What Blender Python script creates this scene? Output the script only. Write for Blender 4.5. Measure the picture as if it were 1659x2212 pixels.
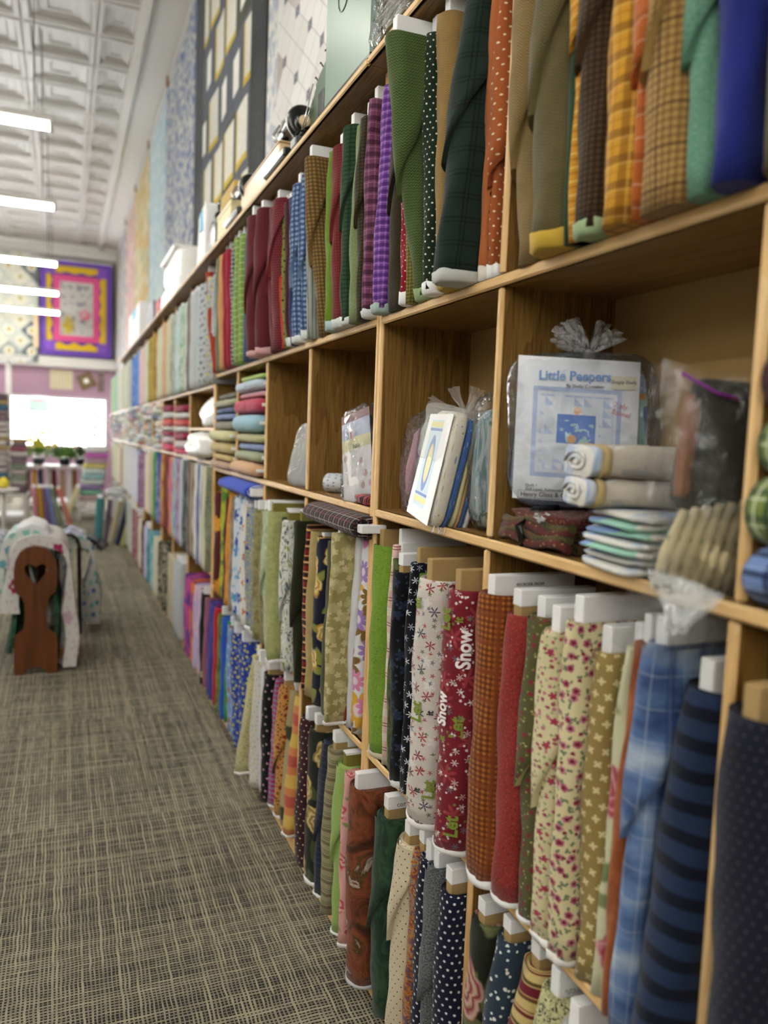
import bpy, math, random
import numpy as np
from mathutils import Matrix, Vector, Euler
for o in list(bpy.data.objects): bpy.data.objects.remove(o)
SC = bpy.context.scene
COL = SC.collection

# ------------------------------------------------------------------ camera
cam = bpy.data.cameras.new('camera'); camo = bpy.data.objects.new('camera', cam); COL.objects.link(camo)
cam.sensor_fit = 'VERTICAL'; cam.sensor_height = 36.0; cam.lens = 27.67
camo.matrix_world = Matrix(((0.92646, -0.00022, -0.37638, -0.75), (-0.3745, 0.09928, -0.9219, 0.0), (0.03757, 0.99506, 0.0919, 1.46), (0.0, 0.0, 0.0, 1.0)))
cam.clip_start = 0.02; cam.clip_end = 200
cam.dof.use_dof = True; cam.dof.focus_distance = 1.85; cam.dof.aperture_fstop = 2.2
SC.camera = camo
# ------------------------------------------------------------------ world, exposure
w = bpy.data.worlds.new('daylight'); SC.world = w; w.use_nodes = True
bg = w.node_tree.nodes['Background']; bg.inputs[0].default_value = (0.93, 0.97, 1.0, 1); bg.inputs[1].default_value = 12.0
vs = SC.view_settings; vs.view_transform = 'Standard'; vs.look = 'None'; vs.gamma = 1.0; vs.use_curve_mapping = False
vs.exposure = 1.75
TUBE = 15.0          # brightness of the fluorescent tubes

# ------------------------------------------------------------------ node helpers
NT = None
def lin(h):
    if not isinstance(h, str): return h
    c = [int(h[i:i+2], 16)/255 for i in (0, 2, 4)]
    return tuple(x/12.92 if x <= .04045 else ((x+.055)/1.055)**2.4 for x in c) + (1,)
class X:
    def __init__(s, k): s.k = k
    def _m(s, op, *a):
        n = NT.nodes.new('ShaderNodeMath'); n.operation = op
        for i, v in enumerate((s,)+a):
            if isinstance(v, X): NT.links.new(v.k, n.inputs[i])
            else: n.inputs[i].default_value = v
        return X(n.outputs[0])
    def __add__(s, o): return s._m('ADD', o)
    __radd__ = __add__
    def __sub__(s, o): return s._m('SUBTRACT', o)
    def __rsub__(s, o): return (s*-1)+o
    def __mul__(s, o): return s._m('MULTIPLY', o)
    __rmul__ = __mul__
    def __truediv__(s, o): return s._m('DIVIDE', o)
    def fl(s): return s._m('FLOOR')
    def fr(s): return s._m('FRACT')
    def ab(s): return s._m('ABSOLUTE')
    def sin(s): return s._m('SINE')
    def cos(s): return s._m('COSINE')
    def pw(s, p): return s._m('POWER', p)
    def mn(s, o): return s._m('MINIMUM', o)
    def mx(s, o): return s._m('MAXIMUM', o)
    def lt(s, o): return s._m('LESS_THAN', o)
    def gt(s, o): return s._m('GREATER_THAN', o)
def at2(a, b): return a._m('ARCTAN2', b)
def hyp(a, b): return (a*a+b*b)._m('SQRT')
def uvc(sc=1.0):
    n = NT.nodes.new('ShaderNodeUVMap'); s = NT.nodes.new('ShaderNodeSeparateXYZ'); NT.links.new(n.outputs[0], s.inputs[0])
    return X(s.outputs[0]), X(s.outputs[1])
def objc():
    n = NT.nodes.new('ShaderNodeTexCoord'); s = NT.nodes.new('ShaderNodeSeparateXYZ'); NT.links.new(n.outputs['Object'], s.inputs[0])
    return X(s.outputs[0]), X(s.outputs[1]), X(s.outputs[2])
def vec(a, b, c=0.0):
    n = NT.nodes.new('ShaderNodeCombineXYZ')
    for i, v in enumerate((a, b, c)):
        if isinstance(v, X): NT.links.new(v.k, n.inputs[i])
        else: n.inputs[i].default_value = v
    return n.outputs[0]
def noise(a, b, c=0.0, scale=1.0, det=2.0, dist=0.0, rough=.5):
    n = NT.nodes.new('ShaderNodeTexNoise'); NT.links.new(vec(a, b, c), n.inputs['Vector'])
    n.inputs['Scale'].default_value = scale; n.inputs['Detail'].default_value = det
    n.inputs['Distortion'].default_value = dist; n.inputs['Roughness'].default_value = rough
    return X(n.outputs[0])
def hashc(a, b, seed=0.0):
    n = NT.nodes.new('ShaderNodeTexWhiteNoise'); n.noise_dimensions = '3D'; NT.links.new(vec(a, b, seed), n.inputs['Vector'])
    s = NT.nodes.new('ShaderNodeSeparateColor'); NT.links.new(n.outputs['Color'], s.inputs[0])
    return X(s.outputs[0]), X(s.outputs[1]), X(s.outputs[2])
def ramp(f, stops, const=False):
    n = NT.nodes.new('ShaderNodeValToRGB'); NT.links.new(f.k, n.inputs[0]); r = n.color_ramp
    if const: r.interpolation = 'CONSTANT'
    while len(r.elements) < len(stops): r.elements.new(.5)
    for e, (p, c) in zip(r.elements, stops): e.position = p; e.color = lin(c)
    return n.outputs[0]
def mix(f, a, b):
    n = NT.nodes.new('ShaderNodeMix'); n.data_type = 'RGBA'
    if isinstance(f, X): NT.links.new(f.k, n.inputs[0])
    else: n.inputs[0].default_value = f
    for i, v in ((6, a), (7, b)):
        if isinstance(v, bpy.types.NodeSocket): NT.links.new(v, n.inputs[i])
        else: n.inputs[i].default_value = lin(v)
    return n.outputs[2]
def ss(f, e, wd):                      # soft "f < e"
    n = NT.nodes.new('ShaderNodeMapRange'); n.interpolation_type = 'SMOOTHSTEP'; NT.links.new(f.k, n.inputs[0])
    n.inputs[1].default_value = e-wd; n.inputs[2].default_value = e+wd; n.inputs[3].default_value = 1.0; n.inputs[4].default_value = 0.0
    return X(n.outputs[0])
def band(c, per, wd, ph=0.0):          # stripe mask along coordinate c
    f = ((c+ph)/per).fr()-.5
    return ss(f.ab()*per, wd/2, per*.02+.0002)
def cell(s, t, size, jit=.0, stag=.5, seed=1.0):
    row = (t/size).fl()
    u = s/size + (row*.5).fr()*2*stag
    cu = u.fl(); h = hashc(cu, row, seed)
    fu = u-cu-.5-(h[0]-.5)*jit; fv = t/size-row-.5-(h[1]-.5)*jit
    return fu*size, fv*size, h
# every pattern returns a colour socket
def p_plain(c, c2=None, sc=60, amt=.5):
    s, t = uvc(); n = noise(s, t, 0, sc, 3)
    return mix(n._m('MULTIPLY_ADD', 2.2*amt, .5-1.1*amt), c, c2 or c)
def p_dots(bgc, fg, sp, r, jit=0.0, seed=1.0, stag=.5):
    s, t = uvc(); a, b, h = cell(s, t, sp, jit, stag, seed)
    return mix(ss(hyp(a, b), r, r*.15), bgc, fg)
def p_plaid(bgc, lines, sc=300):
    s, t = uvc(); c = bgc
    for ax, col, per, wd, ph, al in lines:
        c = mix(band(s if ax == 's' else t, per, wd, ph)*al, c, col)
    return c
def p_check(bgc, fg, per, al=.6, big=None):
    l = [('s', fg, per, per*.5, 0, al), ('t', fg, per, per*.5, 0, al)]
    if big: l += [('s', big[0], big[1], big[2], .01, .75), ('t', big[0], big[1], big[2], 0, .75)]
    return p_plaid(bgc, l)
def p_herr(c1, c2, wcol, k):
    s, t = uvc(); z = ((s/wcol).fr()-.5).ab()*wcol
    n = noise(s, t, 0, 25, 2)
    f = ((t+z*1.3)/k).fr(); return mix(ss(f, .5, .25)*(n*.6+.5), c1, c2)
def p_floral(bgc, cols, leaf, size, r, n=5, jit=.6, depth=.3, center=None, seed=1.0, two=True, pw=1.0):
    s, t = uvc(); c = bgc
    if leaf:
        a, b, h = cell(s+.37*size, t+.21*size, size*.62, .9, .5, seed+7)
        an = h[2]*6.3; ca = an.cos(); sa = an.sin()
        x = (a*ca+b*sa); y = (b*ca-a*sa)
        c = mix(ss(hyp(x*.5, y*1.25), r*.33, r*.06), c, leaf)
    for q in range(2 if two else 1):
        sz = size*(1-.38*q)
        a, b, h = cell(s+q*.013, t+q*.029, sz, jit, .5, seed+q)
        ang = at2(b, a)+h[2]*6
        pet = (ang*(n/2)).cos().ab().pw(pw)
        rad = hyp(a, b)/(pet*depth+(1-depth))
        rr = r*(1-.42*q)
        col = cols[0] if len(cols) == 1 else ramp(h[0], [(i/len(cols), k) for i, k in enumerate(cols)], True)
        c = mix(ss(rad, rr, rr*.1), c, col)
        if center: c = mix(ss(hyp(a, b), rr*.35, rr*.08), c, center)
    return c
def p_hstripe(bgc, lines, per, axis='t', nz=0.0):
    s, t = uvc(); q = t if axis == 't' else s
    c = bgc
    for col, st, wd in lines: c = mix(band(q, per, wd, -st+per/2-wd/2+0.0), c, col)
    return c
def p_mottle(stops, sc=12, det=4, st=1.0, dist=1.0):
    s, t = uvc(); n = noise(s, t*st, 0, sc, det, dist, .6)
    return ramp(n, stops)
def p_swirl(bgc, fg, sc=45, w_=.1, vein=.5):
    s, t = uvc(); n = noise(s, t, 0, sc, 1, 2.5)
    f = (n*5).fr()-.5
    return mix(ss(f.ab(), w_, .06)*vein, bgc, fg)
def p_rose(bgc, cols, leaf, size=.11, r=.04, seed=1.0, sq=.8):
    s, t = uvc(); c = bgc
    d = noise(s, t, 3.0, 22, 2)*.03
    a, b, h = cell(s+.05, t+.03, size*.8, .8, .5, seed+9)
    an = h[2]*6.3; x = a*an.cos()+b*an.sin(); y = b*an.cos()-a*an.sin()
    c = mix(ss(hyp(x*.55, y*1.3)+d, r*.95, .004), c, leaf)
    a, b, h = cell(s, t, size, .45, .5, seed)
    rad = hyp(a, b*sq); ang = at2(b, a)
    rr = rad/((ang*2.5+h[2]*5).cos().ab()*.25+.8)+d
    ring = (rr*55+ang*.32+noise(s, t, 0, 30, 2)*1.2).fr()
    col = ramp(ring, [(0, cols[0]), (.35, cols[1]), (.8, cols[2]), (1, cols[0])])
    return mix(ss(rr, r+.012, .004), c, col)
def p_layers(base, layers):
    """floral layers stacked on a pattern: each (cols,size,r,n,depth,pow,seed)"""
    s, t = uvc(); c = base
    for cols, size, r, n, depth, pw_, seed, jit in layers:
        a, b, h = cell(s+seed*.017, t+seed*.011, size, jit, .5, seed)
        ang = at2(b, a)+h[2]*6
        pet = (ang*(n/2)).cos().ab().pw(pw_)
        rad = hyp(a, b)/(pet*depth+(1-depth))
        col = cols[0] if len(cols) == 1 else ramp(h[0], [(i/len(cols), k) for i, k in enumerate(cols)], True)
        c = mix(ss(rad, r, r*.1), c, col)
    return c
def principled(name):
    global NT
    m = bpy.data.materials.new(name); m.use_nodes = True; NT = m.node_tree
    return m, NT.nodes['Principled BSDF']
def setc(p, inp, v):
    if isinstance(v, bpy.types.NodeSocket): NT.links.new(v, p.inputs[inp])
    elif isinstance(v, X): NT.links.new(v.k, p.inputs[inp])
    else: p.inputs[inp].default_value = lin(v) if isinstance(v, str) else v
MATS = {}
def bump(p, h, st, d):
    b = NT.nodes.new('ShaderNodeBump'); b.inputs['Strength'].default_value = st; b.inputs['Distance'].default_value = d
    NT.links.new(h.k, b.inputs['Height']); NT.links.new(b.outputs[0], p.inputs['Normal'])
def cloth(name, fn, *a, weave=1200, crease=.004, **k):
    if name in MATS: return MATS[name]
    m, p = principled(name)
    c = fn(*a, **k)
    s, t = uvc()
    th = noise(s, t, 0, 350, 1)*.24+.68                       # thread-scale value variation
    n = NT.nodes.new('ShaderNodeVectorMath'); n.operation = 'SCALE'
    if isinstance(c, bpy.types.NodeSocket): NT.links.new(c, n.inputs[0])
    else: n.inputs[0].default_value = lin(c)[:3]
    NT.links.new(th.k, n.inputs['Scale'])
    NT.links.new(n.outputs[0], p.inputs['Base Color'])
    p.inputs['Roughness'].default_value = .92; p.inputs['Specular IOR Level'].default_value = .2
    p.inputs['Sheen Weight'].default_value = .12; p.inputs['Sheen Roughness'].default_value = .5
    h = noise(s, t, 0, weave, 1)*.15+noise(s*1.0, t*2.2, 0, 14, 3, .6)
    bump(p, h, .5, crease)
    MATS[name] = m
    return m
def flat(name, c, rough=.6, metal=0.0, emit=None, es=0.0, spec=.4, alpha=None):
    if name in MATS: return MATS[name]
    m, p = principled(name)
    setc(p, 'Base Color', c); p.inputs['Roughness'].default_value = rough; p.inputs['Metallic'].default_value = metal
    p.inputs['Specular IOR Level'].default_value = spec
    if emit: p.inputs['Emission Color'].default_value = lin(emit); p.inputs['Emission Strength'].default_value = es
    MATS[name] = m
    return m
def wood(name, c1, c2, c3, axis, sc=1.0, rough=.4):
    m, p = principled(name); x, y, z = objc()
    v = {'y': (x+z*.7, y, z), 'z': (x*1.0+y*.8, z, y), 'x': (y+z*.7, x, z)}[axis]
    a, g = v[0], v[1]
    big = noise(a*5*sc, g*.55*sc, 0, 1, 2, .6)                # cathedral figure
    rings = (big*9+a*10).fr()
    fine = noise(a*260*sc, g*9*sc, 0, 1, 3, .2)
    f = rings*.20+fine*.95-.07
    setc(p, 'Base Color', ramp(f, [(.15, c1), (.45, c2), (.85, c3)]))
    p.inputs['Roughness'].default_value = rough; p.inputs['Specular IOR Level'].default_value = .22
    bump(p, fine, .15, .0006)
    MATS[name] = m; return m
def film(name, tint='ffffff', gloss=.35, rough=.12, haze=.12):
    m = bpy.data.materials.new(name); m.use_nodes = True
    global NT; NT = m.node_tree; NT.nodes.clear()
    o = NT.nodes.new('ShaderNodeOutputMaterial')
    tr = NT.nodes.new('ShaderNodeBsdfTransparent'); tr.inputs[0].default_value = (.96, .97, .98, 1)
    gl = NT.nodes.new('ShaderNodeBsdfGlossy'); gl.inputs['Roughness'].default_value = rough
    df = NT.nodes.new('ShaderNodeBsdfDiffuse'); df.inputs[0].default_value = lin(tint)
    fr = NT.nodes.new('ShaderNodeLayerWeight'); fr.inputs[0].default_value = .35
    x, y, z = objc()
    b = NT.nodes.new('ShaderNodeBump'); b.inputs['Strength'].default_value = 1.0; b.inputs['Distance'].default_value = .02
    n = noise(x, y, z, 22, 3, 1.2); NT.links.new(n.k, b.inputs['Height']); NT.links.new(b.outputs[0], gl.inputs['Normal']); NT.links.new(b.outputs[0], fr.inputs['Normal'])
    m1 = NT.nodes.new('ShaderNodeMixShader'); m1.inputs[0].default_value = haze
    NT.links.new(tr.outputs[0], m1.inputs[1]); NT.links.new(df.outputs[0], m1.inputs[2])
    m2 = NT.nodes.new('ShaderNodeMixShader'); f = X(fr.outputs['Fresnel'])*gloss*1.2+.02
    NT.links.new(f.k, m2.inputs[0]); NT.links.new(m1.outputs[0], m2.inputs[1]); NT.links.new(gl.outputs[0], m2.inputs[2])
    NT.links.new(m2.outputs[0], o.inputs[0]); MATS[name] = m
    return m

# ------------------------------------------------------------------ mesh helpers
class MB:
    def __init__(s): s.v = []; s.f = []; s.uv = []; s.m = []; s.sm = []
    def face(s, idx, uv=None, m=0, sm=False):
        s.f.append(tuple(idx)); s.m.append(m); s.sm.append(sm)
        s.uv.append(uv or [(0, 0)]*len(idx))
    def box(s, x0, x1, y0, y1, z0, z1, m=0, b=0.0):
        """box, optionally with its edges chamfered by b"""
        if b <= 0:
            n = len(s.v); s.v += [(x, y, z) for z in (z0, z1) for y in (y0, y1) for x in (x0, x1)]
            for f in ((0, 1, 5, 4), (3, 2, 6, 7), (2, 0, 4, 6), (1, 3, 7, 5), (4, 5, 7, 6), (2, 3, 1, 0)):
                uv = []
                for i in f:
                    p = s.v[n+i]
                    uv.append((p[0]+p[1], p[2]) if f in ((0, 1, 5, 4), (3, 2, 6, 7), (2, 0, 4, 6), (1, 3, 7, 5)) else (p[0], p[1]))
                s.face([n+i for i in f], uv, m)
            return s
        pr = [(x0+b, y0), (x1-b, y0), (x1, y0+b), (x1, y1-b), (x1-b, y1), (x0+b, y1), (x0, y1-b), (x0, y0+b)]
        cx_, cy_ = (x0+x1)/2, (y0+y1)/2
        ins = [(p[0]+(b if p[0] < cx_ else -b), p[1]+(b if p[1] < cy_ else -b)) for p in pr]
        rings = [(ins, z0), (pr, z0+b), (pr, z1-b), (ins, z1)]
        n = len(s.v)
        for q, z in rings: s.v += [(p[0], p[1], z) for p in q]
        for k in range(3):
            for i in range(8):
                j = (i+1) % 8; ids = [n+k*8+i, n+k*8+j, n+k*8+8+j, n+k*8+8+i]
                s.face(ids, [(s.v[a][0]+s.v[a][1], s.v[a][2]) for a in ids], m)
        ids = [n+24+i for i in range(8)]; s.face(ids, [(s.v[a][0], s.v[a][1]) for a in ids], m)
        ids = [n+7-i for i in range(8)]; s.face(ids, [(s.v[a][0], s.v[a][1]) for a in ids], m)
        return s
    def tube(s, pts, r, n=8, m=0, cap=True):
        """round tube through points; r a number or list"""
        pts = [Vector(p) for p in pts]; k0 = len(s.v); rr = r if isinstance(r, (list, tuple)) else [r]*len(pts)
        L = 0
        for i, p in enumerate(pts):
            d = (pts[min(i+1, len(pts)-1)]-pts[max(i-1, 0)]).normalized()
            up = Vector((0, 0, 1)) if abs(d.z) < .9 else Vector((1, 0, 0))
            a = d.cross(up).normalized(); b = d.cross(a)
            for j in range(n):
                an = 2*math.pi*j/n; s.v.append(tuple(p+(a*math.cos(an)+b*math.sin(an))*rr[i]))
        for i in range(len(pts)-1):
            L2 = L+(pts[i+1]-pts[i]).length
            for j in range(n):
                q = (j+1) % n
                per = 2*math.pi*rr[i]
                s.face([k0+i*n+j, k0+i*n+q, k0+(i+1)*n+q, k0+(i+1)*n+j],
                       [(per*j/n, L), (per*(j+1)/n, L), (per*(j+1)/n, L2), (per*j/n, L2)], m, True)
            L = L2
        if cap:
            s.face([k0+j for j in range(n-1, -1, -1)], None, m); s.face([k0+(len(pts)-1)*n+j for j in range(n)], None, m)
        return s
    def grid(s, fn, nu, nv, uvf=None, m=0, sm=True, wrap=False):
        k0 = len(s.v)
        for i in range(nu+1):
            for j in range(nv+1): s.v.append(tuple(fn(i/nu, j/nv)))
        for i in range(nu):
            for j in range(nv):
                ids = [k0+i*(nv+1)+j, k0+(i+1)*(nv+1)+j, k0+(i+1)*(nv+1)+j+1, k0+i*(nv+1)+j+1]
                st = [(i/nu, j/nv), ((i+1)/nu, j/nv), ((i+1)/nu, (j+1)/nv), (i/nu, (j+1)/nv)]
                s.face(ids, [uvf(*q) for q in st] if uvf else st, m, sm)
        return s
    def prism(s, poly, z0, z1, m=0, plane='xy'):
        """extrude polygon; plane 'yz' -> poly in (y,z), extruded along x from z0 to z1 ; 'xz' -> along y"""
        def P(a, b, c): return {'xy': (a, b, c), 'yz': (c, a, b), 'xz': (a, c, b)}[plane]
        n = len(poly); k0 = len(s.v)
        s.v += [P(a, b, z0) for a, b in poly]+[P(a, b, z1) for a, b in poly]
        for i in range(n):
            j = (i+1) % n; s.face([k0+i, k0+j, k0+n+j, k0+n+i], [(poly[i][0], poly[i][1]), (poly[j][0], poly[j][1])]*2, m)
        s.face([k0+i for i in range(n-1, -1, -1)], [poly[i] for i in range(n-1, -1, -1)], m)
        s.face([k0+n+i for i in range(n)], [poly[i] for i in range(n)], m)
        return s
    def flip(s):
        s.f = [f[::-1] for f in s.f]; s.uv = [u[::-1] for u in s.uv]; return s
    def mesh(s, name, mats):
        me = bpy.data.meshes.new(name); me.from_pydata(s.v, [], s.f)
        ul = me.uv_layers.new(name='UVMap')
        ul.data.foreach_set('uv', np.array([c for f in s.uv for p in f for c in p], dtype=np.float32))
        me.polygons.foreach_set('material_index', s.m); me.polygons.foreach_set('use_smooth', s.sm)
        for mt in (mats if isinstance(mats, (list, tuple)) else [mats]): me.materials.append(MATS[mt] if isinstance(mt, str) else mt)
        me.update()
        return me
    def obj(s, name, mats, parent=None, loc=(0, 0, 0), rot=(0, 0, 0), **kw):
        return place(s.mesh(name, mats), name, parent, loc, rot, **kw)
def tag(o, label=None, cat=None, group=None, kind=None):
    for k, v in (('label', label), ('category', cat), ('group', group), ('kind', kind)):
        if v: o[k] = v
    return o
def place(me, name, parent=None, loc=(0, 0, 0), rot=(0, 0, 0), **kw):
    o = bpy.data.objects.new(name, me); COL.objects.link(o); o.location = loc; o.rotation_euler = rot
    if parent: o.parent = parent
    tag(o, **kw); return o
def thing(name, label, cat, loc=(0, 0, 0), rot=(0, 0, 0), group=None):
    return place(None, name, None, loc, rot, label=label, cat=cat, group=group)
def text(name, s, size, parent, loc, rot, mat, depth=.0004, align='LEFT', bold=0.0, scale=(1, 1, 1)):
    cu = bpy.data.curves.new(name, 'FONT'); cu.body = s; cu.size = size; cu.extrude = depth; cu.align_x = align; cu.offset = bold*size; cu.resolution_u = 3
    t = bpy.data.objects.new('tmp', cu); COL.objects.link(t)
    me = bpy.data.meshes.new_from_object(t.evaluated_get(bpy.context.evaluated_depsgraph_get())); bpy.data.objects.remove(t)
    me.materials.clear(); me.materials.append(MATS[mat])
    o = place(me, name, parent, loc, rot); o.scale = scale
    return o
def rnd(a, b): return random.uniform(a, b)

# ------------------------------------------------------------------ materials
wood('oak_z', '46300f', '7a5a2c', '9c7a42', 'z'); wood('oak_y', '543a18', '876339', 'a98550', 'y')
wood('maple_z', 'c79a5c', 'deb67c', 'ecca98', 'z', .8, .5); wood('maple_y', 'c4965a', 'dcb47a', 'eac894', 'y', .8, .5)
flat('backboard', 'a58452', .8); flat('card_white', 'e9e9ea', .55); flat('card_brown', 'a98c5c', .8); flat('card_olive', '7d7430', .7)
flat('paper', 'f4f4f6', .6); flat('ink', '25252a', .6); flat('black_iron', '0a0a0b', .25, spec=.6); flat('steel', 'c4c4c2', .25, 1.0)
flat('wall_paint', 'a9a6a2', .85); flat('ceiling_tin', 'b4b1ae', .5); flat('mauve_wall', 'a58498', .85); flat('white_paint', 'c8c5c0', .6)
flat('tube', 'ffffff', .5, emit='fffdf2', es=TUBE); flat('white_plastic', 'ecebe8', .35); flat('cord', '55524e', .6)
flat('green_enamel', '66836f', .35, spec=.6); flat('green_dark', '3f5a3e', .35); flat('cardtan', 'c9a860', .8); flat('plum_box', '34232c', .7)
flat('pine', 'e6caa0', .3); flat('red', 'b8293a', .6); flat('sky_blue', '6fb5d8', .6); flat('yellow', 'dfc93c', .6); flat('pot_black', '15171a', .5)
flat('dark_wood', '2a1a12', .5)
film('clear_film', gloss=.55, rough=.07, haze=.035); film('zip_film', gloss=.85, haze=.03, rough=.05); film('foggy_film', 'dfe2e6', .4, .25, .35)
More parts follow.
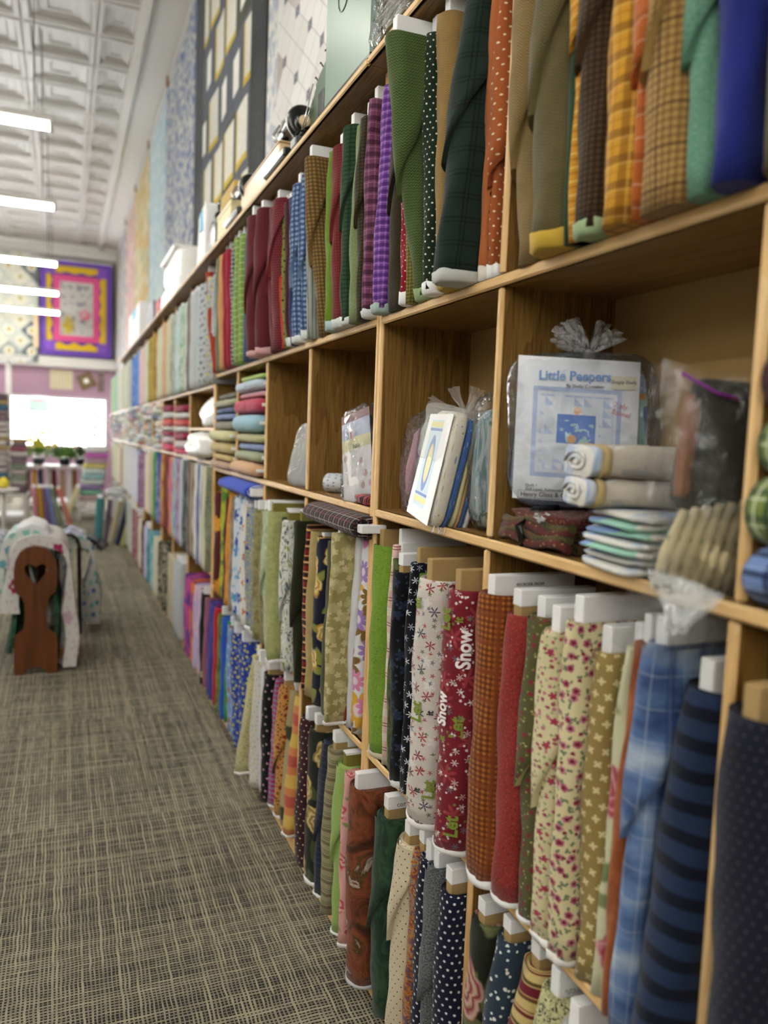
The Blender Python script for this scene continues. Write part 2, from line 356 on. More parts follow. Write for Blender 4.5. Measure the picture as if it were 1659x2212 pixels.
CLOTHS = dict(
 khaki=(p_plain, '7c7250', '5e553a'), royal=(p_plain, '23328f', '1a2268', 20), seagreen=(p_plain, '4f8a6e', '86b09a', 260, 1.2),
 tanplaid=(p_check, 'c09b5c', '7a552c', .010, .6, ('3d2a18', .050, .0022)),
 orangeplaid=(p_plaid, 'c46a30', [('s', 'f0d0b0', .03, .0015, 0, .8), ('t', 'f0d0b0', .03, .0015, 0, .8), ('t', '8f4a20', .06, .01, .01, .5)]),
 mustardplaid=(p_plaid, 'dca02a', [('s', '7a4a18', .035, .011, 0, .55), ('t', '7a4a18', .035, .011, 0, .6), ('s', '9a6420', .035, .0015, .017, .7), ('t', '9a6420', .035, .0015, .017, .7), ('s', 'f0cc80', .035, .0012, .008, .7), ('t', 'f0cc80', .035, .0012, .008, .7)]),
 brownhound=(p_check, '5a4228', '241a12', .009, .65), mustardline=(p_plaid, 'd89a2c', [('t', 'f4d488', .02, .002, 0, .8), ('t', 'a4661c', .02, .004, .008, .6)]),
 forest=(p_plain, '1f3a24', '2f5034', 200), oliveherr=(p_herr, '7c7048', '2e2a1a', .016, .0055), tanherr=(p_herr, 'a08656', '5c4828', .016, .0055),
 browncheck=(p_check, '9a6a40', '5a3820', .007), rustdot=(p_dots, 'ad5c2e', 'f4e0c0', .0135, .0019), blackdot=(p_dots, 'bb6a38', '1a1416', .034, .0062, 0, 1., 0),
 dkgreenplaid=(p_plaid, '1f2f29', [('s', '0d1614', .045, .003, 0, .8), ('s', '0d1614', .045, .003, .008, .8), ('t', '0d1614', .045, .003, 0, .8), ('t', '0d1614', .045, .003, .008, .8)]),
 tanherr2=(p_herr, 'b08e56', '6c5028', .014, .005), greendot=(p_dots, '1c2c1c', 'f4f4e0', .0135, .0019),
 greentweed=(p_herr, '60743f', '2e3c20', .006, .006), olivecheck=(p_check, '9a8c40', '4a4a20', .008), reddot=(p_dots, '9a1c2e', 'f4e0dc', .012, .0015),
 darkolive=(p_plain, '40361e', '2a2414', 200), purpleplaid=(p_plaid, '8248a8', [('s', 'b890d0', .014, .004, 0, .6), ('t', '4a2070', .018, .008, 0, .7), ('t', 'c8a8dc', .018, .002, .008, .5)]),
 plumplaid=(p_plaid, '7a4260', [('s', 'a87898', .016, .004, 0, .5), ('t', '3c1830', .03, .012, 0, .7), ('t', 'b48aa4', .03, .0015, .012, .6)]),
 darkcheck=(p_check, '4c4028', '20190f', .009, .6), sagetweed=(p_plain, '6e7a4e', '93a070', 260, 1.), dkgreenplaid2=(p_plaid, '2c4c2e', [('t', '16281a', .012, .004, 0, .7), ('s', '16281a', .02, .006, 0, .6)]),
 brickcheck=(p_check, '8c3232', '5a1c20', .008), lime2=(p_plain, '7a9a2c', '5f7c20'), tanbrowncheck=(p_check, '9c7a44', '54401f', .011, .7),
 greyline=(p_hstripe, 'a8aca4', [('6a7068', .0, .003)], .012, 's'), bluegingham=(p_check, '8fa8cc', '2a426e', .017, .8), navy2=(p_plain, '2c3a66'),
 darkredcheck=(p_check, '5a1c26', '34101a', .01), olivedot=(p_dots, '7c8c34', '20200c', .02, .004), redorange=(p_plain, 'c4362a'),
 maroondiamond=(p_dots, '8a3038', '2a1216', .009, .0031), maroon=(p_plain, '6c262c', '5a1e26', 200), slateplaid=(p_check, '5a6c94', '2c3a5a', .012),
 greenyplaid=(p_plaid, '7c9c4a', [('t', 'd4dc9c', .028, .003, 0, .8), ('s', 'd4dc9c', .028, .003, 0, .7)]), blackwhiteplaid=(p_plaid, '34403c', [('t', 'd8dcd8', .02, .004, 0, .7), ('s', 'd8dcd8', .02, .004, 0, .6)]),
 crimson=(p_plain, '9c1430'), peachy=(p_plain, 'e0a468', 'c88a50'), greygreen=(p_plain, '6c7c62'), rustred=(p_plain, 'a43a24'),
 greydot=(p_dots, 'cfd0d0', '7c8088', .014, .003), greyyellow=(p_layers, 'bcbebe', [(('cfc45c',), .05, .012, 4, .3, 1, 2, 0), (('8c9098',), .028, .007, 4, .3, 1, 3, 0)]),
 greypat=(p_layers, 'c4c8cc', [(('6c7078',), .034, .01, 4, .4, 1, 2, 0)]), palegrey=(p_plain, 'd0d4d6', 'bcc2c6', 40), taupe=(p_plain, '8a7e78'),
 whiteish=(p_mottle, [(.3, 'c8ccc4'), (.6, 'e4e6e2')], 30), palegreen=(p_mottle, [(.35, '8fb494'), (.6, 'd4e0cc')], 20), aquawhite=(p_mottle, [(.4, 'dfe6ea'), (.55, 'b8d8e4'), (.7, 'e4dc9c')], 14),
 sagemot=(p_mottle, [(.3, '8c9a84'), (.6, 'c4ccb8')], 18), creamy=(p_plain, 'e0dcc4', 'd0ccb0'), peachtan=(p_plain, 'dcb48c'), creampale=(p_plain, 'e4e2cc', 'd8d8c0'),
 gold=(p_mottle, [(.35, '8a661c'), (.6, 'c8a040')], 22), gold2=(p_mottle, [(.3, 'a08838'), (.7, 'd4bc60')], 22),
 navydot=(p_dots, '1a1c2c', '54525e', .012, .0014), navystripe=(p_hstripe, '223252', [('0a1124', .0, .017)], .040),
 denimplaid=(p_layers, 'a8bcd4', []), rustsuede=(p_mottle, [(.3, '84401e'), (.6, 'ac6034')], 16), 
 rosepale=(p_rose, 'd8d8b4', ('c46a78', 'a83c50', 'e0a0a8'), '7c8c5c', .13, .032), tanclover=(p_floral, 'a08850', ('ecdca8',), None, .021, .0062, 4, .1, .75, None, 1., False),
 rosecream=(p_layers, 'e4d8aa', [(('6c8060',), .017, .0042, 2, .8, 1, 3, .9), (('6c8060',), .022, .005, 3, .85, 1, 8, .9), (('c88090', 'b86078'), .023, .0068, 5, .2, 1, 4, .6), (('7c2034',), .023, .0036, 3, .3, 1, 4, .6), (('8c2440',), .027, .0034, 3, .3, 1, 6, .9)]),
 pinkcream=(p_layers, 'e2d8ac', [(('8a9868', '9cae78'), .0125, .003, 3, .7, 1, 3, .9), (('b4586a', 'a04058', 'c87888'), .014, .0036, 5, .4, 1, 4, .9), (('b03c58',), .038, .0066, 5, .5, 1, 5, .8)]),
 oliveberry=(p_layers, '5c5a34', [(('a09c50', 'c8c080'), .014, .0024, 3, .8, 1, 3, .9), (('8c2c3c',), .022, .0048, 6, .4, 1, 5, .8)]),
 redsprig=(p_layers, '9a3430', [(('5c2420', '6c4c30'), .007, .0016, 2, .75, 1, 3, .9), (('c05c54',), .008, .0012, 2, .6, 1, 6, .9)]),
 orangehound=(p_check, 'b8702a', '5e2614', .0105, .7, ('8a4420', .054, .010)),
 redsnow=(p_layers, '82222e', [(('a84048',), .07, .022, 6, .8, 2, 2, .5), (('e8e0e0', '7c7c90', 'd8c8c0'), .034, .0078, 6, .88, 3, 3, .7), (('f4f0ee', '7c9040', 'b85850', 'f0e8e8'), .022, .0034, 5, .6, 1, 5, .9), (('f8f4f4',), .03, .0022, 6, .0, 1, 7, .9)]),
 whitesnow=(p_layers, 'ddd5cc', [(('ebe6e2',), .06, .014, 6, .5, 2, 2, .5), (('8c2430', '5a5468', 'a83c40'), .044, .0125, 6, .88, 3, 3, .6), (('b03c40', '5c7038', 'b84848', '6c6878'), .024, .0055, 5, .8, 2, 5, .9)]),
 green3=(p_plain, '6c9438'), navysnow=(p_layers, '12141e', [(('e8ecf4', 'b0b8c8'), .026, .009, 6, .85, 3, 3, .6)]),
 blacknavy=(p_layers, '0b0d14', [(('26304a',), .04, .014, 5, .6, 1, 2, .6), (('3a4660',), .022, .004, 3, .8, 1, 5, .9)]), camo=(p_mottle, [(.4, '3c4a28'), (.6, '6c7848')], 24),
 pinkstripe=(p_plaid, 'e8c4bc', [('t', '8c3440', .032, .0025, 0, .9), ('t', '8c3440', .032, .0025, .007, .9), ('t', 'f0e4d4', .064, .02, .02, .9)]),
 lime=(p_swirl, '84a83a', '4f7a20', 75, .14, .8), bigdaisy=(p_floral, 'ecebf0', ('e890bc', 'a888cc', '8a6a34', 'e8b43c', 'd880b0'), None, .125, .056, 9, .3, .45, 'f0dce8', 2., True),
 white=(p_plain, 'e6e6e8', 'dcdce0'), brickswirl=(p_swirl, '983c34', 'c8685c', 90, .1, .7), tanfloral=(p_layers, 'a89c66', [(('c4b884',), .05, .022, 5, .35, 1, 2, .7), (('d8cc9c',), .03, .011, 5, .5, 1, 4, .8)]),
 dkolive2=(p_plain, '4a4c28', '3c3e20'), navyfloral=(p_rose, '12162e', ('e0c060', 'b87a34', 'f0e0a0'), '8c9040', .1, .034, 3.), tancrinkle=(p_plain, 'bca870', 'a48e58', 40),
 burgstripe=(p_hstripe, '6c2020', [('e0b878', .0, .006), ('1c1c14', .010, .008), ('e0b070', .022, .004), ('8c2420', .03, .012), ('1c1c14', .046, .003)], .052),
 dkolive3=(p_plain, '2e301c', '22240f'), zebraleaf=(p_mottle, [(.38, '5c6c70'), (.46, 'e6e6de'), (.56, 'e6e6de'), (.66, '94a060')], 34, 2, .55, 2.5),
 dkgreen3=(p_plain, '34402e'), olivemot=(p_mottle, [(.3, 'a0a468'), (.65, 'b8bc80')], 50, 5), sagemot2=(p_mottle, [(.3, '98a480'), (.65, 'ccd4b4')], 40, 5),
 olivebrown=(p_mottle, [(.35, '7c7048'), (.6, 'a09c6c')], 30, 5), bluedotstripe=(p_layers, '8c94a0', [(('c8bc50', '8c94a0'), .018, .0055, 4, .3, 1, 2, 0), (('2c3c9c',), .07, .009, 4, .2, 1, 4, 0)]),
 whiterust=(p_layers, 'e8e2dc', [(('c87850', 'd09070'), .06, .016, 3, .7, 1, 2, .7)]), whiteblue=(p_layers, 'dce4ec', [(('5c98d4', '3c58b4'), .085, .028, 5, .5, 1, 2, .6), (('8cc0e4',), .05, .01, 4, .6, 1, 5, .8)]),
 taupebrown=(p_mottle, [(.35, '7c6a58'), (.6, 'a89884')], 18, 5), orangeyel=(p_mottle, [(.35, 'd8701c'), (.55, 'e8a42c')], 14), darkred2=(p_plain, '5c1c24'), yelgreen=(p_mottle, [(.4, '5c8c3c'), (.55, 'c8c83c')], 12),
 sunflower=(p_layers, '5a1e1c', [(('e09020', '3c5028', 'e8a030'), .15, .045, 9, .3, 1, 2, .3)]), sagegrey=(p_mottle, [(.3, '7c8870'), (.6, 'a4ac94')], 30), bluestripe=(p_hstripe, 'dcdfe6', [('6c78a8', .01, .02)], .06, 's'),
 brownstripe=(p_hstripe, 'b8a898', [('7c6450', .01, .02)], .07, 's'), darkteal=(p_mottle, [(.4, '3c4a50'), (.6, '6c787c')], 16), purplemot=(p_mottle, [(.35, '8c4478'), (.6, 'b8a0cc')], 9), lavmulti=(p_mottle, [(.35, '8c94cc'), (.55, 'a8ccc4'), (.7, 'd89060')], 8),
 pink3=(p_mottle, [(.4, 'd8709c'), (.6, 'e09060')], 8), rust3=(p_plain, '8c3c28', '703024'), goldor=(p_mottle, [(.4, 'd8b040'), (.6, 'c06030')], 7), bluelav=(p_mottle, [(.4, '34409c'), (.6, 'a0a0cc')], 8), green4=(p_plain, '3c9040', '30a048'), creamtan=(p_plain, 'd8ceb4', 'c4ba98'),
 multiblue=(p_plain, '5c9cc8'), whitefloral=(p_layers, 'e4e4dc', [(('c87888', '8c9870'), .03, .006, 5, .5, 1, 2, .8)]), creamleaf=(p_mottle, [(.42, '26303a'), (.47, 'd8d49c'), (.58, 'd8d49c'), (.62, '2a3640')], 75, 3, .7, 2.6),
 burgcream=(p_hstripe, 'd0b878', [('6c1c28', .0, .006), ('8c3038', .009, .002), ('701c2c', .034, .016), ('5c4c24', .026, .006), ('5c4c24', .052, .006), ('8c3038', .030, .002)], .072),
 slatedot=(p_layers, '2e3e4e', [(('e8ece8', '2e3e4e', 'e8ece8'), .0165, .0026, 3, .15, 1, 3, .9), (('f0f0e8',), .034, .0036, 3, .15, 1, 5, .9)]),
 darkrose=(p_rose, '23281c', ('c8b494', '8c2434', 'd8a8a0'), '6c7048', .15, .05, 4.), navystar=(p_floral, '12162e', ('f0f0f4',), None, .0155, .0031, 5, .0, .5, None, 1., False),
 greytweed=(p_plain, '24282a', '84888a', 330, 1.3), paisley=(p_mottle, [(.36, '3c5c8c'), (.45, '8c3c24'), (.55, 'd08c2c'), (.65, '6c7c8c')], 60, 3, 1., 2.), creamdot=(p_dots, 'dcccae', '2c2820', .0155, .0016),
 dkgreenleaf=(p_mottle, [(.42, '1c3424'), (.6, '2e4c34')], 26, 3, .5, 2.),
 deer=(p_mottle, [(.28, '170f0c'), (.42, '5c3018'), (.52, '8c4a2c'), (.60, '4c3818'), (.66, 'c8b4a4'), (.7, '6c3424')], 11, 5, .8, 1.4),
 pinkfloral=(p_rose, 'e4a8a4', ('d8606c', 'f0c8c0', 'c44858'), '8c9c5c', .07, .022), black=(p_plain, '0c0d0f'), ltgreen=(p_swirl, 'a0bc68', '7c9c44', 90, .12, .7), burgdot2=(p_dots, '4a1c26', 'e4d4c8', .012, .0016),
 tanpaisley=(p_hstripe, 'a09a74', [('34342a', .002, .0014), ('7a6c54', .02, .010), ('34342a', .036, .0014)], .040), navyplaid=(p_plaid, '2a2e3c', [('t', '4c546c', .02, .002, 0, .7), ('s', '4c546c', .02, .002, 0, .7)]),
 darkrosegold=(p_rose, '23281e', ('c8a864', '8c6c34', 'e4d094'), '4c5430', .13, .042, 6.), burgdot=(p_dots, '3c1822', 'ecd4a0', .0215, .0026, .25),
 ombre=(p_hstripe, 'dc8c58', [('e4c060', .02, .05), ('c45c50', .1, .04)], .15), khakiband=(p_hstripe, 'b4a67c', [('3e4228', .02, .05)], .30), orangesprig=(p_layers, 'cc9450', [(('7c2c20', '5c3420'), .014, .0042, 3, .6, 1, 3, .9), (('8c2420',), .04, .008, 5, .4, 1, 5, .7)]),
 pinkblueplaid=(p_plaid, 'b83c74', [('t', '8c98b4', .02, .008, 0, .8), ('s', '8c98b4', .03, .004, 0, .5)]), blackpink=(p_dots, '0e0e12', 'c4a0a0', .03, .0046, .5),
 creamgold=(p_layers, 'd8d4cc', [(('c8b450', 'a8a0a8'), .02, .0045, 4, .5, 1, 3, .9)]), creamsprig=(p_layers, 'cfc898', [(('4c4830', '9c9450'), .02, .003, 3, .6, 1, 3, .9), (('b8b078',), .014, .003, 5, .4, 1, 4, .9)]),
 bluestar=(p_layers, '2c409c', [(('5c7cb4',), .03, .009, 5, .5, 1, 2, .8), (('d8cc50',), .026, .0068, 5, .5, 1, 4, .8)]), bluebear=(p_layers, '7c9cd0', [(('9c6c3c',), .07, .018, 5, .3, 1, 4, .5), (('a8c0e4',), .04, .01, 5, .3, 1, 5, .8)]),
 blue5=(p_plain, '2c5cc4'), olive5=(p_mottle, [(.4, '4c6420'), (.6, '7c8c34')], 14), red5=(p_plain, 'b41c2c'), bluepurple=(p_hstripe, '34409c', [('6c3084', .0, .02)], .05, 's'), mauve=(p_plain, 'a4687c'),
 blackflower=(p_layers, '0c0a0c', [(('c4505c', 'b8b878'), .14, .026, 5, .4, 1, 2, .5)]), pinklav=(p_mottle, [(.4, 'c0b4dc'), (.6, 'e4c4d8')], 6), orangemag=(p_mottle, [(.42, '9c2c7c'), (.52, 'e07830')], 5), pinkpurple=(p_mottle, [(.45, '6c3c94'), (.55, 'cc4c94')], 5),
 paleblue=(p_plain, 'c0ccd8'), blackfloral=(p_mottle, [(.44, '2c2a28'), (.56, 'a8a488')], 30), teal=(p_mottle, [(.4, '3c94a4'), (.6, 'a0d0d8')], 5), lavender=(p_plain, 'c4c0e0'),
)
for k, a in CLOTHS.items(): cloth('fabric_'+k, a[0], *a[1:])
# faded denim plaid: soft bands
m = MATS.pop('fabric_denimplaid'); bpy.data.materials.remove(m)
def p_denim():
    s, t = uvc(); n = noise(s*.6, t, 0, 14, 3)
    c = ramp(n, [(.3, '263e70'), (.5, '6482b2'), (.68, 'b4c2d2')])
    c = mix(band(s, .022, .0016)*.25, c, 'e4e8ec'); c = mix(band(t, .045, .003)*.16, c, 'e4e8ec'); c = mix(band(s, .05, .012, .01)*.5, c, '24407c')
    return c
cloth('fabric_denimplaid', p_denim)
cloth('selvage', p_plain, 'e8e6e2'); 
def hemmat(h):
    k = 'selvage_'+h
    if k not in MATS: cloth(k, p_plain, h)
    return k


# ------------------------------------------------------------------ room shell
def carpet():
    m, p = principled('carpet'); x, y, z = objc()
    N = 95.0
    def lines(a, b, sd, k):
        q = (a*N+noise(a*2, b*2.5, sd, 6, 2)*.9); r_ = q.fl(); f = (q.fr()-.5).ab()
        h = hashc(r_, (b*.9+sd).fl(), sd)[0]
        seg = noise(b*k, r_*3.7, sd, 1, 2)
        wd = h*.17+.07+seg*.13
        return (f.lt(wd))*(seg*1.5-.30+h*.35).mn(1.0).mx(0.0)
    l1 = lines(x, y, 1.3, 9.0); l2 = lines(y, x, 5.1, 9.0)
    fz = noise(x, y, z, 420, 2)
    big = noise(x, y, z, 2.2, 2)*.5+.75
    f = (l1.mx(l2*.9)*big*1.15+(fz-.5)*.5).mn(1.0).mx(0.0)
    c = mix(f, '29282b', 'a39b84')
    setc(p, 'Base Color', c); p.inputs['Roughness'].default_value = .95; p.inputs['Specular IOR Level'].default_value = .1
    bump(p, f+fz*.4, .6, .003); MATS['carpet'] = m
carpet()
RX0, RY0, RY1, RZ = -6.5, -9.0, 18.0, 5.2
MB().box(RX0, .3, RY0, RY1, -.1, 0).obj('floor', 'carpet', kind='structure')
wr = MB().box(.3, .42, RY0, RY1, 0, RZ).obj('wall_right', 'wall_paint', kind='structure')
MB().box(RX0-.1, RX0, RY0, RY1, 0, RZ).obj('wall_left', 'wall_paint', kind='structure')
MB().box(RX0, .3, RY0-.1, RY0, 0, RZ).obj('wall_back', 'wall_paint', kind='structure')
# front wall with the shop window
WX0, WX1, WZ0, WZ1 = -5.6, .1, 1.03, 2.10
fw = MB()
fw.box(RX0, .3, RY1, RY1+.15, 2.72, RZ)
fw.obj('wall_front', 'wall_paint', kind='structure')
MB().box(RX0, .3, RY1, RY1+.15, WZ1, 2.72, 0).box(RX0, WX0, RY1, RY1+.15, 0, WZ1).box(WX1, .3, RY1, RY1+.15, 0, WZ1).box(WX0, WX1, RY1, RY1+.15, 0, WZ0).obj('wall_front_mauve', 'mauve_wall', kind='structure')
MB().box(RX0, .3, RY1-.22, RY1-.002, 2.70, 2.90).obj('trim_1', 'white_paint', kind='structure')
win = MB(); 
for a, b_, c_, d in ((WX0, WX1, WZ0, WZ0+.05), (WX0, WX1, WZ1-.05, WZ1)): win.box(a, b_, RY1+.02, RY1+.1, c_, d)
for xx in (WX0, -3.7, -1.85, WX1-.05): win.box(xx, xx+.05, RY1+.02, RY1+.1, WZ0+.05, WZ1-.05)
wo = win.obj('window_1', 'white_paint', kind='structure')
gm, gp = principled('window_glass'); gp.inputs['Transmission Weight'].default_value = 1; gp.inputs['Roughness'].default_value = 0; gp.inputs['IOR'].default_value = 1.0; MATS['window_glass'] = gm
for a, b_ in ((WX0+.05, -3.7), (-3.65, -1.85), (-1.8, WX1-.05)): MB().box(a, b_, RY1+.05, RY1+.056, WZ0+.05, WZ1-.05).obj('pane', 'window_glass', wo)
# tin ceiling: pressed panels with stepped coffers
ceil = MB().box(RX0, .3, RY0, RY1, RZ+.06, RZ+.12).obj('ceiling', 'ceiling_tin', kind='structure')
def tin_panel(w_, l_, n, rings):
    b = MB()
    for (i0, i1, z0, z1) in rings:
        r0, r1 = i0, i1
        a = [(-w_/2+r0*w_, -l_/2+r0*l_), (w_/2-r0*w_, -l_/2+r0*l_), (w_/2-r0*w_, l_/2-r0*l_), (-w_/2+r0*w_, l_/2-r0*l_)]
        c = [(-w_/2+r1*w_, -l_/2+r1*l_), (w_/2-r1*w_, -l_/2+r1*l_), (w_/2-r1*w_, l_/2-r1*l_), (-w_/2+r1*w_, l_/2-r1*l_)]
        k = len(b.v); b.v += [(x, y, z0) for x, y in a]+[(x, y, z1) for x, y in c]
        for i in range(4): j = (i+1) % 4; b.face([k+j, k+i, k+4+i, k+4+j])
    k = len(b.v); b.v += [(x, y, rings[-1][3]) for x, y in c]; b.face([k+3, k+2, k+1, k])
    return b.mesh('tin_panel', 'ceiling_tin')
RG = [(0, .04, 0, -.012), (.04, .09, -.012, -.012), (.09, .12, -.012, .02), (.12, .2, .02, .022), (.2, .24, .022, .038), (.24, .33, .038, .038), (.33, .36, .038, .05)]
pm = tin_panel(.66, .68, 1, RG); ps = tin_panel(.35, .68, 1, RG)
yy = 5.0; k = 0
while yy < RY1-.2:
    place(ps, 'ceiling_panel', ceil, (-.275, yy+.34, RZ)); 
    for q in range(4): place(pm, 'ceiling_panel', ceil, (-.45-.33-.66*q, yy+.34, RZ))
    yy += .68
# flat band and mouldings between tin panels and the wall
b = MB().box(-.02, .3, RY0, RY1, RZ-.03, RZ+.05); b.obj('trim_2', 'white_paint', kind='structure')
b = MB()
for x0, x1, z0 in ((-.10, -.02, RZ-.06), (-.075, -.045, RZ-.085), (-.12, -.10, RZ-.03)): b.box(x0, x1, RY0, RY1, z0, RZ)
b.obj('trim_3', 'white_paint', kind='structure')
MB().box(RX0, .3, RY1-.12, RY1-.004, RZ-.25, RZ-.0).box(RX0, .3, RY1-.2, RY1-.12, RZ-.1, RZ).obj('trim_4', 'white_paint', kind='structure')
rail = MB().box(.255, .285, 2.0, RY1-.1, 5.10, 5.13).box(.285, .3, 2.0, RY1-.1, 5.06, 5.16).obj('trim_5', 'white_paint', kind='structure')
flat('clip_wood', '8c5c38', .5)
for y in (7.0, 8.9, 10.9, 12.9, 15.0, 6.5, 4.4): MB().box(.24, .262, y-.03, y+.03, 5.05, 5.15, 0, .003).obj('rail_clamp', 'clip_wood', rail)

# ------------------------------------------------------------------ fluorescent lamps
def lamp(x0, y, z, lab, n):
    t = thing('hanging_strip_light', lab, 'ceiling light', (x0, y, z), group='hanging strip lights across the shop')
    L = 2.4
    MB().box(-L, 0, -.035, .035, .028, .075, 0, .006).obj('housing', 'white_paint', t)
    MB().tube([(-L+.01, 0, 0), (-.012, 0, 0)], .027, 12).obj('tube', 'tube', t)
    MB().box(-.02, 0, -.03, .03, -.03, .03, 0, .004).obj('end_cap', 'white_paint', t)
    for xx in (-.12, -L+.12): MB().tube([(xx, 0, .07), (xx, 0, RZ-z+.04)], .004, 5).obj('suspension_cord', 'cord', t)
for i, y in enumerate((-7.3, -5.0, -2.7, -.4, 1.9, 4.1, 6.38, 8.64, 11.58, 14.07, 16.42)):  # rearmost lamps are out of view, added to brighten camera-facing sides
    vis = {6: 'nearest lit strip light, highest in view', 7: 'second lit strip light from the camera', 8: 'third lit strip light, just above the quilts on the far wall', 9: 'fourth lit strip light, across the floral quilt', 10: 'farthest lit strip light, lowest in view'}
    lamp(-.83+.008*i*0, y, 3.6, vis.get(i, 'unseen strip light added overhead behind the camera view'), i)
for y in (-6.2, -3.8, -1.2, 3.0, 7.5, 12.5): lamp(-3.8, y, 3.6, 'unseen added strip light of the second row left of the aisle', 9)  # unseen second row, added for more light in the shop

# ------------------------------------------------------------------ shelving units
ZU = dict(A=(2.373, 2.393), B=(1.749, 1.769), C=(1.26, 1.28), D=(.62, .64)); ZF = dict(A=(2.373, 2.393), B=(1.70, 1.72), C=(1.285, 1.305), D=(.68, .70))
def strip(b, x0, x1, y0, y1, z0, z1):      # bullnosed solid-wood edging
    b.box(x0, x1, y0, y1, z0, z1, 1, min(.0045, (z1-z0)*.3, (y1-y0)*.3))
def unit(y0, y1, Z, divs, label, top=True, mids=()):
    t = thing('shelving_unit', label, 'shelving unit', (0, 0, 0), group='oak shelving units along the wall')
    zt = Z['A'][0] if top else Z['B'][1]+.5
    for s in (0, 1):
        a = y0 if s == 0 else y1-.018
        b = MB().box(.006, .25, a, a+.018, 0, zt); strip(b, -.006, .006, a, a+.018, 0, zt); b.obj('side_panel', ['oak_z', 'maple_z'], t)
    for k in 'ABCD':
        if k == 'A' and not top: continue
        z0, z1 = Z[k]
        if k == 'A': b = MB().box(-.05, .29, y0-.001, y1+.001, z0, z1); strip(b, -.062, -.05, y0-.001, y1+.001, z0, z1)
        else: b = MB().box(.004, .25, y0+.018, y1-.018, z0, z1); strip(b, -.008, .004, y0+.018, y1-.018, z0-.001, z1+.001)
        b.obj('shelf', ['oak_y', 'maple_y'], t)
    b = MB().box(.02, .25, y0+.018, y1-.018, .0, .05); strip(b, -.004, .02, y0+.018, y1-.018, .0, .05); b.obj('base_shelf', ['oak_y', 'maple_y'], t)
    MB().box(.25, .256, y0, y1, .05, zt).obj('back_panel', 'backboard', t)
    secs = [(Z['B'][1], zt), (Z['C'][1], Z['B'][0]), (Z['D'][1], Z['C'][0]), (.05, Z['D'][0])]
    for y in divs:
        for q, (z0, z1) in enumerate(secs):
            o_ = .006 if q >= 2 else 0.0
            b = MB().box(.006, .25, y-.018+o_, y+o_, z0, z1); strip(b, -.005, .006, y-.018+o_, y+o_, z0+.001, z1-.001); b.obj('divider', ['oak_z', 'maple_z'], t)
    for (ya, yb, z) in mids: b = MB().box(.006, .25, ya, yb, z, z+.018); strip(b, -.005, .006, ya, yb, z, z+.018); b.obj('half_shelf', ['oak_y', 'maple_y'], t)
    return t
unit(-.52, 1.902, ZU, (.100, .707, 1.309), 'nearest oak shelving unit, filling the right half of the photo')
unit(1.906, 4.279, ZU, (2.529, 3.122, 3.70), 'second oak shelving unit, the one with the plaid bolt laid flat under its cubby')
unit(4.283, 6.70, ZF, (5.2, 5.97), 'third oak shelving unit, blurred, with the white plastic bags in its cubby', mids=((4.301, 5.182, 1.47),))
unit(6.702, 9.1, ZF, (7.5, 8.3), 'fourth oak shelving unit, far and blurred'); unit(9.102, 11.5, ZF, (10.3,), 'fifth oak shelving unit near the leaning bolts by the front')
unit(11.502, 14.0, ZF, (12.7,), 'low oak shelving unit nearest the shop window', top=False)

